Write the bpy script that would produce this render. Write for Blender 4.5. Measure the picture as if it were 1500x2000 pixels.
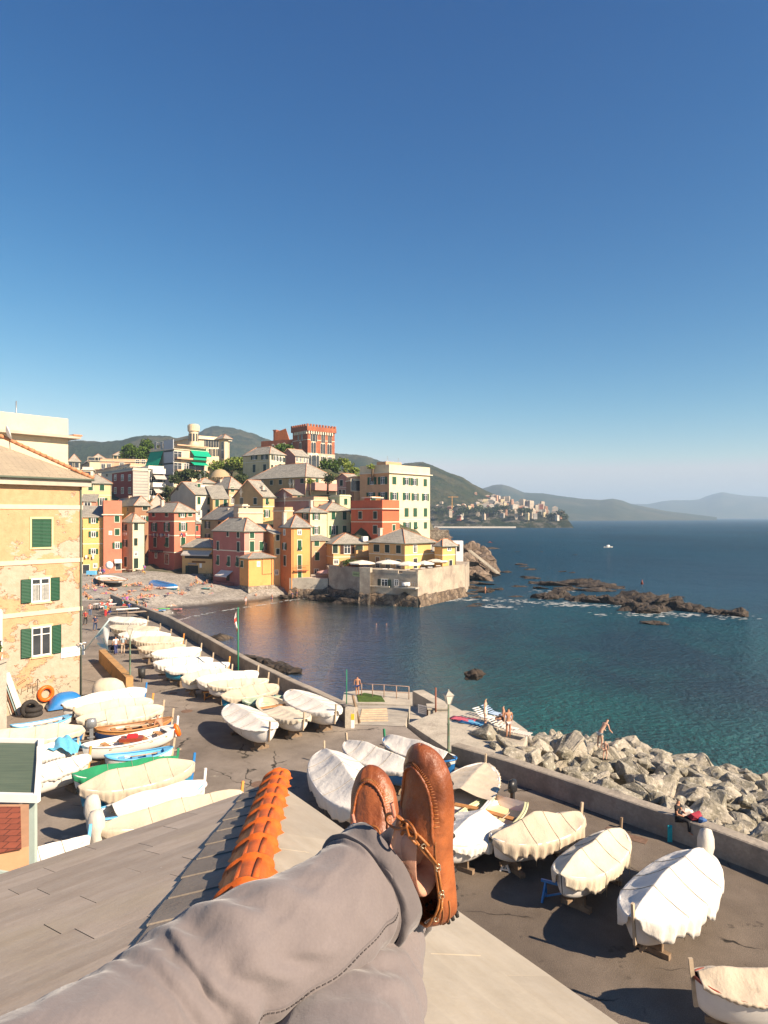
import bpy, bmesh, math, random
from mathutils import Vector, Matrix, noise as mnoise
random.seed(7)
R = math.radians
sc = bpy.context.scene
for o in list(bpy.data.objects): bpy.data.objects.remove(o)
# ---------------------------------------------------------------- camera, sky, sun, exposure
CZ = 16.5; F = 1333.3; CX = 750.0; HY = 1009.0
cam = bpy.data.objects.new('camera', bpy.data.cameras.new('camera'))
cam.data.lens = 24.0; cam.data.sensor_width = 36.0; cam.data.sensor_fit = 'AUTO'
cam.data.shift_y = 0.0045; cam.data.clip_start = 0.05; cam.data.clip_end = 60000
cam.location = (0, 0, CZ); cam.rotation_euler = (R(90), 0, 0)
sc.collection.objects.link(cam); sc.camera = cam
SUN_EL = 33.0
SUN = Vector((0.83, -0.55, 0)).normalized() * math.cos(R(SUN_EL)) + Vector((0, 0, math.sin(R(SUN_EL))))
w = bpy.data.worlds.new('World'); sc.world = w; w.use_nodes = True
nt = w.node_tree; bg = nt.nodes['Background']
sky = nt.nodes.new('ShaderNodeTexSky'); sky.sky_type = 'NISHITA'; sky.sun_disc = False
sky.sun_elevation = R(SUN_EL); sky.sun_rotation = math.atan2(SUN.x, SUN.y)
sky.altitude = 0; sky.air_density = 1.0; sky.dust_density = 0.0; sky.ozone_density = 4.0
sep = nt.nodes.new('ShaderNodeSeparateColor'); comb = nt.nodes.new('ShaderNodeCombineColor'); nt.links.new(sky.outputs[0], sep.inputs[0])
def _m(op, a, b):
    x = nt.nodes.new('ShaderNodeMath'); x.operation = op
    for i, v in enumerate((a, b)):
        if isinstance(v, (int, float)): x.inputs[i].default_value = v
        else: nt.links.new(v, x.inputs[i])
    return x.outputs[0]
_b = _m('MULTIPLY', sep.outputs[2], 1.0); _g = _m('MINIMUM', _m('MULTIPLY', _m('POWER', sep.outputs[1], 1.45), .55), _b); _r = _m('MINIMUM', _m('MULTIPLY', _m('POWER', sep.outputs[0], 2.35), .225), _g)
nt.links.new(_r, comb.inputs[0]); nt.links.new(_g, comb.inputs[1]); nt.links.new(_b, comb.inputs[2])
nt.links.new(comb.outputs[0], bg.inputs[0]); bg.inputs[1].default_value = 0.05
sl = bpy.data.lights.new('sun', 'SUN'); sl.energy = 4.8; sl.angle = R(0.5); sl.color = (1.0, 0.82, 0.62)
so = bpy.data.objects.new('sun', sl); so.rotation_euler = SUN.to_track_quat('Z', 'Y').to_euler(); so.location = (60, -40, 80)
sc.collection.objects.link(so)
sc.view_settings.view_transform = 'Standard'; sc.view_settings.look = 'None'
sc.view_settings.exposure = 1.3; sc.view_settings.gamma = 1.0
sc.cycles.max_bounces = 6; sc.cycles.transparent_max_bounces = 8; sc.cycles.volume_bounces = 0
sc.cycles.use_denoising = True

# ---------------------------------------------------------------- helpers
def P(px, py, z=4.0):                       # point of the photograph on a level plane
    t = (z - CZ) / ((HY - py) / F)
    return Vector(((px - CX) / F * t, t, z))
def Q(px, py, d): return Vector(((px - CX) / F * d, d, CZ + (HY - py) / F * d))
def fbm(x, y, z=0.0, o=4): return mnoise.fractal(Vector((x, y, z)), 1.0, 2.0, o)
MATS = {}
def M(name, col, rough=.8, var=.12, scale=2.0, bump=0.0, bscale=None, col2=None, mixs=1.0, thr=.5, soft=.06, metal=0, spec=.3, wpos=False, sheen=0, coat=0, fine=0):
    if name in MATS: return MATS[name]
    m = bpy.data.materials.new(name); m.use_nodes = True; t = m.node_tree; N = t.nodes; L = t.links
    b = N['Principled BSDF']; b.inputs['Roughness'].default_value = rough; b.inputs['Metallic'].default_value = metal
    b.inputs['Specular IOR Level'].default_value = spec
    if coat: b.inputs['Coat Weight'].default_value = coat; b.inputs['Coat Roughness'].default_value = .25
    if sheen: b.inputs['Sheen Weight'].default_value = sheen
    if wpos: g = N.new('ShaderNodeNewGeometry'); vec = g.outputs['Position']
    else: g = N.new('ShaderNodeTexCoord'); vec = g.outputs['Object']
    def noise(s, d=6, r=.6):
        n = N.new('ShaderNodeTexNoise'); n.inputs['Scale'].default_value = s; n.inputs['Detail'].default_value = d
        n.inputs['Roughness'].default_value = r; L.new(vec, n.inputs['Vector']); return n.outputs['Fac']
    def ramp(inp, a, c):
        r = N.new('ShaderNodeMapRange'); r.inputs['From Min'].default_value = a; r.inputs['From Max'].default_value = c
        L.new(inp, r.inputs['Value']); return r.outputs['Result']
    def mix(f, a, c, mode='MIX'):
        x = N.new('ShaderNodeMix'); x.data_type = 'RGBA'; x.blend_type = mode
        if isinstance(f, (int, float)): x.inputs['Factor'].default_value = f
        else: L.new(f, x.inputs['Factor'])
        for k, v in ((6, a), (7, c)):
            if isinstance(v, tuple): x.inputs[k].default_value = (*v[:3], 1)
            else: L.new(v, x.inputs[k])
        return x.outputs[2]
    c = mix(ramp(noise(scale), .3, .7), tuple(v * (1 - var) for v in col), tuple(min(1, v * (1 + var)) for v in col))
    if fine: c = mix(ramp(noise(scale * 14, 2), .3, .7), c, mix(1.0, c, (1 - fine,) * 3, 'MULTIPLY'))
    if col2 is not None: c = mix(ramp(noise(mixs, 8, .65), thr - soft, thr + soft), c, col2)
    L.new(c, b.inputs['Base Color'])
    if bump:
        bn = N.new('ShaderNodeBump'); bn.inputs['Strength'].default_value = 1.0; bn.inputs['Distance'].default_value = bump
        L.new(noise(bscale or scale * 4, 5), bn.inputs['Height']); L.new(bn.outputs[0], b.inputs['Normal'])
    m['_b'] = 1; MATS[name] = m
    m.diffuse_color = (*col, 1)
    return m
class NT:                                    # small node helper for the special materials
    def __init__(s, name):
        s.m = bpy.data.materials.new(name); s.m.use_nodes = True; s.t = s.m.node_tree; s.b = s.t.nodes['Principled BSDF']; MATS[name] = s.m
    def n(s, typ, ins=None, **props):
        x = s.t.nodes.new(typ)
        for k, v in props.items(): setattr(x, k, v)
        for k, v in (ins or {}).items():
            if hasattr(v, 'is_linked') or hasattr(v, 'links'): s.t.links.new(v, x.inputs[k])
            else: x.inputs[k].default_value = v
        return x
    def mix(s, f, a, b, mode='MIX'):
        x = s.n('ShaderNodeMix', data_type='RGBA', blend_type=mode)
        for k, v in ((0, f), (6, a), (7, b)):
            if isinstance(v, (int, float)): x.inputs[k].default_value = v
            elif isinstance(v, tuple): x.inputs[k].default_value = (*v[:3], 1)
            else: s.t.links.new(v, x.inputs[k])
        return x.outputs[2]
    def rng(s, v, a, b, c=0., d=1.): return s.n('ShaderNodeMapRange', {'Value': v, 'From Min': a, 'From Max': b, 'To Min': c, 'To Max': d}).outputs[0]
    def noise(s, vec, sc_, d=5, r=.6): return s.n('ShaderNodeTexNoise', {'Vector': vec, 'Scale': sc_, 'Detail': d, 'Roughness': r}).outputs['Fac']
    def math(s, op, a, b=0.): return s.n('ShaderNodeMath', {0: a, 1: b}, operation=op).outputs[0]
    def set(s, k, v):
        if hasattr(v, 'links'): s.t.links.new(v, s.b.inputs[k])
        else: s.b.inputs[k].default_value = v

def link(o, parent=None):
    sc.collection.objects.link(o)
    if parent is not None: o.parent = parent
    return o
def tag(o, label=None, cat=None, group=None, kind=None):
    if label: o['label'] = label
    if cat: o['category'] = cat
    if group: o['group'] = group
    if kind: o['kind'] = kind
    return o
def thing(name, label, cat, loc=(0, 0, 0), rz=0, group=None):
    o = bpy.data.objects.new(name, None); o.empty_display_size = .3; link(o); o.location = loc; o.rotation_euler = (0, 0, rz)
    return tag(o, label, cat, group)
def copy_tree(o, parent=None):
    c = o.copy(); sc.collection.objects.link(c); c.parent = parent
    if parent is None and 'label' in o: pass
    for ch in list(o.children): copy_tree(ch, c)
    return c
class MB:
    def __init__(s): s.v = []; s.f = []; s.mi = []; s.sm = []
    def add(s, vs, fs, mi=0, smooth=False):
        k = len(s.v); s.v += [tuple(v) for v in vs]
        for f in fs: s.f.append([i + k for i in f]); s.mi.append(mi); s.sm.append(smooth)
        return s
    def box(s, x0, x1, y0, y1, z0, z1, mi=0, T=None):
        vs = [Vector(p) for p in ((x0,y0,z0),(x1,y0,z0),(x1,y1,z0),(x0,y1,z0),(x0,y0,z1),(x1,y0,z1),(x1,y1,z1),(x0,y1,z1))]
        if T is not None: vs = [T @ v for v in vs]
        return s.add(vs, [(0,3,2,1),(4,5,6,7),(0,1,5,4),(1,2,6,5),(2,3,7,6),(3,0,4,7)], mi)
    def quad(s, a, b, c, d, mi=0): return s.add([a, b, c, d], [(0,1,2,3)], mi)
    def prism(s, pts, z0, z1, mi=0):          # counter-clockwise outline, level top and bottom
        n = len(pts); vs = [(p[0], p[1], z0) for p in pts] + [(p[0], p[1], z1) for p in pts]
        return s.add(vs, [tuple(range(n))[::-1], tuple(range(n, 2*n))] + [(i, (i+1) % n, (i+1) % n + n, i + n) for i in range(n)], mi)
    def tube(s, pts, rad, n=8, mi=0, cap=True, smooth=True, flat=1.0):
        pts = [Vector(p) for p in pts]; rad = rad if isinstance(rad, (list, tuple)) else [rad] * len(pts)
        vs = []; up = None
        for i, p in enumerate(pts):
            d = (pts[min(i+1, len(pts)-1)] - pts[max(i-1, 0)]).normalized()
            if up is None: up = Vector((0,0,1)) if abs(d.z) < .9 else Vector((1,0,0))
            a = d.cross(up).normalized(); up = a.cross(d).normalized()
            for k in range(n):
                t = 2*math.pi*k/n; vs.append(p + a*math.cos(t)*rad[i] + up*math.sin(t)*rad[i]*flat)
        fs = [(i*n+k, i*n+(k+1) % n, (i+1)*n+(k+1) % n, (i+1)*n+k) for i in range(len(pts)-1) for k in range(n)]
        if cap: fs += [tuple(range(n))[::-1], tuple(range((len(pts)-1)*n, len(pts)*n))]
        return s.add(vs, fs, mi, smooth)
    def bar(s, a, b, w, h=None, mi=0):
        a = Vector(a); b = Vector(b); h = h or w; d = (b-a).normalized(); up = Vector((0,0,1)) if abs(d.z) < .95 else Vector((1,0,0))
        x = d.cross(up).normalized(); y = x.cross(d); vs = []
        for p in (a, b):
            for sx, sy in ((-1,-1),(1,-1),(1,1),(-1,1)): vs.append(p + x*sx*w/2 + y*sy*h/2)
        return s.add(vs, [(3,2,1,0),(4,5,6,7),(0,1,5,4),(1,2,6,5),(2,3,7,6),(3,0,4,7)], mi)
    def grid(s, rows, mi=0, smooth=True, closed=False):
        n = len(rows[0]); vs = [p for r in rows for p in r]; fs = []
        for i in range(len(rows)-1):
            for j in range(n if closed else n-1): fs.append((i*n+j, i*n+(j+1) % n, (i+1)*n+(j+1) % n, (i+1)*n+j))
        return s.add(vs, fs, mi, smooth)
    def mesh(s, name, mats):
        me = bpy.data.meshes.new(name); me.from_pydata(s.v, [], s.f)
        for m in (mats if isinstance(mats, (list, tuple)) else [mats]): me.materials.append(m)
        me.polygons.foreach_set('material_index', s.mi); me.polygons.foreach_set('use_smooth', s.sm); me.update()
        return me
    def build(s, name, mats, parent=None, fix=False):
        me = s.mesh(name, mats)
        if fix:
            bm = bmesh.new(); bm.from_mesh(me); bmesh.ops.remove_doubles(bm, verts=bm.verts, dist=1e-5); bmesh.ops.recalc_face_normals(bm, faces=bm.faces); bm.to_mesh(me); bm.free()
        return link(bpy.data.objects.new(name, me), parent)
def struct(mb, name, mats): return tag(mb.build(name, mats), kind='structure')
def inst(name, me, parent=None, loc=(0,0,0), rot=(0,0,0), scale=(1,1,1)):
    o = link(bpy.data.objects.new(name, me), parent); o.location = loc; o.rotation_euler = rot; o.scale = scale; return o
def text(body, size, m, parent, loc, rot, name='lettering', ext=.01, shear=0):
    c = bpy.data.curves.new(name, 'FONT'); c.body = body; c.size = size; c.align_x = 'CENTER'; c.align_y = 'CENTER'; c.extrude = ext; c.shear = shear
    o = bpy.data.objects.new(name, c); link(o); dg = bpy.context.evaluated_depsgraph_get()
    me = bpy.data.meshes.new_from_object(o.evaluated_get(dg)); bpy.data.objects.remove(o); me.materials.clear(); me.materials.append(m)
    return inst(name, me, parent, loc, rot)

# ---------------------------------------------------------------- special materials
def mat_asphalt():
    s = NT('asphalt'); g = s.n('ShaderNodeNewGeometry').outputs['Position']
    big = s.noise(g, .12, 6, .65); mid = s.noise(g, .9, 6); fine = s.noise(g, 34, 2)
    c = s.mix(s.rng(big, .35, .65), (.185, .157, .132), (.32, .274, .23))
    c = s.mix(s.rng(mid, .3, .7), c, s.mix(1., c, (.74, .73, .72), 'MULTIPLY'))
    c = s.mix(s.rng(fine, .25, .75), s.mix(1., c, (.6, .6, .6), 'MULTIPLY'), s.mix(1., c, (1.3, 1.3, 1.3), 'MULTIPLY'))
    pw = s.n('ShaderNodeVectorMath', {0: g, 1: s.n('ShaderNodeTexNoise', {'Vector': g, 'Scale': .8, 'Detail': 4.}).outputs['Color']}, operation='ADD').outputs[0]
    v = s.n('ShaderNodeTexVoronoi', {'Vector': pw, 'Scale': .22}, feature='DISTANCE_TO_EDGE').outputs['Distance']
    crack = s.math('MULTIPLY', s.rng(v, .002, .008, 1, 0), s.rng(s.noise(g, .25, 3), .52, .58))
    c = s.mix(crack, c, (.03, .026, .022))
    st = s.math('MULTIPLY', s.rng(s.noise(g, .5, 7, .6), .62, .65), s.math('MULTIPLY', s.rng(s.noise(g, .09, 2), .5, .6), s.rng(s.noise(g, 3, 4), .4, .5)))
    c = s.mix(st, c, (.30, .27, .22)); dk = s.rng(s.noise(g, 1.7, 5, .6), .64, .70)
    c = s.mix(s.math('MULTIPLY', dk, .5), c, (.045, .04, .036))
    xy = s.n('ShaderNodeSeparateXYZ', {0: g}); wv_ = s.math('MULTIPLY', s.noise(g, .5, 3), 3.); newp = s.math('MULTIPLY', s.rng(s.math('ADD', xy.outputs[0], wv_), .5, 1.6), s.rng(s.math('ADD', xy.outputs[1], wv_), 31.5, 33, 1, 0)); c = s.mix(newp, c, s.mix(1., c, (.60,.57,.54), 'MULTIPLY'))
    s.set('Base Color', c); s.set('Roughness', .9); s.set('Specular IOR Level', .25)
    s.set('Normal', s.n('ShaderNodeBump', {'Height': s.math('ADD', fine, s.math('MULTIPLY', mid, 3.)), 'Distance': .02, 'Strength': .8}).outputs[0])
    return s.m
def mat_sea():
    s = NT('sea_water'); g = s.n('ShaderNodeNewGeometry').outputs['Position']; x = s.n('ShaderNodeSeparateXYZ', {0: g})
    warp = s.n('ShaderNodeVectorMath', {0: g, 1: (1, .55, 1)}, operation='MULTIPLY').outputs[0]
    far = s.rng(x.outputs[1], 45, 150); patch = s.rng(s.noise(warp, .035, 7, .65), .40, .60)
    near = s.mix(patch, (.001, .030, .046), (.002, .125, .115)); deep = s.mix(s.rng(s.noise(warp, .012, 5), .35, .65), (.003, .045, .090), (.004, .064, .118))
    cove = s.mix(s.rng(s.noise(g, .06, 6), .4, .6), (.020, .026, .018), (.008, .040, .030))
    c = s.mix(far, near, deep); c = s.mix(s.rng(x.outputs[0], -8, 10, 1, 0), c, cove)
    s.set('Base Color', c); s.set('Roughness', .07); s.set('IOR', 1.333); s.set('Specular IOR Level', s.math('MULTIPLY', s.rng(x.outputs[1], 60, 320, .26, .09), s.rng(x.outputs[0], -6, 12, 2.6, 1.)))
    w1 = s.n('ShaderNodeVectorMath', {0: g, 1: (.75, 1.0, 1)}, operation='MULTIPLY').outputs[0]
    n1 = s.noise(w1, .42, 4, .6); n2 = s.noise(w1, 1.9, 5, .6); n3 = s.noise(w1, .07, 2, .5)
    cv = s.math('MULTIPLY', s.rng(x.outputs[0], -6, 16, .075, 1.2), s.rng(x.outputs[1], 150, 400, 1., 1.7))
    h = s.math('ADD', s.math('MULTIPLY', n1, .8), s.math('ADD', s.math('MULTIPLY', n2, .8), s.math('MULTIPLY', n3, 1.6)))
    bp = s.n('ShaderNodeBump', {'Height': s.math('MULTIPLY', h, cv), 'Distance': 1.7, 'Strength': 1.0}).outputs[0]
    s.set('Specular IOR Level', 0.); s.set('Normal', bp); s.set('Roughness', .6)
    fr = s.n('ShaderNodeFresnel', {'IOR': 1.333, 'Normal': bp}).outputs[0]; calm = s.rng(x.outputs[0], -4, 10, 1, 0); calm = s.math('MULTIPLY', calm, s.rng(x.outputs[1], 118, 132, 1., .9))
    open_ = s.rng(x.outputs[1], 60, 300, .27, .13)                      # wind-ruffled open water mirrors far less than the calm cove
    fac = s.math('MINIMUM', s.math('MULTIPLY', s.math('POWER', fr, 1.25), s.math('ADD', open_, s.math('MULTIPLY', calm, .80))), .85)
    gl = s.n('ShaderNodeBsdfGlossy', {'Roughness': .06, 'Normal': bp}); mx = s.n('ShaderNodeMixShader', {0: fac}); s.t.links.new(s.b.outputs[0], mx.inputs[1]); s.t.links.new(gl.outputs[0], mx.inputs[2]); s.t.links.new(mx.outputs[0], s.t.nodes['Material Output'].inputs[0])
    return s.m
def mat_slate(name, col, w_=.6, h_=.3, rot=0., var=.16, mort=.02):
    s = NT(name); tc = s.n('ShaderNodeTexCoord').outputs['UV']
    b = s.n('ShaderNodeTexBrick', {'Vector': tc, 'Color1': (*[v*(1-var) for v in col], 1), 'Color2': (*[v*(1+var) for v in col], 1), 'Mortar': (*[v*.3 for v in col], 1), 'Scale': 1., 'Mortar Size': mort, 'Brick Width': w_, 'Row Height': h_, 'Bias': 0.}, offset=.5, squash=1.)
    n = s.noise(s.n('ShaderNodeNewGeometry').outputs['Position'], .7, 6); f = s.noise(tc, 9, 5)
    c = s.mix(s.rng(n, .3, .7), b.outputs[0], s.mix(1., b.outputs[0], (.76, .77, .8), 'MULTIPLY')); c = s.mix(s.rng(f, .3, .7), c, s.mix(1., c, (.8, .78, .74), 'MULTIPLY'))
    s.set('Base Color', c); s.set('Roughness', .72)
    s.set('Normal', s.n('ShaderNodeBump', {'Height': s.math('ADD', s.math('MULTIPLY', b.outputs['Fac'], -1.), s.math('MULTIPLY', f, .4)), 'Distance': .01, 'Strength': .7}).outputs[0])
    return s.m
def mat_rockwall(name, cols, sc_=1.2):
    s = NT(name); g = s.n('ShaderNodeNewGeometry').outputs['Position']
    v = s.n('ShaderNodeTexVoronoi', {'Vector': g, 'Scale': sc_}); e = s.n('ShaderNodeTexVoronoi', {'Vector': g, 'Scale': sc_}, feature='DISTANCE_TO_EDGE').outputs['Distance']
    c = s.mix(s.n('ShaderNodeSeparateColor', {0: v.outputs['Color']}).outputs[0], cols[0], cols[1]); c = s.mix(s.rng(e, .0, .06, 1, 0), c, cols[2])
    c = s.mix(s.rng(s.noise(g, .5, 6), .4, .6), c, s.mix(1., c, (.6, .55, .5), 'MULTIPLY'))
    s.set('Base Color', c); s.set('Roughness', .9)
    s.set('Normal', s.n('ShaderNodeBump', {'Height': s.math('MINIMUM', e, .15), 'Distance': .5, 'Strength': .8}).outputs[0])
    return s.m
asphalt = mat_asphalt(); sea_m = mat_sea()
slate = mat_slate('slate_roof', (.375, .345, .285), .9, .45)
slate_dark = mat_slate('slate_roof_dark', (.30, .28, .25), .9, .45)
concrete = M('concrete', (.36, .31, .25), .9, .2, .6, .03, 6, col2=(.22, .19, .155), mixs=.9, thr=.58, soft=.09, wpos=True, fine=.2)
concrete_lt = M('concrete_light', (.46, .41, .33), .9, .18, .7, .03, 7, col2=(.30, .26, .21), mixs=1.1, thr=.6, soft=.08, wpos=True, fine=.15)
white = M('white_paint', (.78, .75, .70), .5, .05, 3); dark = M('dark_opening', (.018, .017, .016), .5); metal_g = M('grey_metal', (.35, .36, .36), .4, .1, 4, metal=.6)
# ---------------------------------------------------------------- SETTING: sea, yard, beach, hills
def circle_grid():
    mb = MB(); rs = [0, 60, 120, 200, 320, 600, 1200, 2600, 6000, 14000, 26000]; n = 48; rows = []
    for r in rs: rows.append([(r*math.cos(2*math.pi*k/n), r*math.sin(2*math.pi*k/n), 0) for k in range(n)])
    mb.grid(rows, closed=True); return mb
seaobj = struct(circle_grid(), 'sea', sea_m)
# heightfield of the village hill and the pebble beach, shaped by a few surveyed points
CP = []
def cp(px, py, z, d=None):
    v = P(px, py, z) if d is None else Q(px, py, d); CP.append((v.x, v.y, z if d is None else v.z))
for a in [(330,1214,0),(372,1203,0),(420,1193,0),(470,1185,0),(520,1178,0),(560,1171,0),(600,1165,0),(300,1232,-.2),(300,1260,-1.6),(340,1238,-1.6),(400,1216,-1.6),(470,1202,-1.6),(540,1192,-1.6),(610,1180,-1.6),(700,1190,-3),(420,1260,-2.5),(520,1240,-3),(620,1230,-3.5),
          (170,1120,4),(230,1120,4),(290,1115,4),(340,1114,4),(385,1120,3.8),(400,1142,2.6),(440,1156,1.4),(170,1180,3.9),(205,1192,3.6),(250,1150,3),(300,1150,2.5),(350,1150,2.1),(250,1180,2.5),(300,1190,1.2),(400,1165,1.1),(262,1200,2),(470,1166,.7),(200,1150,3.4),(520,1166,.6),(560,1158,.8),(590,1155,.9)]: cp(*a)
for x, y in ((-60,60),(-50,60),(-40,66),(-32,72),(-24,70),(-16,58),(-34,84),(-45,80),(-10,50),(0,60)): CP.append((x, y, -3 if x > -40 else 3))
CP += [(-75,100,3.5),(-60,110,3.7),(-95,140,5),(-75,140,4.5),(-48,96,3.4)]
for x, y, z in ((-14,147,1.0),(-8,143,1),(2,150,5.8),(10,152,5.8),(20,154,6),(-22,150,3.5),(26,150,4),(34,150,-3),(34,170,-3),(30,200,-3),(16,132,2),(5,128,-3),(20,130,-3),(-4,132,-3),(40,250,-4),(60,320,-4),(-20,330,38),(-60,330,40),(-120,330,44),(-160,250,34),(-140,180,18),(20,330,20)): CP.append((x, y, z))
def idw(x, y):
    a = b = 0.
    for cx, cy, cz in CP:
        d = (x-cx)**2 + (y-cy)**2 + .6
        w_ = d**-2.0; a += w_*cz; b += w_
    z = a / b - max(0, x-(.045*y+2))*1.4
    if y < 142: z -= max(0, x+24)*.5*min(1, (142-y)/8)
    return max(z, -6)
def make_ground():
    def strip(x0, x1, y0, y1, st, name, m, amp):
        mb = MB(); nx = int((x1-x0)/st); ny = int((y1-y0)/st); rows = []
        for j in range(ny+1):
            rows.append([]); yy = y0 + j*st
            for i in range(nx+1):
                xx = x0 + i*st; z = idw(xx, yy) + amp*fbm(xx*.25, yy*.25); rows[-1].append((xx, yy, z))
        mb.grid(rows); return struct(mb, name, m)
    strip(-110, 12, 62, 152, 1.5, 'pebble_beach', pebble, .10)
    strip(-190, 62, 152, 320, 3.0, 'village_hillside', hillside, .8)
def mat_pebble():
    s = NT('beach_pebbles'); g = s.n('ShaderNodeNewGeometry').outputs['Position']; x = s.n('ShaderNodeSeparateXYZ', {0: g})
    v = s.n('ShaderNodeTexVoronoi', {'Vector': g, 'Scale': 4.}).outputs['Color']; f = s.n('ShaderNodeSeparateColor', {0: v}).outputs[0]
    c = s.mix(f, (.21, .19, .165), (.40, .37, .325)); c = s.mix(s.rng(s.noise(g, .3, 6), .35, .65), c, s.mix(1., c, (.72, .7, .68), 'MULTIPLY'))
    wet = s.rng(s.math('ADD', x.outputs[2], s.math('MULTIPLY', s.noise(g, .4, 4), .5)), .45, .95, 1, 0)
    c = s.mix(wet, c, (.055, .045, .035)); s.set('Base Color', c); s.set('Roughness', s.rng(wet, 0, 1, .9, .35))
    s.set('Normal', s.n('ShaderNodeBump', {'Height': f, 'Distance': .06}).outputs[0]); return s.m
pebble = mat_pebble()
hillside = M('hillside', (.12, .105, .07), .95, .3, .2, .1, 2, col2=(.045, .055, .02), mixs=.12, thr=.48, wpos=True)
# boat yard / promenade sheet at 4 m with quay sides, deck, ramp, slab
LW = [(-40.5,101), (-33,90), (-24.8,78.3), (-17.1,65.2), (-11.1,54.8), (-6.2,47.2), (-2.05,41.0)]   # left quay wall, inner line
RW = [(3.4,34.5), (6.0,32.1), (9.0,28.8), (11.4,26.1), (13.3,23.7), (19,15.5), (27,2)]             # right quay wall, inner line
yard = MB(); yp = [(-80,101)] + [(-80,-14)] + [(27,-14), (27,2)] + RW[::-1][1:] + [(1.3,40.6), (-2.05,41.0)] + LW[::-1][1:]
yard.prism(yp, -1.5, 4.0); struct(yard, 'boat_yard_pavement', [asphalt])
def wall_strip(name, label, line, th, z0, z1, side, m, cap=None):
    t = thing(name, label, 'wall', (line[0][0], line[0][1], 4)); L = [Vector(p) for p in line]; off = []
    fl = [L[0]]
    for a, b in zip(L, L[1:]):                                   # subdivide for a slightly uneven edge
        n = max(1, int((b-a).length / 1.2)); fl += [a.lerp(b, k/n) for k in range(1, n+1)]
    L = fl
    for i, p in enumerate(L):
        d = (L[min(i+1, len(L)-1)] - L[max(i-1, 0)]).normalized(); off.append(Vector((-d.y, d.x)) * side)
    mb = MB(); o = t.location; rows = []
    for i, (p, n) in enumerate(zip(L, off)):
        j = .03*fbm(p.x*.9, p.y*.9, 3); q = p + n*th
        rows.append([(p.x-o.x, p.y-o.y, z0-o.z), (p.x-o.x, p.y-o.y, z1-o.z+j-.04), (p.x+n.x*.05-o.x, p.y+n.y*.05-o.y, z1-o.z+j), (q.x-n.x*.05-o.x, q.y-n.y*.05-o.y, z1-o.z+j), (q.x-o.x, q.y-o.y, z1-o.z+j-.04), (q.x-o.x, q.y-o.y, z0-o.z)])
    if side > 0: rows = [r[::-1] for r in rows]
    mb.grid(rows, smooth=False)
    n_ = len(rows[0]); tot = len(rows); mb.f += [list(range(n_)), list(range((tot-1)*n_, tot*n_))[::-1]]; mb.mi += [0, 0]; mb.sm += [False]*2
    mb.build('masonry', m, t, fix=True); return t
wall_strip('quay_wall', 'long low concrete parapet behind the row of covered boats, beside the cove', LW, .55, -1.5, 5.0, 1, concrete)
wall_strip('quay_wall', 'weathered concrete parapet between the boat yard and the boulders', RW, .6, .5, 4.95, 1, concrete)
# ramp down to the bathing deck
rp = MB(); A, B_, C_, D_ = Vector((-1.9,41.05,4.0)), Vector((1.25,40.7,4.0)), P(800,1392,2.0), P(706,1384,2.0)
E_, G_ = P(800,1378,1.1), P(700,1378,1.1)
rp.quad((A.x,A.y,4.0),(B_.x,B_.y,4.0),tuple(E_),tuple(G_)); rp.quad((A.x,A.y,-1),(A.x,A.y,4.0),tuple(G_),(G_.x,G_.y,-1)); rp.quad((B_.x,B_.y,4.),(B_.x,B_.y,-1),(E_.x,E_.y,-1),tuple(E_))
struct(rp, 'ramp', concrete_lt)
ld = MB(); ld.prism([(1.32,40.75),(3.3,43.0),(5.4,43.9),(4.6,46.2),(2.3,51),(2.0,51)], -1.5, 2.35); struct(ld, 'landing', concrete_lt)
ROLL = thing('slipway_rollers', 'pale wooden slipway battens laid across the ramp to the water', 'slipway battens', (0,45,3))
wood_l = M('pale_wood', (.42, .33, .23), .8, .2, 3)
for k in range(6):
    f_ = .12 + .11*k; a = A.lerp(G_, f_) + Vector((.35,0,.06)); b = B_.lerp(E_, f_) + Vector((-1.1-.1*k, .9, .06-.16)); mb = MB(); o = ROLL.location
    mb.bar(a-o, b-o, .13, .1); mb.build('batten', wood_l, ROLL)
dk = MB(); dp = [P(668,1372,1.0), P(815,1378,1.0), P(812,1352,1.0), P(700,1348,1.0), P(672,1352,1.0)]
dk.prism([(p.x,p.y) for p in dp], -1.5, 1.0); struct(dk, 'bathing_deck', concrete_lt)
al = MB(); ap = [P(700,1371,1.0), P(752,1371,1.0), P(745,1360,1.0), P(712,1354,1.0), P(697,1358,1.0)]; al.prism([(p.x,p.y) for p in ap], 1.0, 1.05)
tag(al.build('algae', M('algae', (.06,.10,.015), .8, .4, 2, .03)), 'bright green algae film on the wet corner of the bathing deck', 'algae', kind='stuff')
# sunbathing slab outside the right wall, and the upper part of its mass
slp = [(1.45,40.9), (3.9,35.1), (6.2,33.1), (7.4,36.5), (8.3,39.5), (7.8,41.8), (5.2,43.6), (3.3,43.2)]
sb = MB(); sb.prism(slp, -1.5, 4.12); struct(sb, 'sunbathing_terrace', concrete_lt)
cw = [P(802,1366,3.6).xy, P(872,1398,3.6).xy]
def lowwall(name, label, pts, th, z0, z1, m):
    t = thing(name, label, 'wall', (pts[0][0], pts[0][1], z0)); mb = MB(); a, b = Vector(pts[0]), Vector(pts[1]); d = (b-a).normalized(); n = Vector((-d.y, d.x))*th
    mb.prism([(p.x-a.x, p.y-a.y) for p in (a, b, b+n, a+n)], 0, z1-z0); mb.build('masonry', m, t, fix=True); return t
lw1 = lowwall('concrete_wall', 'thick concrete block wall between bathing deck and terrace, with a small white notice', [(2.15,51.5),(4.9,44.8)], .9, -1.0, 3.35, concrete_lt)
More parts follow.
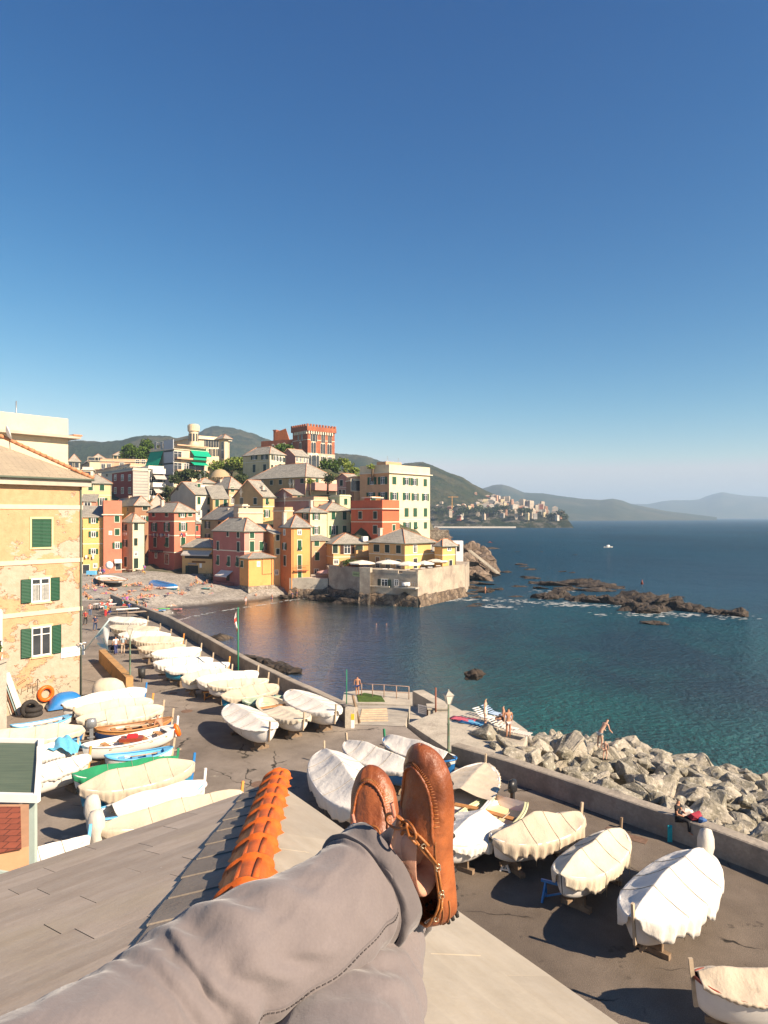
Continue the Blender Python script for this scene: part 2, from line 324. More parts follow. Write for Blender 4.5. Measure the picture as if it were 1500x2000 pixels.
# concrete bin cabinet and end post with yellow mark
cb = thing('concrete_locker', 'square concrete locker standing against the block wall by the ramp', 'locker', (3.5,46.0,2.35)); mb = MB(); mb.box(-.55,.75,-.5,.5,0,1.3); mb.box(-.62,.82,-.57,.57,1.3,1.4); mb.build('body', concrete_lt, cb)
mb = MB(); mb.box(-.62,-.56,-.3,.1,.2,1.2); mb.build('door', M('rust_wood', (.2,.09,.04), .8), cb)
ep = thing('wall_end_post', 'concrete end pillar of the quay wall with a yellow and white mark', 'pillar', (-2.05,40.6,4)); mb = MB(); mb.box(-.25,.3,-.28,.28,0,1.1); mb.build('shaft', concrete_lt, ep)
mb = MB(); mb.box(.1,.3,-.29,-.282,.5,.85); mb.build('painted_mark', M('yellow_paint', (.75,.45,.03), .6), ep)
mb = MB(); mb.box(.1,.3,-.29,-.282,0,.48); mb.build('painted_mark', white, ep)

# ---------------------------------------------------------------- far hills
def hill(name, prof, D, depth, m, base=-12, front=1.0, seed=0, rough=.12, nx=150, nf=22):
    pts = [(Q(px, py, D).x, Q(px, py, D).z) for px, py in prof]; mb = MB(); rows = []
    x0, x1 = pts[0][0], pts[-1][0]
    def crest(x):
        for (a, za), (b, zb) in zip(pts, pts[1:]):
            if a <= x <= b: return za + (zb-za)*(x-a)/(b-a+1e-6)
        return pts[-1][1] if x > x1 else pts[0][1]
    for j in range(nf+1):
        v = j/nf*1.5; rows.append([]); y = D + (v-1)*depth
        for i in range(nx+1):
            x = x0 + (x1-x0)*i/nx; c = crest(x); e = v if v <= 1 else max(0, 1-(v-1)*1.5)
            sx = x * (y/D if v <= 1 else 1)
            prof_ = math.sin(min(1, e)*math.pi/2)**1.1; k = 6.0/depth
            z = (c-base)*prof_*(1 + rough*2.2*(mnoise.turbulence(Vector((sx*k/2.2, y*k/3, seed)), 4, True) - .62)*(1-prof_**3)) + base
            z += (c-base)*.012*fbm(x*k*5, y*k*5, seed+9) if j else 0
            rows[-1].append((sx, y, z))
    mb.grid(rows); return struct(mb, name, m)
def mat_hill(name, a, b, c, s1, s2):
    s = NT(name); g = s.n('ShaderNodeNewGeometry').outputs['Position']
    x = s.mix(s.rng(s.noise(g, s1, 8, .68), .42, .58), a, b); x = s.mix(s.rng(s.noise(g, s2, 5), .5, .6), x, c)
    s.set('Base Color', x); s.set('Roughness', .95); s.set('Specular IOR Level', .1)
    s.set('Normal', s.n('ShaderNodeBump', {'Height': s.noise(g, s2*3, 6, .7), 'Distance': 12., 'Strength': 1.}).outputs[0]); return s.m
hm1 = mat_hill('hill_wood', (.030, .044, .018), (.085, .075, .036), (.025, .035, .014), .006, .02)
hm2 = mat_hill('hill_wood_far', (.028, .042, .022), (.075, .07, .04), (.03, .04, .02), .002, .006)
hill('hill', [(60,880),(134,863),(160,862),(200,866),(235,863),(262,856),(290,853),(330,854),(360,862),(420,880)], 1500, 500, hm1, seed=1)
hill('hill', [(330,880),(372,858),(398,841),(414,834),(440,836),(470,842),(500,851),(520,860),(560,874),(620,890),(660,905)], 2000, 650, hm1, seed=2)
hill('hill', [(560,905),(600,890),(653,887),(690,890),(716,893),(735,899),(760,907),(800,930),(860,960)], 1750, 600, hm1, seed=3)
hill('hill', [(700,930),(750,915),(782,909),(800,905),(825,903),(838,907),(855,915),(887,928),(905,934),(922,945),(940,954),(965,966),(1000,982),(1040,995),(1075,1005),(1110,1012)], 1500, 480, hm1, seed=4, base=-25)
hill('mountain', [(800,990),(880,975),(945,954),(962,949),(980,947),(1000,953),(1024,963),(1060,964),(1099,970),(1140,975),(1173,977),(1197,974),(1215,978),(1234,985),(1300,998),(1400,1010)], 3800, 1300, hm2, seed=5, base=-40)
hill('mountain', [(1000,1000),(1100,992),(1180,986),(1234,984),(1267,985),(1290,980),(1313,977),(1350,977),(1379,974),(1395,966),(1411,961),(1425,964),(1453,968),(1500,971),(1560,976),(1700,990)], 7000, 1600, hm2, seed=6, base=-60)
# low wooded coast with the far town
def coast():
    mb = MB(); rows = []; D = 1000
    for j in range(9):
        v = j/8; rows.append([])
        for i in range(61):
            px = 790 + (1128-790)*i/60; top = 985 + max(0, (px-960)/168)**1.5*20
            d = D + v*260; z1 = 16.5 + (1009-top)/F*D; e = min(1, v*3)
            z = -1.5 + (z1+1.5)*(e**.7)*(.9+.25*fbm(px*.05, v*4)) if v < .9 else z1
            if i == 60: z = -3
            x = (px-CX)/F*D*(1+v*.02); rows[-1].append((x, d, z))
    mb.grid(rows); return struct(mb, 'wooded_coast', mat_hill('coast_wood', (.022,.035,.012), (.05,.05,.022), (.16,.14,.11), .03, .05))
coast()
# the air
hz = MB(); hz.box(-9000, 9000, -300, 9200, -62, 310)
hm = bpy.data.materials.new('haze'); hm.use_nodes = True; t_ = hm.node_tree; t_.nodes.remove(t_.nodes['Principled BSDF'])
pv = t_.nodes.new('ShaderNodeVolumePrincipled'); pv.inputs['Color'].default_value = (.56, .77, 1, 1); pv.inputs['Density'].default_value = 1.8e-4; pv.inputs['Anisotropy'].default_value = .1
t_.links.new(pv.outputs[0], t_.nodes['Material Output'].inputs['Volume'])
hzo = hz.build('haze', hm); tag(hzo, 'thin pale summer haze over the sea and far coast', 'haze', kind='stuff')
# ---------------------------------------------------------------- VILLAGE
def stucco(name, col, old=None, thr=.62): col = tuple(v*.86+c_*.09 for v, c_ in zip(col, (.72,.58,.42))); return M('stucco_' + name, col, .88, .10, .35, .02, 8, col2=old or tuple(v*.80 for v in col), mixs=.55, thr=thr, soft=.07, fine=.08)
C = dict(yellow=(.64,.38,.12), coral=(.50,.14,.08), pinkc=(.60,.36,.22), cream=(.66,.54,.36), red=(.42,.075,.055), ygreen=(.62,.48,.24), brown=(.30,.14,.07), white=(.68,.62,.52), salmon=(.55,.22,.14),
 tan=(.50,.31,.13), ochre=(.62,.36,.14), pgreen=(.45,.45,.24), lgreen=(.55,.60,.34), pink=(.40,.105,.09), orange=(.60,.17,.035), gold=(.64,.27,.065), peach=(.58,.32,.17), rose=(.50,.22,.18), redorange=(.56,.085,.025), grey=(.42,.39,.34), brick=(.30,.06,.03), bcream=(.68,.54,.36), palec=(.66,.54,.36), stone=(.34,.30,.24), straw=(.62,.50,.28))
S = {k: stucco(k, v) for k, v in C.items()}
S['pink'] = stucco('pinkold', C['pink'], (.42,.30,.22), .69)
def mat_shutter(name, col, n=16):
    s = NT(name); tc = s.n('ShaderNodeTexCoord').outputs['Object']; z = s.n('ShaderNodeSeparateXYZ', {0: tc}).outputs[2]
    wv = s.math('SINE', s.math('MULTIPLY', z, 2*math.pi*n)); c = s.mix(s.rng(wv, -1, 1), tuple(v*.55 for v in col), col)
    s.set('Base Color', c); s.set('Roughness', .5); s.set('Normal', s.n('ShaderNodeBump', {'Height': wv, 'Distance': .012}).outputs[0]); return s.m
shut_g = mat_shutter('green_shutter_paint', (.018, .105, .05)); shut_d = mat_shutter('dark_shutter_paint', (.02,.045,.03)); shut_b = mat_shutter('brown_shutter_paint', (.09,.035,.02))
glass = M('window_glass', (.035,.04,.045), .12, .3, .6, spec=.6); frame_w = M('window_frame_paint', (.72,.70,.66), .5, .05); trim = M('cream_trim', (.66,.58,.44), .8, .08)
curtain = M('curtain', (.45,.44,.40), .9, .2, 6); hiptile = M('terracotta_tile', (.46,.20,.10), .7, .25, 3)
WP = {}
def win_mesh(kind, w, h, sur):
    k = (kind, round(w, 2), round(h, 2), sur.name if sur else '')
    if k in WP: return WP[k]
    m = MB()
    if kind == 'a':                                   # pointed twin-light window of the castle
        def arch(x0, x1, z0, zs, y, mi, dep=.06):
            n = 8; r = (x1-x0)/2; c = (x0+x1)/2; pts = [(x0, y, z0), (x1, y, z0)] + [(c + r*math.cos(t*math.pi/n), y, zs + r*1.25*math.sin(t*math.pi/n)) for t in range(n+1)]
            q = [(a, b - dep, c_) for a, b, c_ in pts]; N_ = len(pts)
            m.add(pts + q, [tuple(range(N_, 2*N_))] + [(i, (i+1) % N_, (i+1) % N_ + N_, i + N_) for i in range(N_)], mi)
        arch(-w/2-.06, w/2+.06, -h/2-.04, h/2-w/2, 0, 0, .05)
        for s_ in (-1, 1): arch(min(s_*.05, s_*(w/2-.02)), max(s_*.05, s_*(w/2-.02)), -h/2, h/2-w/2+.1, -.05, 1, .02)
        me = m.mesh('window', [trim, glass]); WP[k] = (me, None); return WP[k]
    t_ = .12; d_ = .05
    if sur:
        m.box(-w/2-t_, -w/2, -d_, .02, -h/2-t_, h/2+t_, 0); m.box(w/2, w/2+t_, -d_, .02, -h/2-t_, h/2+t_, 0)
        m.box(-w/2, w/2, -d_, .02, h/2, h/2+t_, 0); m.box(-w/2, w/2, -d_-.05, .02, -h/2-t_, -h/2, 0)
    if kind in 'owb':
        m.box(-w/2, w/2, -.02, .0, -h/2, h/2, 1)
        for a, b in ((-w/2, -w/2+.09), (-.05, .05), (w/2-.09, w/2)): m.box(a, b, -.05, -.0201, -h/2, h/2, 2)
        m.box(-w/2+.09, w/2-.09, -.048, -.0201, -h/2, -h/2+.09, 2); m.box(-w/2+.09, w/2-.09, -.048, -.0201, h/2-.09, h/2, 2); m.box(-w/2+.09, w/2-.09, -.046, -.0201, h*.22, h*.22+.05, 2)
    else: m.box(-w/2, w/2, -.02, .0, -h/2, h/2, 1)
    me = m.mesh('window', [sur or trim, glass, frame_w])
    sh = MB(); sw = w/2 - .01; sh.box(0, sw, -.045, 0, -h/2+.02, h/2-.02, 0)
    for a, b in ((0, .07), (sw-.07, sw)): sh.box(a, b, -.06, -.0451, -h/2+.02, h/2-.02, 0)
    for a, b in ((-h/2+.02, -h/2+.12), (-.04, .04), (h/2-.12, h/2-.02)): sh.box(.07, sw-.07, -.058, -.0451, a, b, 0)
    WP[k] = (me, sh); return WP[k]
SHM = {}
def shut_mesh(w, h, m, sh):
    k = (round(w, 2), round(h, 2), m.name)
    if k not in SHM: SHM[k] = sh.mesh('shutter', [m])
    return SHM[k]
def add_window(par, loc, rz, kind, w=1.0, h=1.55, sur=None, sm=None):
    me, sh = win_mesh(kind, w, h, sur); o = inst('window', me, par, loc, (0, 0, rz))
    if kind in 'oc':
        sm = sm or shut_g; s_ = shut_mesh(w, h, sm, sh)
        if kind == 'c': inst('shutter', s_, o, (-w/2+.005, -.03, 0)); inst('shutter', s_, o, (.005, -.03, 0))
        else: inst('shutter', s_, o, (-w-.02, -.055, 0), (0, 0, R(-4))); inst('shutter', s_, o, (w/2+.03, -.06, 0), (0, 0, R(4)))
    if kind == 't':                                   # closed shutters with the lower flaps pushed out
        sm = sm or shut_g; up = shut_mesh(w, h, sm, sh); inst('shutter', up, o, (-w/2+.005, -.03, 0)); inst('shutter', up, o, (.005, -.03, 0))
        fl = MB(); fl.box(-w/2+.04, w/2-.04, -.03, 0, -h*.42, 0); inst('shutter_flap', fl.mesh('shutter_flap', [sm]), o, (0, -.08, -.08), (R(-28), 0, 0))
    return o
def uvmesh(me):
    uv = me.uv_layers.new(name='UVMap')
    for p in me.polygons:
        n = p.normal; u = Vector((-n.y, n.x, 0)); u = u.normalized() if u.length > .02 else Vector((1,0,0)); v = n.cross(u)
        for li in p.loop_indices: c = me.vertices[me.loops[li].vertex_index].co; uv.data[li].uv = (c.dot(u), c.dot(v))
ZF = {0: (0, 0, 1), 1: (0, 760, 3.5714), 2: (380, 800, 5.0), 3: (620, 860, 4.6875), 7: (800, 900, 2.1429)}
class Bld:
    def __init__(s, z, label, xl, xc, xr, ye, yb, d, th, lm, rm, roof='hip', rh=2.5, wins='', belts=(), sur=trim, sm=None, name='house', cat='house', wh=(1.0, 1.5), slm=None, extra=6, base=None, oh=.35, group='painted houses of the village', minD=9, par=.9, hips=True):
        ox, oy, k = ZF[z]; s.z = z; X = lambda v: ox + v/k; Y = lambda v: oy + v/k
        s.X, s.Y = X, Y; s.d = d; s.th = R(th); s.xc = X(xc); c, sn = math.cos(s.th), math.sin(s.th)
        C0 = Q(s.xc, Y(yb), d); s.zb = C0.z; s.C0 = C0; s.ze = Q(s.xc, Y(ye), d).z
        s.W = s._t(X(xr), 1) if xr > xc else minD; s.D = s._t(X(xl), 0) if X(xc)-X(xl) > 6 else minD
        s.c, s.sn = c, sn
        s.o = thing(name, label, cat, (C0.x, C0.y, s.zb), s.th, group); H = s.ze - s.zb; s.H = H
        m = MB(); W, D = s.W, s.D; e = extra
        m.quad((0,0,-e),(W,0,-e),(W,0,H),(0,0,H), 1); m.quad((0,D,-e),(0,0,-e),(0,0,H),(0,D,H), 0); m.quad((W,0,-e),(W,D,-e),(W,D,H),(W,0,H), 1); m.quad((W,D,-e),(0,D,-e),(0,D,H),(W,D,H), 0)
        if roof == 'gx': m.add([(0,0,H),(0,D,H),(0,D/2,H+rh)], [(0,2,1)], 0); m.add([(W,0,H),(W,D,H),(W,D/2,H+rh)], [(0,1,2)], 1)
        if roof == 'gy': m.add([(0,0,H),(W,0,H),(W/2,0,H+rh)], [(0,1,2)], 1); m.add([(0,D,H),(W,D,H),(W/2,D,H+rh)], [(0,2,1)], 1)
        m.build('wall', [lm, rm], s.o)
        sl = slm or slate; g = MB(); v = []
        a = oh
        if roof == 'hip':
            hh = rh*.78; E = [(-a,-a,H),(W+a,-a,H),(W+a,D+a,H),(-a,D+a,H)]; q = min(W, D)/2
            r1, r2 = ((q, D/2, H+hh), (W-q, D/2, H+hh)) if W >= D else ((W/2, q, H+hh), (W/2, D-q, H+hh))
            vs = E + [r1, r2] + [(x, y, z_-.16) for x, y, z_ in E]
            fs = [(0,1,5,4),(1,2,5),(2,3,4,5),(3,0,4)] if W >= D else [(0,1,4),(1,2,5,4),(2,3,5),(3,0,4,5)]
            fs += [(6,7,1,0),(7,8,2,1),(8,9,3,2),(9,6,0,3),(9,8,7,6)]; g.add(vs, fs); hp = [(E[0], r1), (E[1], r2 if W >= D else r1), (E[3], r1 if W >= D else r2), (r1, r2)]
        elif roof in ('gx', 'gy'):
            sw = roof == 'gy'; LL, TT = (D, W) if sw else (W, D); T = (lambda x, y, z_: (y, x, z_)) if sw else (lambda x, y, z_: (x, y, z_)); hh = rh
            ez = H - a*hh/(TT/2); vs = [T(*p) for p in ((-a,-a,ez),(LL+a,-a,ez),(LL+a,TT/2,H+hh),(-a,TT/2,H+hh),(LL+a,TT+a,ez),(-a,TT+a,ez))]; vs += [(x, y, z_-.15) for x, y, z_ in vs]; vs = [(x, y, z_+.1) for x, y, z_ in vs]
            g.add(vs, [(0,1,2,3),(3,2,4,5),(6,9,8,7),(9,11,10,8),(0,6,7,1),(1,7,8,2),(2,8,10,4),(4,10,11,5),(5,11,9,3),(3,9,6,0)]); hp = [(vs[3], vs[2]), (vs[0], vs[3])] + ([(vs[5], vs[3])] if roof == 'gx' else [(vs[5], vs[3])])
        elif roof == 'shed':                         # falls toward the front corner
            E = [(-a,-a,H),(W+a,-a,H),(W+a,D+a,H+rh),(-a,D+a,H+rh)]; vs = E + [(x, y, z_-.15) for x, y, z_ in E]
            g.add(vs, [(0,1,2,3),(7,6,5,4),(4,5,1,0),(5,6,2,1),(6,7,3,2),(7,4,0,3)]); hp = []
            w2 = MB(); w2.add([(0,0,H-.1),(0,D,H-.1),(0,D,H+rh-.1)], [(0,2,1)]); w2.build('gable', lm, s.o)
        else:                                        # flat with parapet
            pz = H + par; hp = []
            g.box(.25, W-.25, .25, D-.25, H-.1, H+.05, 0)
            for b_ in ((0, W, 0, .25), (0, W, D-.25, D), (0, .25, .25, D-.25), (W-.25, W, .25, D-.25)): g.box(*b_, H-.1 if 0 else H, pz, 1)
            if rh: g.box(-rh, W+rh, -rh, D+rh, H-.22, H+.002, 2)
        rfm = g.mesh('roof', [sl, rm, trim] if roof == 'flat' else [sl]); bm = bmesh.new(); bm.from_mesh(rfm); bmesh.ops.recalc_face_normals(bm, faces=bm.faces); bm.to_mesh(rfm); bm.free()
        uvmesh(rfm); ro = inst('roof', rfm, s.o); s.roof = ro
        if hp and hips:
            t = MB()
            for p, q in hp: t.tube([Vector(p)+Vector((0,0,.03)), Vector(q)+Vector((0,0,.05))], .085, 5)
            t.build('ridge_tiles', hiptile, ro)
        if roof in ('hip', 'gx'):
            gt = MB(); gt.tube([(-a-.06,-a-.06,H-.1),(W+a,-a-.06,H-.1)], .08, 5); gt.tube([(-a-.06,D,H-.1),(-a-.06,-a-.06,H-.1)], .08, 5) if roof == 'hip' else 0
            gt.tube([(W-.1,-.08,H-.15),(W-.1,-.08,-1)], .055, 5); gt.build('gutter', M('gutter_metal', (.10,.12,.09), .5), s.o)
        for y in belts:
            zz = Q(s.xc, Y(y), d).z - s.zb; t = MB(); t.box(-.04, W, -.04, 0, zz-.1, zz+.1); t.box(-.04, 0, 0, D, zz-.1, zz+.1); t.build('string_course', trim, s.o)
        for it in wins.split(';'):
            if not it.strip(): continue
            p = it.split(','); x, y, kd = float(p[0]), float(p[1]), p[2].strip(); ww = float(p[3]) if len(p) > 3 else wh[0]; hh = float(p[4]) if len(p) > 4 else wh[1]
            loc, rz = s.at(x, y, X(x) >= s.xc if not kd.isupper() else False); kd = kd.lower()
            add_window(s.o, loc, rz, 'c' if kd == 'x' else kd, ww, hh, sur, shut_d if kd == 'x' else sm)
        if base is None: CP.append((C0.x + (c-sn)*3, C0.y + (sn+c)*3, s.zb-.3)); CP.append((C0.x + c*W*.8, C0.y+sn*W*.8+2, s.zb-.2)); CP.append((C0.x - sn*D*.8, C0.y+c*D*.8+2, s.zb-.2))
    def _t(s, px, right):
        k = (px-CX)/F; c, sn = math.cos(s.th), math.sin(s.th); Xc = (s.xc-CX)/F*s.d
        if right: return min(70, (k*s.d - Xc)/(c - k*sn))
        return min(46, (Xc - k*s.d)/(sn + k*c)) if sn + k*c > .1 else 11.
    def at(s, x, y, right=None):                     # point of the photo on a face, in the house's own coordinates
        px, py = s.X(x), s.Y(y)
        if right is None: right = px >= s.xc
        t = s._t(px, right); dep = s.d + t*(s.sn if right else s.c); z = CZ + (HY-py)/F*dep - s.zb
        return (Vector((t, 0, z)), 0.) if right else (Vector((0, t, z)), R(-90))
    def slab(s, name, m, x0, y0, x1, y1, out=.1, right=None, inn=0.):          # flat panel or box on a face
        a, rz = s.at(x0, y0, right); b, _ = s.at(x1, y1, right); t = MB(); k = 0 if rz == 0. else 1
        lo, hi = min(a[k], b[k]), max(a[k], b[k]); z0, z1 = min(a.z, b.z), max(a.z, b.z)
        if k == 0: t.box(lo, hi, -out, -inn, z0, z1)
        else: t.box(-out, -inn, lo, hi, z0, z1)
        return t.build(name, m, s.o)
    def awning(s, m, x0, y0, x1, out=1.4, drop=.7, right=None, name='awning'):
        a, rz = s.at(x0, y0, right); b, _ = s.at(x1, y0, right); k = 0 if rz == 0. else 1; lo, hi = min(a[k], b[k]), max(a[k], b[k]); z = a.z
        f = (lambda u, v, zz: (u, -v, zz)) if k == 0 else (lambda u, v, zz: (-v, u, zz)); t = MB()
        n = 6; top = [[f(lo+(hi-lo)*i/n, v*out, z-drop*v-.05*math.sin(v*3)) for i in range(n+1)] for v in (0, .5, 1.)]; top.append([f(lo+(hi-lo)*i/n, out+.02, z-drop-.28) for i in range(n+1)])
        t.grid(top, smooth=False); o = t.build(name, m, s.o); md = o.modifiers.new('th', 'SOLIDIFY'); md.thickness = .03; return o
    def laundry(s, x0, y, x1, cols, right=None):
        a, rz = s.at(x0, y, right); b, _ = s.at(x1, y, right); k = 0 if rz == 0. else 1; lo, hi = min(a[k], b[k]), max(a[k], b[k]); n = max(3, int((hi-lo)/.55))
        for i in range(n):
            u = lo + (hi-lo)*(i+.5)/n; t = MB(); hh = random.uniform(.5, .95); ww = .2
            p = [(u-ww,-.5,a.z),(u+ww,-.5,a.z),(u+ww*.9,-.47,a.z-hh),(u-ww*.9,-.52,a.z-hh)] if k == 0 else [(-.5,u-ww,a.z),(-.5,u+ww,a.z),(-.47,u+ww*.9,a.z-hh),(-.52,u-ww*.9,a.z-hh)]
            t.quad(*p); o = t.build('laundry', cloth_m(cols[i % len(cols)]), s.o); md = o.modifiers.new('th', 'SOLIDIFY'); md.thickness = .02
CLM = {}
def cloth_m(c):
    if c not in CLM: CLM[c] = M('cloth_%d' % len(CLM), c, .85, .08, 5)
    return CLM[c]
LC = [(.6,.6,.6),(.05,.06,.16),(.4,.05,.06),(.55,.5,.4),(.03,.03,.04),(.12,.25,.45)]
teal = M('green_awning_fabric', (.0,.30,.17), .8, .08, 2); greyaw = M('grey_awning_fabric', (.42,.38,.34), .8, .08, 2)
B = {}
B['A'] = Bld(1, 'narrow bright yellow house with slate roof beside the peeling corner building', 575, 578, 725, 890, 1288, 150, 24, S['yellow'], S['yellow'], 'shed', 2.6, '652,915,o,.95,1.3;652,1012,o,.95,1.3;652,1132,o,.95,1.2;664,1232,b,.7,.9;600,1262,d,1.3,2.3', (975,1080), minD=9)
B['A'].laundry(590, 1158, 662, LC[:1]+[(.55,.35,.08),(.5,.5,.55)])
B['B'] = Bld(1, 'tall narrow coral red house with flat parapet and a round white disc at its door', 715, 722, 850, 872, 1280, 150.5, 24, S['coral'], S['coral'], 'flat', .35, '816,905,c,.95,1.4;818,997,c,.95,1.4;818,1090,o,.95,1.4;770,1003,b,.5,.7;825,1225,d,1.1,2.2', (), par=3.0, minD=11)
B['B'].awning(cloth_m((.7,.68,.62)), 798, 1188, 848, 1.0, .5)
B['C'] = Bld(1, 'narrow pink and cream house with slate roof above the cafe tables', 850, 925, 1010, 928, 1255, 152, 52, S['pinkc'], S['cream'], 'hip', 2.6, '870,965,O,.9,1.5;874,1075,O,.9,1.6;948,960,x,1.0,1.6;946,1066,c,.9,1.7;948,1150,b,.8,.9;948,1215,x,1.1,2.3;877,1205,X,1.0,2.2', (), sm=shut_d)
B['C'].laundry(855, 1000, 900, [(.65,.62,.58)], False)
B['D'] = Bld(1, 'big dark red house with hipped slate roof and laundry strung below its windows', 1035, 1215, 1365, 858, 1232, 156, 47, S['red'], S['coral'], 'hip', 3.0, '1072,872,x,1.2,1.1;1163,872,x,1.2,1.1;1077,962,o,1.3,2.0;1165,962,o,1.3,2.0;1082,1068,x,1.3,2.2;1166,1068,t,1.3,2.2;1088,1160,b,1.0,1.2;1163,1185,d,1.7,2.2;1272,875,o,1,1.2;1325,872,c,1,1.1;1277,960,o,1.1,1.9;1277,1065,c,1.1,2.0', (922,1022,1140))
B['D'].laundry(1070, 1005, 1195, LC); B['D'].laundry(1250, 1003, 1300, LC[1:]); B['D'].laundry(1058, 1118, 1150, [(.02,.02,.03),(.05,.04,.05)])
B['D2'] = Bld(1, 'low dark red wing with slate lean-to roof behind the big red house', 1300, 1302, 1398, 935, 1190, 162, 30, S['red'], S['red'], 'shed', 1.2, '1350,970,o,1.1,1.3;1350,1060,d,1.2,.8', (1022,))
B['E'] = Bld(1, 'brown walled house under a wide grey slate roof between the red houses', 785, 940, 1050, 812, 1200, 172, 30, S['tan'], S['brown'], 'hip', 3.2, '1013,828,x,1.2,1.1;893,838,X,1.2,1;885,880,D,1,1.2;1000,905,o,1.2,1.4', ())
B['E2'] = Bld(1, 'small white gable house with slate roof behind the brown walled house', 1030, 1035, 1170, 812, 1000, 176, 20, S['grey'], S['grey'], 'gy', 3.0, '', ())
B['F'] = Bld(1, 'pale yellow villa with green shutters above the narrow yellow house', 560, 565, 778, 655, 900, 178, 22, S['ygreen'], S['ygreen'], 'hip', 3.4, '632,685,c,1.1,1.6;712,687,c,1.1,1.6;712,785,o,1.3,2.0', (738,), minD=12)
B['F2'] = Bld(1, 'small salmon pink house with one white framed window below the pale yellow villa', 570, 573, 668, 780, 880, 168, 20, S['salmon'], S['salmon'], 'shed', 2.0, '610,803,w,1.5,1.5', ())
B['G'] = Bld(1, 'modern apartment block of red brick panels with white bands and grey striped side', 675, 928, 1033, 562, 775, 215, 40, S['white'], S['grey'], 'flat', .3, '692,605,D,1.6,1.1;745,603,D,1.6,1.1', (), sur=None, par=.7, name='apartment_block', cat='apartment block', group='modern apartment blocks')
b = B['G']; brk = M('red_brick_panel', (.30,.055,.04), .85, .1, 3)
b.slab('brick_panel', brk, 783, 590, 926, 662, .06, False); b.slab('brick_panel', brk, 783, 676, 926, 760, .06, False)
for x in (806, 856, 906):
    for y in (618, 707): loc, rz = b.at(x, y, False); loc.x -= .07; add_window(b.o, loc, rz, 'w', 2.3, 1.9, trim)
for i in range(9): b.slab('cladding_strip', M('grey_cladding', (.22,.22,.22), .7), 932, 575+i*21, 1030, 582+i*21, .05, True)
B['G2'] = Bld(1, 'white balconied block with grey striped awnings beside the brick panel apartments', 1030, 1036, 1143, 552, 752, 222, 38, S['white'], S['white'], 'flat', .5, '1100,632,d,5,2.4;1100,718,d,5,2.2;1055,632,w,1.5,2.2;1055,718,w,1.5,2.2', (), sur=None, name='apartment_block', cat='apartment block', group='modern apartment blocks')
for y in (560, 652, 745): B['G2'].slab('balcony', white, 1055, y, 1142, y+33, 1.6, True)
for y in (590, 686): B['G2'].awning(greyaw, 1066, y, 1143, 2.6, 1.6, True)
B['G3'] = Bld(1, 'low long flat roofed white building with roof railings behind the brick panel block', 660, 910, 1010, 535, 640, 235, 38, S['white'], S['pinkc'], 'flat', .4, '830,547,W,5,1.3;870,547,W,5,1.3;720,550,W,2,1.3', (), sur=None, group='modern apartment blocks', name='apartment_block', cat='apartment block')
B['H'] = Bld(1, 'tall grey panelled apartment tower with green awnings in front of the cream palazzo', 1050, 1215, 1448, 415, 700, 250, 50, S['grey'], S['cream'], 'flat', .4, '1085,395,W,1.6,3;1128,395,W,1.6,3;1240,465,b,3.4,3.4;1240,545,b,3.4,3.4;1300,545,w,2,3;1360,540,w,8,3', (), sur=None, name='apartment_block', cat='apartment block', group='modern apartment blocks', par=1.0)
b = B['H']
for i, (y, ym) in enumerate(((440, 500), (528, 575))):
    b.awning(teal, 1048, y, 1140, 2.2, 5.5 if i == 0 else 1.6, False)
b.slab('panel', M('pale_blue_panel', (.40,.42,.44), .7, .05), 1146, 358, 1212, 690, .25, False)
for y in (430, 518, 600): b.slab('dark_joint', dark, 1146, y, 1212, y+5, .27, False)  # dark strips across the panel
for y in (385, 475, 560): b.slab('balcony', S['pinkc'], 1218, y, 1440, y+28, 1.8, True)
b.awning(teal, 1325, 420, 1446, 2.6, 2.4, True); b.slab('awning', teal, 1328, 452, 1420, 500, 2.0, True, 1.95); b.awning(teal, 1325, 503, 1430, 2.4, 1.2, True)
B['I'] = Bld(1, 'ornate cream palazzo with rows of arched windows and a round turret', 1070, 1330, 1600, 340, 600, 278, 38, S['bcream'], S['bcream'], 'flat', .9, '1095,395,W,2,3;1130,392,W,2,3;' + ';'.join('%d,376,a,1.4,3.6' % x for x in range(1435, 1545, 18)) + ';1560,380,a,1.6,3.6;' + ';'.join('%d,440,a,1.4,3.4' % x for x in range(1440, 1590, 26)) + ';1350,362,w,1.5,3;1350,420,a,1.6,3.4', (330,408,470), name='palazzo', cat='palazzo', group=None, par=1.2, wh=(1.2,3))
b = B['I']; pt = Q(378, 866, 275) - b.o.location; pt = b.o.matrix_world.inverted() @ Q(378, 866, 275) if 0 else Matrix.Rotation(-b.th, 3, 'Z') @ pt
t = MB(); rr = []; h0 = Q(378, 868, 275).z - b.zb; h1 = Q(378, 829, 275).z - b.zb
for z_, r_ in ((h0-7, 2.5), (h0, 2.5), (h0+.1, 1.85), (h0+5.0, 1.85), (h0+5.3, 2.3), (h1-.5, 2.4), (h1-.3, 1.9), (h1, 1.9), (h1+.2, .1)): rr.append([(pt.x+r_*math.cos(2*math.pi*k/20), pt.y+r_*math.sin(2*math.pi*k/20), z_) for k in range(20)])
t.grid(rr, smooth=False, closed=True); t.build('turret', S['bcream'], b.o)
t = MB()
for k in range(10):
    a = 2*math.pi*k/10; cx_, cy_ = pt.x+1.9*math.cos(a), pt.y+1.9*math.sin(a); t.box(-.3, .3, -.06, .06, h0+1.2, h0+4.2, T=Matrix.Translation((cx_, cy_, 0)) @ Matrix.Rotation(a+math.pi/2, 4, 'Z'))
t.build('turret_openings', glass, b.o)
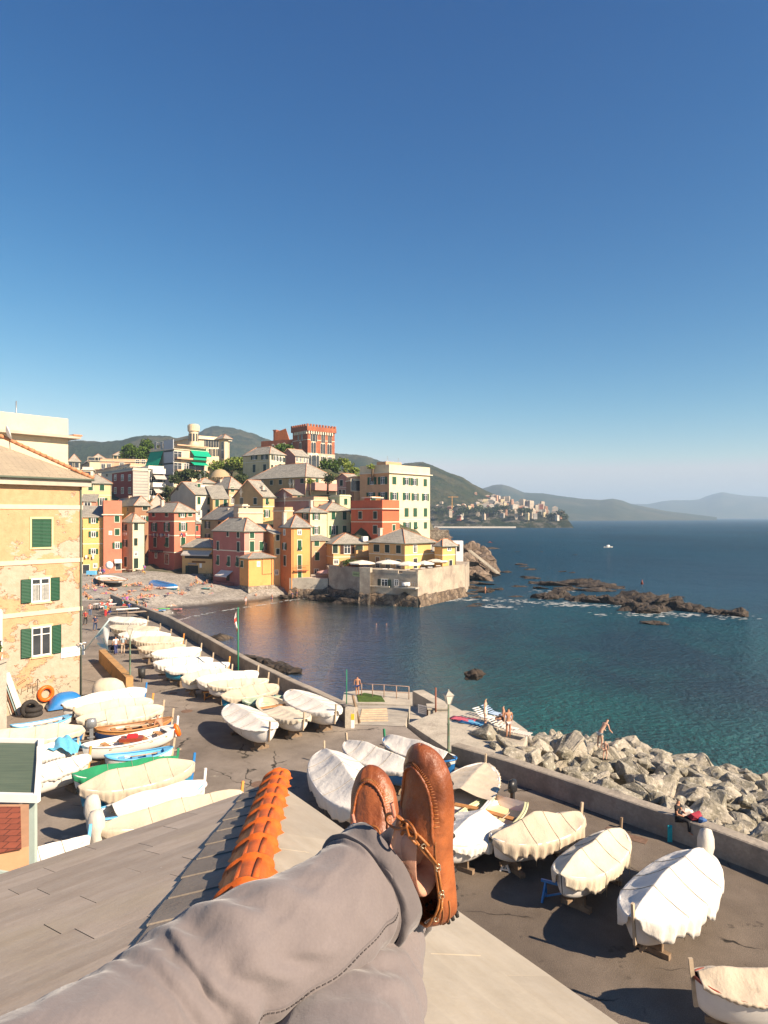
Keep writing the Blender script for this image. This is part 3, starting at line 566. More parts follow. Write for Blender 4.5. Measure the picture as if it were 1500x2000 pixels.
B['I2'] = Bld(2, 'square corner tower of the cream palazzo with a pyramid slate roof', 238, 292, 330, 285, 520, 266, 45, S['bcream'], S['bcream'], 'hip', 2.4, '273,355,W,1.6,3.2;273,440,W,1.6,3.2', (385,), name='corner_tower', cat='tower', group=None, oh=1.3)
B['K1'] = Bld(1, 'cream house with slate roof and dark loggia high on the hill at the left', 562, 625, 762, 500, 560, 290, 30, S['pinkc'], S['cream'], 'hip', 4.5, '650,492,d,4,2;690,492,d,3,2', (), extra=10)
B['K2'] = Bld(1, 'ochre villa with slate roof beside the dark pines on the hill', 765, 790, 872, 462, 500, 300, 20, S['brown'], S['ochre'], 'hip', 2.5, '805,478,x,1.3,2.4;835,476,x,1.3,2.4;857,475,x,1.3,2.4', (), extra=10)
B['K3'] = Bld(1, 'whitish house with terraces seen just right of the cream roofed corner building', 470, 478, 560, 505, 640, 260, 25, S['white'], S['white'], 'hip', 4.0, '500,530,d,2,2;530,530,d,2,2;520,580,d,3,1.6', (560,), extra=10)
B['K4'] = Bld(1, 'long low pinkish building with flat roof above the brick panel apartments', 680, 700, 1045, 500, 560, 275, 12, S['pinkc'], S['pinkc'], 'flat', .4, '720,535,b;760,535,b;850,530,b;960,510,b;1000,510,b', (), extra=10, wh=(1.6,2))
B['K5'] = Bld(1, 'plain white house with flat terraces below the whitish house on the left', 560, 575, 650, 560, 650, 240, 20, S['white'], S['white'], 'flat', .4, '600,590,d,3,1.6', (), extra=10)
B['L'] = Bld(1, 'white gabled house with green shutters left of the pyramid roofed house', 1190, 1365, 1490, 735, 950, 185, 45, S['grey'], S['white'], 'gx', 3.6, '1387,777,c,.9,2;1456,780,c,.9,2;1387,863,b,.9,1.6;1456,860,c,.9,1.6;1240,690,X', ())  # left gable grey: the white wall's shade put into its colour
B['L2'] = Bld(1, 'small white roof storey with flat terrace parapet on the white gabled house', 1290, 1375, 1470, 690, 735, 190, 45, S['white'], S['white'], 'flat', .3, '1387,680,c,1,1.7', (), extra=4)
B['M'] = Bld(2, 'orange walled house under a pyramid slate roof with terracotta hips', 150, 335, 500, 772, 930, 192, 48, S['grey'], S['peach'], 'hip', 4.6, '370,780,c,1.2,1.4;370,885,b,1,2', (835,))
B['M2'] = Bld(2, 'tan house with lean-to slate roof beside the white shuttered house', 170, 178, 330, 868, 1010, 184, 25, S['tan'], S['tan'], 'shed', 4.0, '220,915,c,1,2;300,912,c,.9,2', ())
B['M3'] = Bld(2, 'low grey roofed house behind the white terrace with one green dormer', 0, 60, 200, 715, 800, 196, 40, S['white'], S['white'], 'hip', 2.0, '45,755,C,1.1,2', ())
B['N'] = Bld(2, 'cream yellow house with dark green shutters on the hill below the castle', 472, 735, 886, 432, 660, 222, 50, S['straw'], S['cream'], 'hip', 3.8, '583,465,O,1.6,1.6;685,463,O,1.6,1.6;583,575,C,1.4,2.6;686,573,C,1.4,2.6;757,467,x,.8,1.6;790,474,o,.8,1.6;822,480,o,.8,1.6;853,487,o,.8,1.6;873,492,x,.8,1.6;756,574,c,.9,2.4;795,571,c,.9,2;836,560,c,.9,2', (500,), sm=shut_d)
B['P'] = Bld(2, 'reddish gabled house with pale windows in front of the castle tower', 845, 985, 1118, 452, 560, 232, 48, S['rose'], S['pinkc'], 'gx', 2.6, '1000,483,w,1,1.8;1035,488,w,1,1.8;1072,494,w,1,1.8;1100,498,w,1,1.8', ())
B['Qb'] = Bld(2, 'long tan house with a wide slate roof and a row of dark square windows', 525, 1085, 1390, 655, 830, 198, 50, S['tan'], S['cream'], 'hip', 6.0, '587,722,X;657,718,W;752,713,X;840,708,X;937,704,X;1050,697,X;1195,697,c', (), wh=(1.3,1.4))
b = B['Qb']; b.slab('pink_wall_section', S['rose'], 980, 682, 1083, 826, .05, False)
b.slab('terrace_parapet', S['rose'], 1095, 715, 1385, 800, 3.5, True)
for x, y in ((865, 590), (950, 582)):
    t = MB(); p = b.at(x, y, False)[0]; t.box(-1.0+4.5, 1.0+5.2, p.y-.9, p.y+.9, p.z-2.4, p.z+.2); t.build('dormer', white, b.roof); t = MB(); t.box(3.44, 3.49, p.y-.6, p.y+.6, p.z-1.6, p.z-.1); t.build('dormer_window', shut_d, b.roof)
B['R'] = Bld(3, 'small rose pink house with slate roof left of the tall cream building', 180, 283, 385, 345, 500, 182, 48, S['rose'], S['cream'], 'gx', 1.2, '220,390,X,1.1,1.6;210,478,D,1.3,1.4;240,478,D,1.3,1.4', (432,))
B['R2'] = Bld(3, 'narrow recess house with dark balcony between rose house and tall cream building', 330, 335, 412, 360, 470, 176, 20, S['brown'], S['peach'], 'flat', .2, '370,410,d,3.6,3', ())
B['S'] = Bld(2, 'tan gabled house with slate roof and solar panel in the middle of the village', 385, 668, 782, 850, 1080, 176, 52, S['tan'], S['ochre'], 'gx', 4.4, '458,893,X,1.2,1.7;593,893,X,1.2,1.7;707,890,t,1.0,1.9;705,1015,o,1.1,1.9', (945,))
t = MB(); b = B['S']; t.box(b.W*.25, b.W*.7, b.D*.14, b.D*.3, b.H+1.55, b.H+1.75, T=Matrix.Translation((0,0,0))); t.build('solar_panel', M('solar_panel', (.03,.035,.05), .2), b.roof)
B['T'] = Bld(2, 'small rose pink house with terracotta edged gable behind the tan gabled house', 780, 955, 1055, 832, 1000, 180, 45, S['rose'], S['pinkc'], 'gx', 1.6, '810,885,X,1.5,1.7;910,885,O,1.2,1.6;1018,868,c,1,1.4', ())
B['T2'] = Bld(2, 'rose coloured roof terrace block with flower boxes below the small rose house', 780, 1165, 1300, 880, 1000, 172, 45, S['rose'], S['pinkc'], 'flat', .2, '', (), par=.8)
B['U'] = Bld(2, 'long pale green house with slate roof, skylight and shuttered windows', 66, 430, 665, 1075, 1300, 163, 40, S['pgreen'], S['palec'], 'hip', 4.2, '127,1125,O,1.5,1.8;245,1125,X,1.5,1.8;385,1115,X,1.4,1.3;128,1250,O,1.5,1.9;222,1245,X,1.4,1.9', (), sm=shut_d)
B['U2'] = Bld(2, 'pale yellow terrace block with long parapet behind the dark pink shore house', 380, 430, 668, 1005, 1110, 158, 22, S['palec'], S['palec'], 'flat', .2, '', (), par=1.0, group='painted houses of the village')
B['U3'] = Bld(2, 'tiny pale roof hut standing on the yellow terrace parapet block', 385, 470, 522, 935, 1000, 164, 40, S['palec'], S['palec'], 'flat', .3, '490,968,d,.9,1.8', (), par=.3, extra=2)
B['V'] = Bld(2, 'dark pink shore house with patched plaster, white awning and balcony', 181, 486, 675, 1190, 1745, 141, 47, S['pink'], S['rose'], 'hip', 3.6, '325,1215,X,.7,1.0;427,1222,X,.9,1.2;229,1330,X,.8,1.9;429,1340,X,.9,2.0;230,1470,T,.8,2.0;335,1480,T,.9,2.1;421,1483,T,.9,2.1;560,1220,c,1.1,1.5;560,1337,c,1.1,2.2;653,1333,c,1.1,1.9', (1385,))  # deeper pink on the left face includes painted shade
b = B['V']; b.awning(cloth_m((.62,.56,.52)), 258, 1565, 375, 1.6, 1.0, False)
b.slab('balcony', S['pink'], 232, 1672, 378, 1722, 1.3, False); b.slab('balcony_door', dark, 310, 1605, 342, 1672, .04, False)
B['VX'] = Bld(2, 'tan orange house end with slate roof between pink shore house and orange tower', 672, 700, 760, 1190, 1480, 147, 30, S['ochre'], S['gold'], 'hip', 2.0, '692,1335,o,.9,1.4', ())
B['Lean'] = Bld(2, 'golden yellow lean-to block on a stone base at the edge of the beach', 440, 528, 778, 1452, 1735, 137, 40, S['gold'], S['gold'], 'hip', 1.3, '465,1508,T,.9,1.3;624,1508,b,.6,.9', (), slm=slate_dark)
b = B['Lean']; stonem = mat_rockwall('stone_masonry', ((.20,.16,.12),(.36,.31,.25),(.10,.08,.06)), 1.6)
t = MB(); t.box(-.15, b.W+.1, -.15, b.D, -3.5, .15); t.build('stone_base', stonem, b.o)
t = MB(); t.tube([(b.W-.6,-.08,b.H),(b.W-.6,-.08,0)], .06, 6); t.tube([(b.W*.52,-.08,b.H),(b.W*.52,-.08,b.H*.42),(b.W-.6,-.08,b.H*.42)], .05, 6); t.build('drain_pipe', M('copper_pipe', (.12,.07,.04), .5), b.o)
B['W'] = Bld(2, 'thin ochre strip house with small dark windows beside the orange tower', 770, 774, 838, 1210, 1720, 143, 30, S['gold'], S['ochre'], 'shed', 1.6, '812,1250,x,.7,1.2;813,1385,x,.7,1.2;800,1590,b,.7,1', ())
B['X'] = Bld(2, 'tall orange tower house with dark slate pyramid roof above the cove', 838, 946, 1135, 1150, 1735, 140, 36, S['orange'], S['gold'], 'hip', 3.4, '878,1197,W,.8,1.2;880,1336,O,.9,1.4;883,1475,X,.9,2.1;1024,1197,b,.8,1.0;1025,1325,t,.9,2.1;1025,1490,c,.9,2.9;1026,1610,c,.9,2.0', (), slm=slate_dark)
b = B['X']; t = MB()
p, _ = b.at(1030, 1565, True)
for i in range(15): t.bar((p.x-1.6+i*.23, -.7, p.z-.1), (p.x-1.6+i*.23, -.7, p.z+.95), .03)
t.bar((p.x-1.65,-.7,p.z+.95),(p.x+1.65,-.7,p.z+.95),.05); t.box(p.x-1.65,p.x+1.65,-.75,0,p.z-.2,p.z-.1); t.build('balcony', M('rusty_iron', (.30,.08,.04), .7), b.o)
t = MB(); t.tube([(.0+.35,-.07,b.H),(.35,-.07,-1)], .05, 6); t.build('drain_pipe', M('copper_pipe', (.1,.05,.03)), b.o)
B['Y2'] = Bld(2, 'peach terrace block with antenna behind the orange tower', 768, 880, 960, 985, 1120, 156, 40, S['peach'], S['peach'], 'flat', .2, '', (), par=.8)
B['Y'] = Bld(2, 'peach and cream house with slate roof right behind the orange tower', 982, 1128, 1297, 1003, 1290, 158, 46, S['peach'], S['palec'], 'hip', 2.0, '1080,1045,O,1.1,1.5;1187,1045,o,1.1,1.5;1187,1178,o,1.1,1.9', (), hips=True)
B['Z'] = Bld(3, 'pale green house with green shutters left of the red orange house', 70, 80, 303, 645, 880, 163, 30, S['palec'], S['lgreen'], 'hip', 2.8, '146,690,c,1.0,1.9;248,690,c,1.0,1.9;148,823,o,1.1,2.2;248,823,c,1.0,2.2', ())
B['AA'] = Bld(2, 'plain peach lower house with tiny shuttered windows left of the yellow restaurant', 1140, 1145, 1352, 1275, 1650, 150, 24, S['peach'], S['peach'], 'shed', .9, '1193,1306,c,1.1,1.2;1303,1306,c,1.1,1.2;1197,1432,c,1.0,1.8;1190,1580,b,1.0,1.1', ())
B['AB'] = Bld(3, 'soft green house with small parapet left of the red orange terrace', 118, 205, 302, 505, 640, 168, 38, S['lgreen'], S['lgreen'], 'flat', .2, '258,562,c,1,1.6', (), par=.2)
B['AC'] = Bld(3, 'red orange house with stepped roof parapet and cream window frames', 308, 594, 750, 622, 870, 155, 47, S['redorange'], S['redorange'], 'flat', .6, '392,685,X,1.1,1.7;529,685,X,1.1,1.7;529,818,X,1.2,1.9;699,803,c,1.0,1.5', (748,), par=1.9)
B['AC2'] = Bld(3, 'orange roof hut with a white slab roof on top of the red orange house', 430, 500, 580, 520, 600, 160, 47, S['redorange'], S['gold'], 'flat', .5, '510,545,c,1.6,1.2', (), par=.15, extra=3)
B['AD'] = Bld(3, 'tallest cream apartment house at the point with rows of green shutters', 388, 657, 1030, 290, 872, 168, 47, S['peach'], S['palec'], 'flat', .55, '500,372,O,1.5,1.9;598,368,O,1.5,1.9;490,512,O,1.5,1.9;600,510,O,1.5,1.9;703,368,c,1.4,1.9;815,375,o,1.4,1.9;886,380,o,1.4,1.9;986,388,c,1.3,1.9;703,510,o,1.5,1.9;815,514,o,1.4,1.9;894,518,o,1.4,1.9;988,521,o,1.4,1.9;815,660,c,1.5,2.2;894,660,c,1.4,2.2;988,660,c,1.3,2.2;820,783,o,1.5,1.9;897,780,t,1.3,1.8;988,779,c,1.2,1.7', (725,), par=1.9, sur=None)
b = B['AD']; t = MB()
for ob_ in [c_ for c_ in b.o.children if c_.name.startswith('window')]: pass
t.box(2, b.W*.5, 3, b.D*.6, b.H+.05, b.H+2.9); t.build('roof_hut', S['peach'], b.o)
B['AE'] = Bld(3, 'yellow restaurant with wide slate roof on the walled terrace', 472, 800, 1072, 943, 1180, 136, 47, S['ochre'], S['yellow'], 'hip', 3.6, '542,987,X,1.6,1.5;640,992,X,1.2,1.6;743,997,X,1.2,1.6;893,993,b,1.1,1.6;1052,983,b,.9,1.6;552,1120,D,1.1,2.3;645,1135,D,1.2,2.3;743,1150,D,1.2,2.4;895,1130,d,1.2,2.2;1048,1140,d,1,1.6', (1052,), oh=.45, extra=.2)
B['AE2'] = Bld(3, 'yellow wing of the restaurant with brown shutters and a small balcony', 142, 146, 472, 948, 1180, 146, 20, S['ochre'], S['ochre'], 'hip', 2.8, '163,995,x,1.1,1.8;273,998,o,1.5,1.9;385,985,x,1.5,1.2;170,1112,b,1,1', (1070,), sm=shut_b)
B['AE2'].slab('balcony', S['ochre'], 338, 1005, 470, 1060, 1.3, True); B['AE2'].slab('chimney', white, 418, 880, 462, 925, .2, True, -1.2)
B['AE3'] = Bld(3, 'right bright yellow bay of the restaurant with a small arched door', 1072, 1145, 1266, 970, 1180, 137.5, 40, S['yellow'], S['yellow'], 'hip', 1.8, '1206,988,b,1.0,1.0;1219,1135,d,.9,1.7', (1052,), oh=.4, extra=.2)
B['Shop'] = Bld(1, 'low ochre beach shop with upper veranda, grey awning and shop signs', 1270, 1480, 1560, 1105, 1300, 151, 68, S['ochre'], S['ochre'], 'hip', 2.4, '', ())
b = B['Shop']; b.slab('veranda_opening', dark, 1290, 1148, 1480, 1185, .03, False); b.awning(greyaw, 1285, 1122, 1480, 1.2, .9, False)
b.slab('shop_door', dark, 1310, 1228, 1382, 1300, .03, False); sg = b.slab('sign', M('ochre_sign', (.16,.06,.01), .6), 1340, 1198, 1432, 1213, .08, False); b.slab('sign', M('grey_sign', (.28,.24,.22), .6), 1314, 1212, 1370, 1224, .07, False)
b.slab('door_shutter', shut_d, 1295, 1230, 1316, 1300, .08, False); b.slab('notice', white, 1392, 1215, 1408, 1246, .05, False)
b.slab('parapet', stonem, 1385, 1285, 1490, 1330, 1.0, False)
# castle
brick = M('castle_brick', (.33,.115,.055), .9, .15, 1.2, .02, 6, col2=(.25,.08,.045), mixs=.4, thr=.5, soft=.1); cst = M('castle_stone', (.40,.34,.25), .9, .15, .8)
B['O'] = Bld(2, 'brick castle tower with battlements and pointed white windows on a stone base', 958, 1104, 1368, 200, 590, 256, 42, brick, brick, 'flat', 0, '1014,262,A,.9,3.6;1048,258,A,.9,3.6;1034,378,A,1.6,4.6;1150,258,a,1.6,4.0;1180,261,a,1.6,4.0;1255,272,a,1.8,4.2;1321,277,a,1.8,4.2;1161,376,a,2.2,5.2;1253,388,a,2.2,5.2;1317,394,a,2.2,5.2', (290,), par=1.6, name='castle_tower', cat='castle', group=None, extra=10, sur=None)
b = B['O']; zst = Q(601, 884, 256).z - b.zb; t = MB(); t.box(-.12, b.W+.1, -.12, b.D+.1, -9, zst); t.build('stone_base', cst, b.o)
for x, y in ((1140, 500), (1187, 500), (1245, 520), (1265, 520), (1308, 525), (1330, 525)):
    loc, rz = b.at(x, y, True); loc.y -= .13; add_window(b.o, loc, 0, 'a', 2.6 if x < 1200 else 1.3, 5.2, None)
t = MB(); H_ = b.H; o_ = .5
t.box(-o_, b.W+o_, -o_, 0, H_-.2, H_+1.5); t.box(-o_, 0, 0, b.D+o_, H_-.2, H_+1.5); t.box(b.W, b.W+o_, 0, b.D+o_, H_-.2, H_+1.5); t.box(0, b.W, b.D, b.D+o_, H_-.2, H_+1.5)
n = int(b.W/1.35)
for i in range(n+1): x = -o_ + (b.W+2*o_-.9)*i/n; t.box(x, x+.75, -o_, .0, H_+1.5, H_+2.4); t.box(x, x+.75, b.D, b.D+o_, H_+1.5, H_+2.4)
n = int(b.D/1.35)
for i in range(1, n+1): y = -o_ + (b.D+2*o_-.9)*i/n; t.box(-o_, 0, y, y+.75, H_+1.5, H_+2.4); t.box(b.W, b.W+o_, y, y+.75, H_+1.5, H_+2.4)
t.build('battlement', brick, b.o)
t = MB()
for i in range(int(b.W/1.1)): t.box(i*1.1+.2, i*1.1+.65, -o_+.05, 0, H_-1.3, H_-.2)
for i in range(int(b.D/1.1)): t.box(-o_+.05, 0, i*1.1+.2, i*1.1+.65, H_-1.3, H_-.2)
t.build('corbels', trim, b.o)
B['O2'] = Bld(2, 'dark brick castle wing with orange tiled roof left of the tower', 650, 955, 990, 310, 470, 270, 62, brick, brick, 'flat', 0, '765,378,A,1.6,3;820,372,A,1.6,3;875,365,A,1.6,3;955,365,A,1.2,3', (350,), par=.8, name='castle_wing', cat='castle', group=None, extra=10, sur=None)
b = B['O2']; t = MB(); W, D, H = b.W, b.D, b.H; t.add([(1,2,H),(W-1,2,H),(W-1,D-6,H),(1,D-6,H),(W/2,4,H+5.5),(W/2,D*.6,H+4.2)], [(0,1,4),(1,2,5,4),(2,3,5),(3,0,4,5)]); t.build('tiled_roof', M('orange_rooftile', (.50,.15,.05), .8, .15, 1), b.o)
t = MB(); t.box(2, 4, D*.62, D*.70, H, H+5.0); t.box(1.8, 4.2, D*.61, D*.71, H+5., H+5.4); t.build('chimney', brick, b.o)
make_ground()
# chimneys and aerials on a few roofs
cm = M('chimney_plaster', (.55,.46,.36), .9, .15)
for key, u, v, hh in (('V',.5,.35,1.2),('X',.1,.8,1.6),('U',.4,.5,1.2),('L',.5,.6,1.4),('M',.3,.7,1.2),('D',.3,.7,1.3),('E',.5,.5,1.3),('AE',.25,.9,1.3),('N',.5,.3,1.2),('Y',.4,.4,1.2),('Z',.6,.5,1.0),('S',.5,.2,1.3),('K1',.5,.5,1.5),('F',.6,.5,1.3),('Qb',.6,.35,1.6),('P',.5,.6,1.3)):
    b = B[key]; t = MB(); x, y = b.W*u, b.D*v; t.box(x-.35, x+.35, y-.35, y+.35, b.H, b.H+2.0+hh*.6); t.box(x-.45, x+.45, y-.45, y+.45, b.H+2.0+hh*.6, b.H+2.15+hh*.6); t.build('chimney', cm, b.roof)
for key, u, v in (('Y2',.3,.2),('T',.3,.3),('T',.8,.4),('M3',.5,.5),('L2',.5,.3),('U3',.5,.5),('AD',.1,.2),('AD',.5,.4),('F2',.8,.5),('G',.2,.6)):
    b = B[key]; t = MB(); x, y = b.W*u, b.D*v; t.tube([(x,y,b.H),(x,y,b.H+4.2)], .04, 5)
    for k in range(4): t.bar((x-.6+.1*k,y,b.H+3.1+k*.3), (x+.6-.1*k,y,b.H+3.1+k*.3), .03)
    t.build('aerial', metal_g, b.o)
# ---------------------------------------------------------------- restaurant terrace, quay walls, cliffs, reef
rockm = mat_rockwall('dark_sea_rock', ((.034,.025,.019),(.075,.055,.038),(.014,.011,.009)), .9)
rock_pale = NT('pale_boulder'); g_ = rock_pale.n('ShaderNodeNewGeometry').outputs['Position']; oi = rock_pale.n('ShaderNodeObjectInfo').outputs['Random']
c_ = rock_pale.mix(rock_pale.rng(oi, 0, 1), (.25,.23,.18), (.44,.39,.31)); c_ = rock_pale.mix(rock_pale.rng(rock_pale.noise(g_, 1.3, 8, .7), .45, .6), c_, (.20,.18,.13)); c_ = rock_pale.mix(rock_pale.rng(rock_pale.noise(g_, 5, 5), .55, .65), c_, (.50,.46,.38))
rock_pale.set('Base Color', c_); rock_pale.set('Roughness', .9); rock_pale.set('Normal', rock_pale.n('ShaderNodeBump', {'Height': rock_pale.noise(g_, 3.5, 8, .72), 'Distance': .16}).outputs[0]); rock_pale = rock_pale.m
terrace_wall_m = M('terrace_concrete', (.40,.34,.26), .9, .2, .25, .04, 3, col2=(.24,.19,.15), mixs=.35, thr=.56, soft=.1, wpos=True, fine=.15)
def wallpoly(name, label, pts, z0, z1, m, low=None, zl=2.3, cat='wall', th=.5):
    o = thing(name, label, cat, (pts[0][0], pts[0][1], 0)); mb = MB(); n = len(pts)
    q = [(p[0]-pts[0][0], p[1]-pts[0][1]) for p in pts]; mb.prism(q, z0, z1); mb.build('masonry', m, o, fix=True)
    return o
tw = wallpoly('terrace_bastion', 'high concrete sea wall with rough stone foot carrying the restaurant terrace', [(16.6,141),(20,160),(-14,160),(-11.2,138.5),(-4.6,131.6),(-4.6,128.9),(-2.6,127.9),(-2.6,129.2),(6.15,124.2)][::-1], -2, 6.0, terrace_wall_m, cat='sea wall')
CPT = tw.location
def line_panel(par, a, b, z0, z1, out, m, name, amp=0., n=1, nz=1):
    a = Vector(a); b = Vector(b); d = (b-a); nn = Vector((d.y, -d.x)).normalized(); rows = []; mb = MB(); L = d.length
    for j in range(nz+1):
        r = []
        for i in range(n+1):
            p = a + d*i/n; z = z0 + (z1-z0)*j/nz; o_ = out*(1-.6*j/nz) + amp*abs(fbm(p.x*.5, p.y*.5, z*.6))*(1-j/nz*.7); q = p + nn*o_
            r.append((q.x-par.location.x, q.y-par.location.y, z + (amp*.8*fbm(p.x*.4, p.y*.4, 7) if j == nz else 0)))
        rows.append(r)
    rows.append([((a+d*i/n).x-par.location.x, (a+d*i/n).y-par.location.y, z1+.0) for i in range(n+1)])
    mb.grid(rows); return mb.build(name, m, par)
stw = mat_rockwall('rough_stone_foot', ((.11,.08,.055),(.25,.19,.13),(.05,.035,.03)), 1.1)
for a, b in (((-11.2,138.5),(-4.6,131.6)), ((-4.6,129.2),(-2.6,127.9)), ((-2.6,129.2),(6.15,124.2)), ((6.15,124.2),(16.6,141))):
    line_panel(tw, a, b, -1.5, 2.0, .5, stw, 'stone_foot', 1.1, 24, 8)
def parapet(par, pts, z0, z1, th, m, name='parapet'):
    for a, b in zip(pts, pts[1:]):
        a = Vector(a); b = Vector(b); d = (b-a).normalized(); nn = Vector((d.y, -d.x)); mb = MB(); o = par.location
        mb.prism([(p.x-o.x, p.y-o.y) for p in (a+nn*.02, b+nn*.02, b-nn*th, a-nn*th)], z0, z1); mb.build(name, m, par, fix=True)
parapet(tw, [(6.15,124.2),(16.6,141)], 6.0, 6.75, .35, terrace_wall_m); parapet(tw, [(-2.6,129.2),(2.6,126.2)], 6.0, 6.55, .3, terrace_wall_m); parapet(tw, [(3.4,125.75),(6.0,124.2)], 6.0, 6.5, .3, terrace_wall_m); parapet(tw, [(-11.2,138.5),(-4.7,131.6)], 6.0, 6.7, .3, terrace_wall_m); parapet(tw, [(-4.6,128.9),(-2.6,127.9)], 6.0, 6.9, .9, terrace_wall_m)
def onwall(px, py, a, b):                             # point of a photo pixel on a vertical wall a-b
    k = (px-CX)/F; a = Vector(a); b = Vector(b); d = b-a; t = (k*a.y-a.x)/(d.x-k*d.y); p = a + d*t; return Vector((p.x, p.y, CZ+(HY-py)/F*p.y)), math.atan2(d.y, d.x)
A_, B2 = (-2.6,129.2), (6.15,124.2)
p, rz = onwall(751, 1139, A_, B2); add_window(tw, p - tw.location, rz, 'o', 1.4, 1.5, trim, shut_d)
p, rz = onwall(774, 1138, A_, B2); add_window(tw, p - tw.location, rz, 'b', .9, 1.2, None)
t = MB(); p, rz = onwall(797, 1146, A_, B2); TT = Matrix.Translation(p - tw.location) @ Matrix.Rotation(rz, 4, 'Z'); t.box(-2.1,2.3,-1.5,0,-.2,.05,T=TT); t.build('ledge_balcony', concrete_lt, tw)
t = MB()
for i in range(10): t.box(-2.0+i*.45,-1.96+i*.45,-1.45,-1.41,.05,1.0,T=TT)
t.box(-2.05,2.25,-1.46,-1.4,1.0,1.05,T=TT); t.build('railing', metal_g, tw)
tb = thing('balcony_table', 'small table under a white cloth on the ledge balcony of the sea wall', 'table', tuple(TT @ Vector((0,-.8,.05)) + tw.location), rz)
t = MB(); rr = [[( .75*math.cos(a)*s_, .75*math.sin(a)*s_, z_) for a in [2*math.pi*k/16 for k in range(16)]] for s_, z_ in ((.01,.82),(1,.8),(1.08,.5),(1.02,.25))]; t.grid(rr, closed=True); t.build('tablecloth', white, tb); t = MB(); t.tube([(0,0,0),(0,0,.78)], .05, 6); t.build('leg', metal_g, tb)
t = MB(); p1, _ = onwall(722, 1144, A_, B2); p2, _ = onwall(762, 1146, A_, B2); t.bar(p1-tw.location+Vector((-.1,-.15,0)), p2-tw.location+Vector((-.1,-.15,0)), .35, .2); t.build('ledge', concrete_lt, tw)
# name board of the restaurant
sgp, rz = onwall(700, 1121.5, (-11.2,138.5), (-4.6,131.6))
sg = thing('restaurant_sign', 'pale green name board with dark script on the left terrace wall', 'sign', tuple(sgp + Vector((.06,-.06,0))), rz)
t = MB(); t.box(-1.75,1.75,-.06,.0,-.45,.45); t.build('board', M('sign_green', (.36,.42,.20), .7, .06), sg); text('Santa Chiara', .62, M('sign_ink', (.03,.04,.02), .7), sg, (0,-.07,0), (R(90),0,0), shear=.35)
# low quay under the orange tower
qw = wallpoly('quay_terrace', 'low pale concrete terrace with a dark archway below the orange tower', [(-19.4,140.2),(-11.4,138.6),(-11.2,150),(-19.4,150)], -2, 3.9, concrete_lt, cat='terrace')
line_panel(qw, (-19.4,140.2), (-11.4,138.6), -1.5, 1.7, .5, stw, 'stone_foot', 1.3, 18, 6)
def umbrella(px, py, d, r, m, label, cat='umbrella', group=None, hh=2.6, tilt=0.):
    v = Q(px, py, d); o = thing('parasol', label, cat, (v.x, v.y, v.z-hh), random.random(), group); t = MB(); t.tube([(0,0,0),(0,0,hh-.05)], .035, 6); t.build('pole', wood_l, o)
    t = MB(); n = 8; rows = [[(0,0,hh)]*n]
    for f_, z_ in ((.5, hh-.22), (1., hh-.52)): rows.append([(r*f_*math.cos(2*math.pi*(k+.5)/n), r*f_*math.sin(2*math.pi*(k+.5)/n), z_) for k in range(n)])
    rows.append([(x*1.0, y*1.0, z_-.2) for x, y, z_ in rows[-1]]); t.grid(rows, smooth=False, closed=True); c = t.build('canopy', m, o); md = c.modifiers.new('th','SOLIDIFY'); md.thickness = .02; return o
umb_m = M('parasol_canvas', (.68,.62,.52), .9, .06)
for px, py, d, r, lab in ((707,1094,134,2.6,'long cream parasol at the left end of the terrace above the planted wall'),(758,1093,131,2.5,'cream parasol second from the left on the restaurant terrace'),(797,1096,128.5,2.4,'cream parasol in the middle nearest the corner of the sea wall'),(829,1095,134,1.9,'cream parasol fourth from the left before the bright yellow front'),(855,1090,139,2.2,'cream parasol at the right end beside the yellow bay')): umbrella(px, py, d, r, umb_m, lab, group='cream parasols on the terrace')
umbrella(640, 1112, 143, 2.3, cloth_m((.60,.36,.30)), 'dusty pink parasol low at the left foot of the terrace wall')
# tables on the terrace
for i, (px, py, d) in enumerate(((752,1113,128),(765,1113,128),(796,1116,127),(812,1114,128),(826,1113,130),(840,1112,132),(856,1110,136),(870,1108,139))):
    v = Q(px, py, d); o = thing('terrace_table', 'small white clothed dining table under the cream parasols', 'table', (v.x, v.y, 6.0), 0, 'white dining tables on the terrace')
    t = MB(); t.box(-.45,.45,-.45,.45,.68,.76); t.build('table_top', white, o); t = MB(); t.tube([(0,0,0),(0,0,.68)], .04, 6); t.build('leg', metal_g, o)
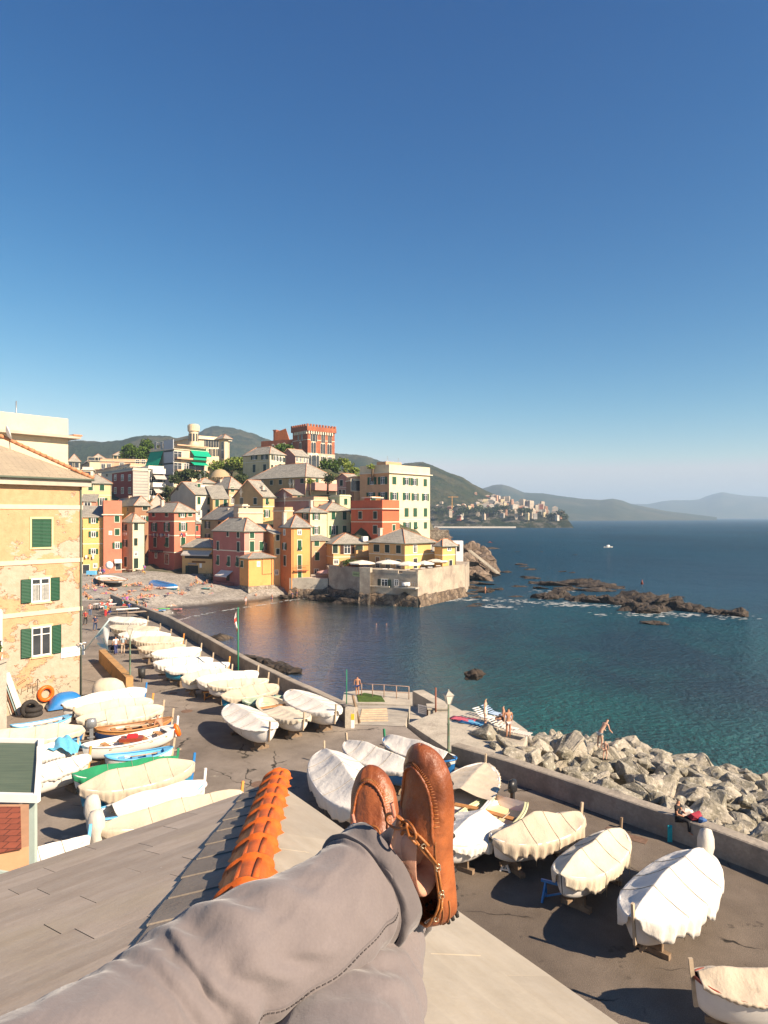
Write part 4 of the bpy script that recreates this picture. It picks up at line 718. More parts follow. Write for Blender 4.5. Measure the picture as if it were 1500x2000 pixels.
# ------------------------------------------------ foliage
def leafmat(name, a, b):
    s = NT(name); oi = s.n('ShaderNodeNewGeometry').outputs['Random Per Island']; s.set('Base Color', s.mix(oi, a, b)); s.set('Roughness', .7); s.set('Specular IOR Level', .2); return s.m
lf_pine = leafmat('pine_leaves', (.035,.075,.012), (.10,.15,.025)); lf_dark = leafmat('dark_leaves', (.022,.04,.012), (.06,.075,.025)); lf_light = leafmat('light_leaves', (.09,.15,.02), (.22,.24,.05)); lf_dry = leafmat('dry_leaves', (.28,.20,.10), (.48,.37,.20)); lf_red = leafmat('flower_leaves', (.05,.08,.02), (.35,.06,.02))
bark = M('bark', (.12,.08,.05), .9, .3, 4)
def crown(par, blobs, n, sz, m, name='crown', droop=0.):
    t = MB()
    for _ in range(n):
        cx, cy, cz, rx, ry, rz_ = random.choice(blobs); a = Vector((random.gauss(0,1), random.gauss(0,1), random.gauss(0,1))).normalized()*random.uniform(.55,1.05)
        c = Vector((cx+a.x*rx, cy+a.y*ry, cz+a.z*rz_)); u = Vector((random.gauss(0,1), random.gauss(0,1), random.gauss(0,1)-droop)).normalized(); v = u.cross(Vector((random.gauss(0,1), random.gauss(0,1), random.gauss(0,1)))).normalized(); s_ = sz*random.uniform(.6,1.3)
        t.add([c-u*s_-v*s_*.4, c+u*s_*.2-v*s_*.55, c+u*s_+v*s_*.15, c-u*s_*.2+v*s_*.55], [(0,1,2,3)])
    return t.build(name, m, par)
def tree(name, label, px, py, d, w_, h_, m, n=1600, sz=.45, group=None, cat='tree', trunk=1.2, nb=13):
    v = Q(px, py, d); o = thing(name, label, cat, (v.x, v.y, v.z-trunk), 0, group); bl = []
    for k in range(nb):
        a = random.uniform(0, 6.28); r = random.uniform(0, .72); bl.append((w_*r*math.cos(a), w_*r*math.sin(a)*.7, trunk + h_*random.uniform(.0,.72)*(1-.4*r), w_*.34, w_*.32, h_*.26))
    crown(o, bl, n, sz, m); t = MB(); t.tube([(0,0,-3),(.1,0,trunk*.6),(.2,.1,trunk+h_*.4)], [.35,.28,.15], 7)
    for b in bl[:5]: t.tube([(.1,0,trunk*.8), (b[0]*.5, b[1]*.5, trunk+h_*.2), (b[0], b[1], b[2])], [.15,.1,.05], 5)
    t.build('trunk', bark, o); return o
tree('pine_tree', 'broad dark green pine crown beside the ochre villa on the hill', 263, 893, 285, 6.5, 6.5, lf_pine, 2600, .5); tree('pine_tree', 'taller pine crown touching the grey tower with green awnings', 284, 893, 288, 6.0, 8.5, lf_pine, 2600, .5)
tree('umbrella_pine', 'bright green pine crown between palazzo tower and cream yellow house', 452, 925, 240, 8, 7, lf_light, 2400, .45); tree('pine_tree', 'dark round tree in front of the green awning balconies', 372, 942, 225, 7.5, 5.5, lf_dark, 2400, .42, trunk=2); tree('dark_bush', 'low dark shrub right below the thatched parasol on the slope', 463, 950, 205, 4.5, 5, lf_dark, 1200, .35, trunk=1, cat='shrub')
tree('garden_tree', 'dark green garden trees at the foot of the castle base', 643, 919, 240, 5, 5.5, lf_pine, 1400, .4, trunk=2); tree('garden_tree', 'round light green tree right of the castle', 674, 916, 235, 3.5, 5, lf_light, 900, .4, trunk=2); tree('pine_tree', 'small green pine crown between cream yellow house and castle wing', 548, 882, 245, 5, 3.5, lf_pine, 1200, .4, trunk=2)
tree('garden_tree', 'yellowish shrub beside the rose pink house below the castle', 690, 926, 215, 4, 2.5, lf_light, 700, .3, trunk=1, cat='shrub'); tree('terrace_shrub', 'leafy shrub overflowing the rose pink terrace parapet', 640, 941, 190, 3.5, 3, lf_dark, 800, .25, trunk=.5, cat='shrub'); tree('terrace_shrub', 'pale flowering shrub by the skylights of the long tan house', 605, 943, 188, 2, 1.6, lf_light, 400, .2, trunk=.5, cat='shrub')
tree('small_tree', 'small green tree squeezed below the white balconied block', 328, 975, 200, 3, 5, lf_dark, 900, .3, trunk=1)
tree('roof_shrub', 'yellow green shrub on the roof terrace of the tallest cream house', 727, 914, 171, 1.6, 1.3, lf_light, 300, .2, trunk=.3, cat='shrub', group='roof garden shrubs'); tree('roof_shrub', 'low yellowish planting behind the front parapet of the tallest cream house', 770, 914, 172, 2.4, .8, lf_light, 300, .2, trunk=.3, cat='shrub', group='roof garden shrubs')
tree('terrace_plant', 'green plants with red flowers on the wall above the restaurant name board', 694, 1109, 135, 3.6, 1.3, lf_red, 700, .16, trunk=.2, cat='plants'); tree('terrace_plant', 'tall leafy plants between peach house and terrace parasol', 683, 1104, 139, 1.6, 1.6, lf_pine, 400, .18, trunk=.3, cat='plants')
v = Q(430, 928, 215); o = thing('thatched_parasol', 'large rounded straw thatched parasol on the slope below the palazzo', 'thatched parasol', (v.x, v.y, v.z-2)); bl = [(0,0,2.2,3.0,3.0,1.4)]
t = MB(); rr = [[(3.1*math.cos(a)*s_*(1+.05*math.sin(a*9)), 3.1*math.sin(a)*s_, z_) for a in [2*math.pi*k/28 for k in range(28)]] for s_, z_ in ((.02,3.9),(.45,3.6),(.8,2.6),(1,1.2))]; t.grid(rr, closed=True)
for k in range(500):
    a = random.uniform(0,6.28); s_ = random.uniform(.35,1.05); z_ = 3.9-2.8*s_**2; t.tube([(3.1*s_*math.cos(a),3.1*s_*math.sin(a),z_+.05),(3.1*(s_+.18)*math.cos(a),3.1*(s_+.18)*math.sin(a),z_-.9)], .03, 3)
t.build('thatch', M('straw', (.36,.27,.16), .9, .3, 8), o); t = MB(); t.tube([(0,0,-2),(0,0,3)], .15, 6); t.build('pole', bark, o)
# ------------------------------------------------ rocks
def rock_mesh(seed, m, sub=1, name='boulder', flat=.75, rg=.07):
    rnd = random.Random(seed); bm = bmesh.new()
    for _ in range(15):
        v = Vector((rnd.gauss(0,1), rnd.gauss(0,1), rnd.gauss(0,1))).normalized(); bm.verts.new((v.x*rnd.uniform(.85,1.15), v.y*rnd.uniform(.75,1.0), v.z*flat*rnd.uniform(.8,1.1)))
    r_ = bmesh.ops.convex_hull(bm, input=bm.verts); bmesh.ops.delete(bm, geom=[g for g in r_['geom_interior'] if isinstance(g, bmesh.types.BMVert)], context='VERTS')
    bmesh.ops.bevel(bm, geom=list(bm.edges), offset=.035, segments=1, affect='EDGES', profile=.5)
    bmesh.ops.subdivide_edges(bm, edges=bm.edges, cuts=1+sub, use_grid_fill=True); bmesh.ops.triangulate(bm, faces=bm.faces)
    for v in bm.verts: v.co += v.normal * rg * fbm(v.co.x*1.7+seed, v.co.y*1.7, v.co.z*1.7, 5) * 1.6
    me = bpy.data.meshes.new(name); bm.to_mesh(me); bm.free(); me.materials.append(m)
    for p_ in me.polygons: p_.use_smooth = False
    return me
RK = [rock_mesh(i, rock_pale) for i in range(9)]; RD = [rock_mesh(50+i, rockm, 1, 'rock', .55, .16) for i in range(7)]
def rot(): return (random.uniform(-.5,.5), random.uniform(-.5,.5), random.uniform(0,6.28))
PG = [(6.9,32.9),(8.0,36.5),(9.0,40),(8.5,43),(6.5,45),(8.0,51),(12,51.5),(16.6,49.5),(19.6,47.3),(24,42.5),(31,35.5),(26,22),(20,16),(14,24.2),(12,26.9),(9.7,29.6)]
def inpoly(x, y, P_):
    c = False
    for (x1, y1), (x2, y2) in zip(P_, P_[1:]+P_[:1]):
        if (y1 > y) != (y2 > y) and x < (x2-x1)*(y-y1)/(y2-y1)+x1: c = not c
    return c
def dline(x, y, L):
    best = 1e9
    for a, b in zip(L, L[1:]):
        a = Vector(a); b = Vector(b); p_ = Vector((x, y)); d = b-a; t_ = max(0, min(1, (p_-a).dot(d)/d.length_squared)); best = min(best, (a+d*t_-p_).length)
    return best
OUT = [(6.5,46.5),(8.0,51),(12,51.5),(16.6,49.5),(19.6,47.3),(24,42.5),(31,35.5)]; INN = [(9.0,40),(8.0,36.5),(6.9,32.9),(9.7,29.6),(12,26.9),(14,24.2),(20,16)]
bx = MB(); rows = []; kk = 0
for st, sc0, sc1, zo in ((1.85, .75, 1.5, 0), (1.2, .3, .8, .3)):
    y = 16.
    while y < 52:
        x = 6.
        while x < min(31, .60*y+2):
            xx, yy = x + random.uniform(-.5,.5)*st*.9, y + random.uniform(-.5,.5)*st*.9
            if inpoly(xx, yy, PG) and kk < 292:
                d1, d2 = dline(xx, yy, INN), dline(xx, yy, OUT); z_ = 3.5*d2/(d1+d2)+.35*fbm(xx*.3, yy*.3, 2); s_ = random.uniform(sc0, sc1)
                o = inst('boulder', RK[kk % 9], None, (xx, yy, z_-.35+zo), rot(), (s_*random.uniform(1,1.35), s_, s_*random.uniform(.8,1.05))); kk += 1
                tag(o, '%s boulder %s, %s' % ('large pale' if s_ > 1.15 else ('mid-sized pale' if s_ > .8 else 'small pale wedged'), 'close behind the parapet' if d1 < 3.2 else ('at the water edge' if d2 < 3.2 else 'in the middle of the breakwater'), 'near the sunbathing terrace' if xx < 10.5 else ('around the climbing man and child' if xx < 15 and yy > 36 else ('behind the seated woman' if yy < 32 else 'toward the right frame edge'))), 'boulder', 'pale boulders of the breakwater')
            x += st
        y += st
rb = MB(); rb.prism([(p_[0], p_[1]) for p_ in [(7.4,33.6),(8.8,41),(7.5,44.5),(12,48),(18,45),(26,38),(26,22),(20,16.5),(14.3,24.2),(9.9,29.8)][::-1]], -2, .8); struct(rb, 'breakwater_core', rock_pale)
def sea_rock(label, px, py, z_, sx, sy, sz, i, rz=0., group=None, name='rock', m=None, cat='rock'):
    v = P(px, py, 0); o = inst(name, (m or RD)[i % len(m or RD)], None, (v.x, v.y, z_), (random.uniform(-.15,.15), random.uniform(-.15,.15), rz), (sx, sy, sz)); tag(o, label, cat, group); return o
gr = 'dark rocks of the outer reef'; L_ = 'dark wet rock of the long reef lying in the open water'
i = 0
for x, y, s_ in ((1052,1168,2.4),(1075,1170,2.0),(1097,1166,3.6),(1118,1172,2.2),(1140,1174,3.2),(1158,1177,2.2),(1175,1175,2.6),(1195,1178,3.2),(1215,1180,2.4),(1236,1172,4.4),(1255,1176,4.8),(1275,1178,4.6),(1293,1184,4.0),(1312,1182,3.2),(1325,1190,3.2),(1345,1192,2.8),(1365,1194,2.6),(1383,1196,2.4),(1400,1199,2.0),(1418,1200,1.9),(1436,1203,2.5),(1240,1192,3.6),(1262,1196,2.8),(1290,1194,2.6)):
    sea_rock(L_, x, y, .1, s_, s_*.8, s_*.75, i, random.uniform(-.4,.4), gr); i += 1
gr2 = 'flat rocks of the inner reef'; L2 = 'flat brown rock of the nearer layered reef left of the jagged one'
for x, y, s_ in ((1050,1140,2.6),(1070,1142,2.4),(1092,1144,4.2),(1115,1141,5.0),(1138,1143,5.2),(1160,1146,4.6),(1182,1148,3.4),(1203,1150,2.4),(1130,1135,3.6),(1060,1150,2.0),(1100,1152,3.4),(1150,1154,3.6),(1180,1154,2.4)):
    sea_rock(L2, x, y, 0, s_*1.15, s_*.8, s_*.38, i, -.2, gr2); i += 1
gr3 = 'scattered rocks off the point'; L3 = 'low dark rock breaking the water off the restaurant point'
for x, y, s_ in ((960,1072,4.5),(945,1073,3.5),(938,1066,1.5),(1010,1078,1.5),(1057,1078,1.2),(1121,1084,1.3),(1018,1103,2.5),(1025,1107,2),(1030,1113,2.6),(950,1097,3),(960,1100,2.6),(985,1118,2.2),(1030,1128,2.4),(1038,1130,2.2),(1013,1146,2.0),(1005,1166,1.8),(924,1184,1.6),(935,1180,1.2),(1270,1218,2.3),(1280,1219,1.8),(1325,1166,1.4),(925,1140,3.2),(910,1146,2.6),(935,1150,3),(950,1142,2.6),(970,1152,2),(915,1160,2.4),(940,1156,2.6),(912,1130,3.4),(890,1060,3),(905,1066,2.6),(1098,1117,1.8),(1115,1119,1.4),(925,1167,1.6)):
    sea_rock(L3, x, y, -.1, s_*1.2, s_*.8, s_*.42, i, random.uniform(-.4,.4), gr3); i += 1
RC = [rock_mesh(80+k, mat_rockwall('cliff_rock_face', ((.13,.095,.07),(.24,.18,.13),(.05,.035,.025)), .5) if k == 0 else MATS['cliff_rock_face'], 1, 'rock', .7, .16) for k in range(4)]
for x, y, s_, z_, sz in ((906,1104,7,4.2,1.0),(924,1110,7,4.6,1.0),(940,1114,6.5,3.8,1.0),(953,1120,5.5,2.6,1.0),(900,1118,6,2.6,1.0),(915,1134,4.5,1.0,.8),(932,1132,5,1.2,.8),(948,1134,4.2,.8,.8),(905,1128,5.5,1.5,1.0),(918,1122,6,3.0,.9),(930,1118,6,3.4,.85),(942,1118,5.5,2.6,.8),(955,1122,4.5,1.4,.7),(968,1127,3.4,.6,.6),(908,1112,6,3.5,1.0),(895,1100,7,4.0,1.0),(920,1105,6,3.2,.9),(868,1068,9,3,1.0),(850,1062,9,5,1.0),(885,1085,7,3,1.)):
    o = sea_rock('brown slanted cliff rock at the point right of the sea wall', x, y, z_, s_*.9, s_*.7, s_*sz*.75, i, .7, 'cliff rocks of the point', 'cliff_rock', RC); o.rotation_euler = (.35, .5, .6+random.uniform(-.3,.3)); i += 1
for x, y, s_ in ((366,1238,1.6),(378,1236,1.2),(436,1247,1.8)): sea_rock('single brown rock standing in the shallow cove by the quay', x, y, 0.1, s_, s_*.7, s_*.55, i, 0, 'lone rocks in the cove'); i += 1
for x, y, s_ in ((470,1288,1.6),(485,1290,1.8),(500,1293,1.7),(515,1298,1.9),(530,1303,2.0),(545,1306,1.8),(560,1310,1.6),(572,1313,1.2),(495,1300,1.5),(520,1308,1.6),(457,1282,1.2)):
    sea_rock('brown rock in the strip along the outer foot of the quay wall', x, y, .2, s_*1.1, s_*.8, s_*.5, i, -.6, 'rocks along the quay foot'); i += 1
for x, y, s_ in ((553,1168,1.2),(570,1167,1.4),(585,1166,1.6),(600,1168,1.8),(620,1171,2.2),(640,1173,2.6),(655,1174,2.2),(672,1177,2.4),(690,1178,2.2)): sea_rock('dark rock at the foot of the low quay terrace below the tower', x, y, .3, s_, s_*.7, s_*.6, i, 0, 'rocks below the terrace'); i += 1
o = sea_rock('dark round rock at the end of the sunbathing terrace', 926, 1385, 3.0, 1.1, 1.0, 1.0, 3)
for x, y, s_ in ((945,1437,1.15),(1000,1455,1.0),(1030,1470,.9),(970,1462,.5),(1010,1480,1.0),(1040,1482,.9)):
    v = P(x, y, 4.1); o = inst('boulder', RK[i % 9], None, (v.x, v.y, 4.15), rot(), (s_, s_*.9, s_*.7)); i += 1; tag(o, 'grey boulder lying on the sunbathing terrace near the loungers', 'boulder', 'boulders on the terrace')
st = thing('rock_stairs', 'pale concrete stairway running down the cliff rocks of the point', 'stairs', tuple(Q(918,1075,160))); t = MB(); a, b = Vector((0,0,0)), Q(972,1118,158)-Q(918,1075,160)
for k in range(22): p_ = a.lerp(b, k/21); t.box(p_.x-.4, p_.x+.4, p_.y-.3, p_.y+.3, p_.z-.25, p_.z+.08)
t.build('steps', concrete_lt, st)
pw = thing('stone_gatehouse', 'small white arched hut behind the restaurant roof at the point', 'hut', tuple(Q(895,1072,165))); t = MB(); t.box(-1.2,1.2,0,3,-4,1.9); t.build('wall', white, pw); t = MB(); t.box(-.35,.35,-.03,0,-.6,1.1); t.build('doorway', dark, pw)
pr = thing('retaining_wall', 'rough stone retaining wall right behind the tallest cream house', 'wall', tuple(Q(858,1054,185))); t = MB(); t.box(-2.5,2.6,0,6,-9,2.6); t.build('masonry', stonem, pr)
# reef foam
fm = M('sea_foam', (.6,.62,.6), .9, .1, 3)
fo = MB()
for x, y, n_, w2 in ((880,1172,120,9),(1090,1180,60,5),(1160,1182,90,8),(1300,1201,120,10),(1020,1175,50,5),(965,1185,40,4),(1080,1155,30,5),(1430,1206,30,3)):
    for _ in range(n_):
        v = P(x, y, 0); a = Vector((v.x + random.gauss(0, w2*.55), v.y + random.gauss(0, 1.6), .03)); r_ = random.uniform(.04,.30); n2 = 6; ph = random.random()*6
        fo.add([a + Vector((r_*2.2*math.cos(ph+k), r_*math.sin(ph+k)*random.uniform(.5,1), 0)) for k in [2*math.pi*q/n2 for q in range(n2)]], [tuple(range(n2))])
SH = [P(*a, 0) for a in [(330,1217),(372,1206),(420,1196),(470,1188),(520,1181),(560,1174),(600,1168),(640,1164)]]
for a, b in zip(SH, SH[1:]):
    n_ = int((b-a).length/.12)
    for k in range(n_):
        if fbm(a.x+k*.15, a.y, 3) < -.12: continue
        p_ = a.lerp(b, k/n_) + Vector((0, random.gauss(0,.45)+.8*fbm(a.x+k*.1, 4), 0)); r_ = random.uniform(.03,.16); fo.add([p_ + Vector((r_*1.6*math.cos(q*1.05)+random.gauss(0,.05), r_*math.sin(q*1.05)+.1*math.sin(k*.2), .07)) for q in range(6)], [tuple(range(6))])
tag(fo.build('sea_foam', fm), 'white foam of small waves round the rocks and along the beach', 'foam', kind='stuff')
# ---------------------------------------------------------------- near left buildings
def mat_peel():
    s = NT('peeling_plaster'); g = s.n('ShaderNodeNewGeometry').outputs['Position']; x = s.n('ShaderNodeSeparateXYZ', {0: g})
    st = s.n('ShaderNodeVectorMath', {0: g, 1: (1, 1, 1.5)}, operation='MULTIPLY').outputs[0]
    a = s.noise(st, .38, 10, .68); up = s.rng(x.outputs[2], 12, 17.5, 0, .16); f = s.rng(s.math('ADD', a, up), .515, .530)
    c = s.mix(f, (.44,.345,.26), (.50,.30,.165)); c = s.mix(s.rng(s.noise(g, 2.5, 6), .35, .65), c, s.mix(1., c, (.86,.84,.80), 'MULTIPLY'))
    b = s.rng(s.noise(st, .25, 9, .7), .60, .61); c = s.mix(b, c, (.40,.34,.265)); low = s.rng(s.math('ADD', x.outputs[2], s.math('MULTIPLY', s.noise(g, .8, 5), 1.4)), 6.2, 6.4, 1, 0); c = s.mix(low, c, (.38,.31,.22))
    ed = s.math('ABSOLUTE', s.math('SUBTRACT', s.math('ADD', a, up), .522)); c = s.mix(s.rng(ed, 0, .006, .5, 0), c, (.30,.20,.10))
    s.set('Base Color', c); s.set('Roughness', .92); s.set('Normal', s.n('ShaderNodeBump', {'Height': s.math('ADD', f, s.noise(g, 6, 5)), 'Distance': .03}).outputs[0]); return s.m
peel = mat_peel()
nb = Bld(0, 'large corner building with peeling yellow plaster, green shutters and hipped slate roof', -262, -261, 160, 916.8, 1455.8, 37.3, 50, peel, peel, 'hip', 4.0, '', (), name='corner_building', cat='building', group=None, base=1, extra=.2, minD=11, oh=.55, hips=False)
slate_near = mat_slate('slate_roof_near', (.46,.38,.27), .8, .12, var=.07, mort=.012); nb.roof.data.materials[0] = slate_near
t = MB()
for p, q in (((nb.W+.55,-.55,nb.H),(nb.W-5.5,5.5,nb.H+4.0)),):
    p, q = Vector(p), Vector(q); n = 22
    for k in range(n): a = p.lerp(q, k/n); c = p.lerp(q, (k+1.15)/n); t.tube([a+Vector((0,0,.05)), c+Vector((0,0,.0))], [.14,.11], 7)
t.build('ridge_tiles', hiptile, nb.roof)
t = MB(); t.box(-.5, nb.W+.45, -.45, -.02, nb.H-.55, nb.H-.17); t.box(nb.W+.02, nb.W+.45, -.02, 11, nb.H-.55, nb.H-.17); t.build('cornice', M('cornice_plaster', (.42,.36,.29), .9, .2, 1), nb.o)
for z_ in (17.13, 13.57, 10.26): t = MB(); t.box(0, nb.W+.04, -.06, .0, z_-4-.14, z_-4+.14); t.build('string_course', M('pale_plaster_band', (.58,.48,.34), .9, .1, 1, .01), nb.o)
def nwin(px, py, kind, w_, h_, lab=None):
    loc, rz = nb.at(px, py, True); loc.y -= .0; return add_window(nb.o, loc, rz, kind, w_, h_, M('window_surround_plaster', (.68,.50,.27), .9, .1, 2), M('x') if 0 else SG)
SG = mat_shutter('bright_green_shutter_paint', (.006, .085, .036), 11)
nwin(81, 1041, 'c', 1.25, 1.85); nwin(79, 1152, 'o', 1.2, 1.55); nwin(80.5, 1252, 'o', 1.25, 1.9)
for (px, py, h_, cx) in ((79,1152,1.55,.28),):
    loc, rz = nb.at(px, py, True); t = MB()
    for s_ in (-1, 1):
        r = [[(loc.x + s_*.29 + (u-.5)*.42, -.021-.01*math.sin(u*30), loc.z + v) for u in [k/12 for k in range(13)]] for v in (-h_/2+.08, h_/2-.35)]; t.grid(r)
    t.build('curtain', curtain, nb.o)
# street plaque (writing too small to read in the photo: three faint lines), lifebuoy, graffiti, cables
loc, rz = nb.at(143, 1272, True); t = MB(); t.box(loc.x-.85, loc.x+.75, -.06, -.005, loc.z-.33, loc.z+.33); pl = t.build('street_plaque', M('marble_plaque', (.72,.70,.66), .5, .05), nb.o)
ink = M('faded_ink', (.35,.33,.30), .8)
text('SALITA', .09, ink, pl, (loc.x, -.066, loc.z+.16), (R(90),0,0)); text('SANTA CHIARA', .13, ink, pl, (loc.x, -.066, loc.z-.02), (R(90),0,0))
loc, rz = nb.at(47, 1353, True); gi = M('graffiti_paint', (.11,.08,.05), .8); t = MB()
def sc_(pts): t.tube([(loc.x+a, -.012, loc.z+b) for a, b in pts], .018, 4)
for pts in ([(-1.2,-.3),(-1.15,.15),(-.95,.3),(-.7,.15),(-.68,-.2),(-.9,-.4),(-1.2,-.3)],[(-1.05,-.4),(-.9,.25),(-.72,-.42)],[(-1.25,-.1),(-.4,.15)],[(-.55,-.15),(-.42,.3),(-.3,.0)],[(-.2,-.1),(-.12,.35),(.1,.4)],[(-.1,.1),(.12,.18)],[(.2,.0),(.25,.5)],[(.2,.45),(.42,.5),(.4,.2),(.24,.22)],[(.5,-.15),(.55,.45),(.7,.5),(.68,.25),(.55,.22)],[(.8,.0),(.85,.75),(1.0,.5)],[(.82,.72),(.7,.55)],[(-.45,.6),(0,.85),(.1,.78),(-.42,.52)]): sc_(pts)
t.build('graffiti', gi, nb.o)
loc, rz = nb.at(88, 1354, True)
lb = thing('lifebuoy', 'orange lifebuoy hanging on the peeling wall above the tyres', 'lifebuoy', tuple(nb.o.location + Matrix.Rotation(nb.th, 3, 'Z') @ (loc + Vector((0,-.12,0)))), nb.th)
def torus(R0, r0, n=28, m_=12, f=lambda p: p): return [[f((( R0+r0*math.cos(b))*math.cos(a), r0*math.sin(b), (R0+r0*math.cos(b))*math.sin(a))) for b in [2*math.pi*k/m_ for k in range(m_)]] for a in [2*math.pi*k/n for k in range(n+1)]]
t = MB(); t.grid(torus(.42, .13), closed=True); t.build('ring', M('orange_plastic', (.75,.12,.01), .4, .05), lb)
tyre_m = M('tyre_rubber', (.03,.026,.024), .8, .2, 6)
for k in range(2):
    v = P(64, 1398, 4.0); o = thing('tyre', ('lower' if k == 0 else 'upper') + ' of two old tyres stacked against the peeling wall', 'tyre', (v.x, v.y, 4.15+.3*k), 0, 'stacked tyres'); t = MB(); t.grid([[ (a, c, b) for a, b, c in r] for r in torus(.42, .17)], closed=True); t.build('casing', tyre_m, o)
v = P(55, 1400, 4.0); o = thing('tyre', 'dark tyre leaning against the wall beside the stacked pair', 'tyre', (v.x+.1, v.y, 4.5), .8, 'stacked tyres'); t = MB(); t.grid(torus(.42, .15), closed=True); t.build('casing', tyre_m, o)
for k, (px, c_) in enumerate(((27,(.45,.40,.33)),(32,(.20,.10,.06)),(37,(.25,.34,.34)),(42,(.6,.56,.5)))):
    a = P(px, 1396, 4.0); o = thing('board', ['pale','brown','grey blue','whitish'][k] + ' long board leaning against the peeling wall', 'board', tuple(a), nb.th, 'boards leaning by the corner'); t = MB(); t.bar((0,0,0), (-.75,.35,3.0-.1*k), .07, .34); t.build('plank', cloth_m(c_), o)
# flagpole with pale flag on the corner
fp = thing('flagpole', 'slanting pale flagpole with a hanging white and light blue flag on the building corner', 'flagpole', tuple(Q(163,1272,46.6))); tip = Q(213,1211,44.8) - fp.location
t = MB(); t.tube([(0,0,0), tip], .045, 8); t.build('pole', M('pale_blue_paint', (.45,.58,.60), .5, .1), fp)
fl1 = M('flag_white_cloth', (.62,.64,.62), .85, .05); fl2 = M('flag_blue_cloth', (.28,.48,.58), .85, .05); t = MB(); rows = []
for i in range(13):
    u = i/12; top = tip*(.95-.42*u) ; rows.append([top + Vector((.28*(1-u)*v*.4 + .06*math.sin(v*7+u*3), .10*math.sin(u*9+v*5), -v*(2.0-1.4*u))) for v in [k/10 for k in range(11)]])
k0 = len(t.f); t.grid(rows)
for n_, f_ in enumerate(t.f):
    r_, c_ = divmod(n_, 10); t.mi[n_] = 1 if (c_ < 3 and r_ > 4) or c_ > 7 or (2 < r_ < 6 and c_ > 4) else 0
t.build('flag', [fl1, fl2], fp)
cam_w = thing('security_camera', 'small white security cameras on the building corner above the plaque', 'camera', tuple(Q(160,1256,46.2))); t = MB(); t.tube([(-.2,-.1,0),(.1,-.2,-.03)], [.05,.045], 8); t.tube([(.05,-.05,.02),(.3,.05,.03)], [.045,.055], 8); t.bar((-.1,.1,-.3),(0,-.1,0),.04); t.build('body', white, cam_w)
# cream block behind
cb2 = Bld(0, 'tall plain cream block with flat roof rising behind the peeling corner building', -193, -192, 133, 785, 1400, 48.8, 50, S['bcream'], S['bcream'], 'flat', 0, '', (), name='cream_block', cat='building', group=None, base=1, extra=.2, minD=12, par=.1)
t = MB(); zc = 23.1-cb2.zb; t.box(-.5, cb2.W+.75, -.75, -.02, zc, zc+.22); t.box(cb2.W+.02, cb2.W+.75, -.02, 12, zc, zc+.22); t.build('cornice', M('cornice_plaster'), cb2.o) if 0 else t.build('cornice', MATS['cornice_plaster'], cb2.o)
t = MB(); t.box(cb2.W+.1, cb2.W+.85, -.8, 8, zc+.22, zc+.34); t.build('eave_tiles', hiptile, cb2.o)
p, _ = cb2.at(47, 818, True); t = MB(); t.tube([(p.x,1.5,p.z-.5),(p.x,1.5,p.z+1.6)], .05, 6); t.build('mast', metal_g, cb2.o)
p, _ = nb.at(17, 843, True); ds = thing('satellite_dish', 'white satellite dish on the ridge of the corner building roof', 'satellite dish', tuple(Q(17, 845, 46))); t = MB(); rr = [[(.5*s_*math.cos(a), -.12*(1-s_*s_), .5*s_*math.sin(a)) for a in [2*math.pi*k/18 for k in range(18)]] for s_ in (.02,.4,.75,1)]; t.grid(rr, closed=True); o = t.build('dish', white, ds); o.rotation_euler = (.3,0,-.9); md = o.modifiers.new('th','SOLIDIFY'); md.thickness = .02; t = MB(); t.bar((0,0,0),(0,.2,-1.2),.05); t.build('bracket', metal_g, ds)
# terrace with pergola at far left
tg = thing('garden_terrace', 'raised terrace with white pergola frame and pots at the left edge', 'terrace', (-20.9,31.5,4)); t = MB(); t.box(-9,1.0,0,4.5,0,4.9); t.build('wall', concrete_lt, tg); t = MB(); t.box(-9,1.12,-.12,.35,4.9,5.05); t.box(.7,1.12,.35,4.5,4.9,5.05); t.build('coping', concrete_lt, tg)
t = MB()
for x, y in ((.85,.1),(.85,4.2),(-2.2,.1),(-2.2,4.2)): t.bar((x,y,5.05),(x,y,7.6),.12)
for a, b in (((.85,.1,7.6),(.85,4.2,7.6)),((-2.2,.1,7.6),(-2.2,4.2,7.6)),((.85,.1,7.6),(-2.2,.1,7.6)),((.85,4.2,7.6),(-2.2,4.2,7.6))): t.bar(a,b,.12)
t.build('pergola', white, tg)
t = MB()
for k in range(20): t.bar((.9,.3+k*.2,5.05),(.9,.3+k*.2,6.0),.03)
t.bar((.9,.2,6.0),(.9,4.2,6.0),.05); t.build('railing', M('dark_iron', (.03,.03,.03), .5), tg)
for k, (x, y) in enumerate(((.85,3.9),(.85,2.6))):
    o = thing('plant_pot', ('farther' if k == 0 else 'nearer') + ' terracotta pot with a plant on the terrace wall at left', 'plant pot', (-20.9+x, 31.5+y, 9.05)); t = MB(); t.tube([(0,0,0),(0,0,.4)], [.16,.24], 12); t.build('pot', hiptile, o); crown(o, [(0,0,.65,.25,.25,.25)], 60, .09, lf_pine, 'plant')
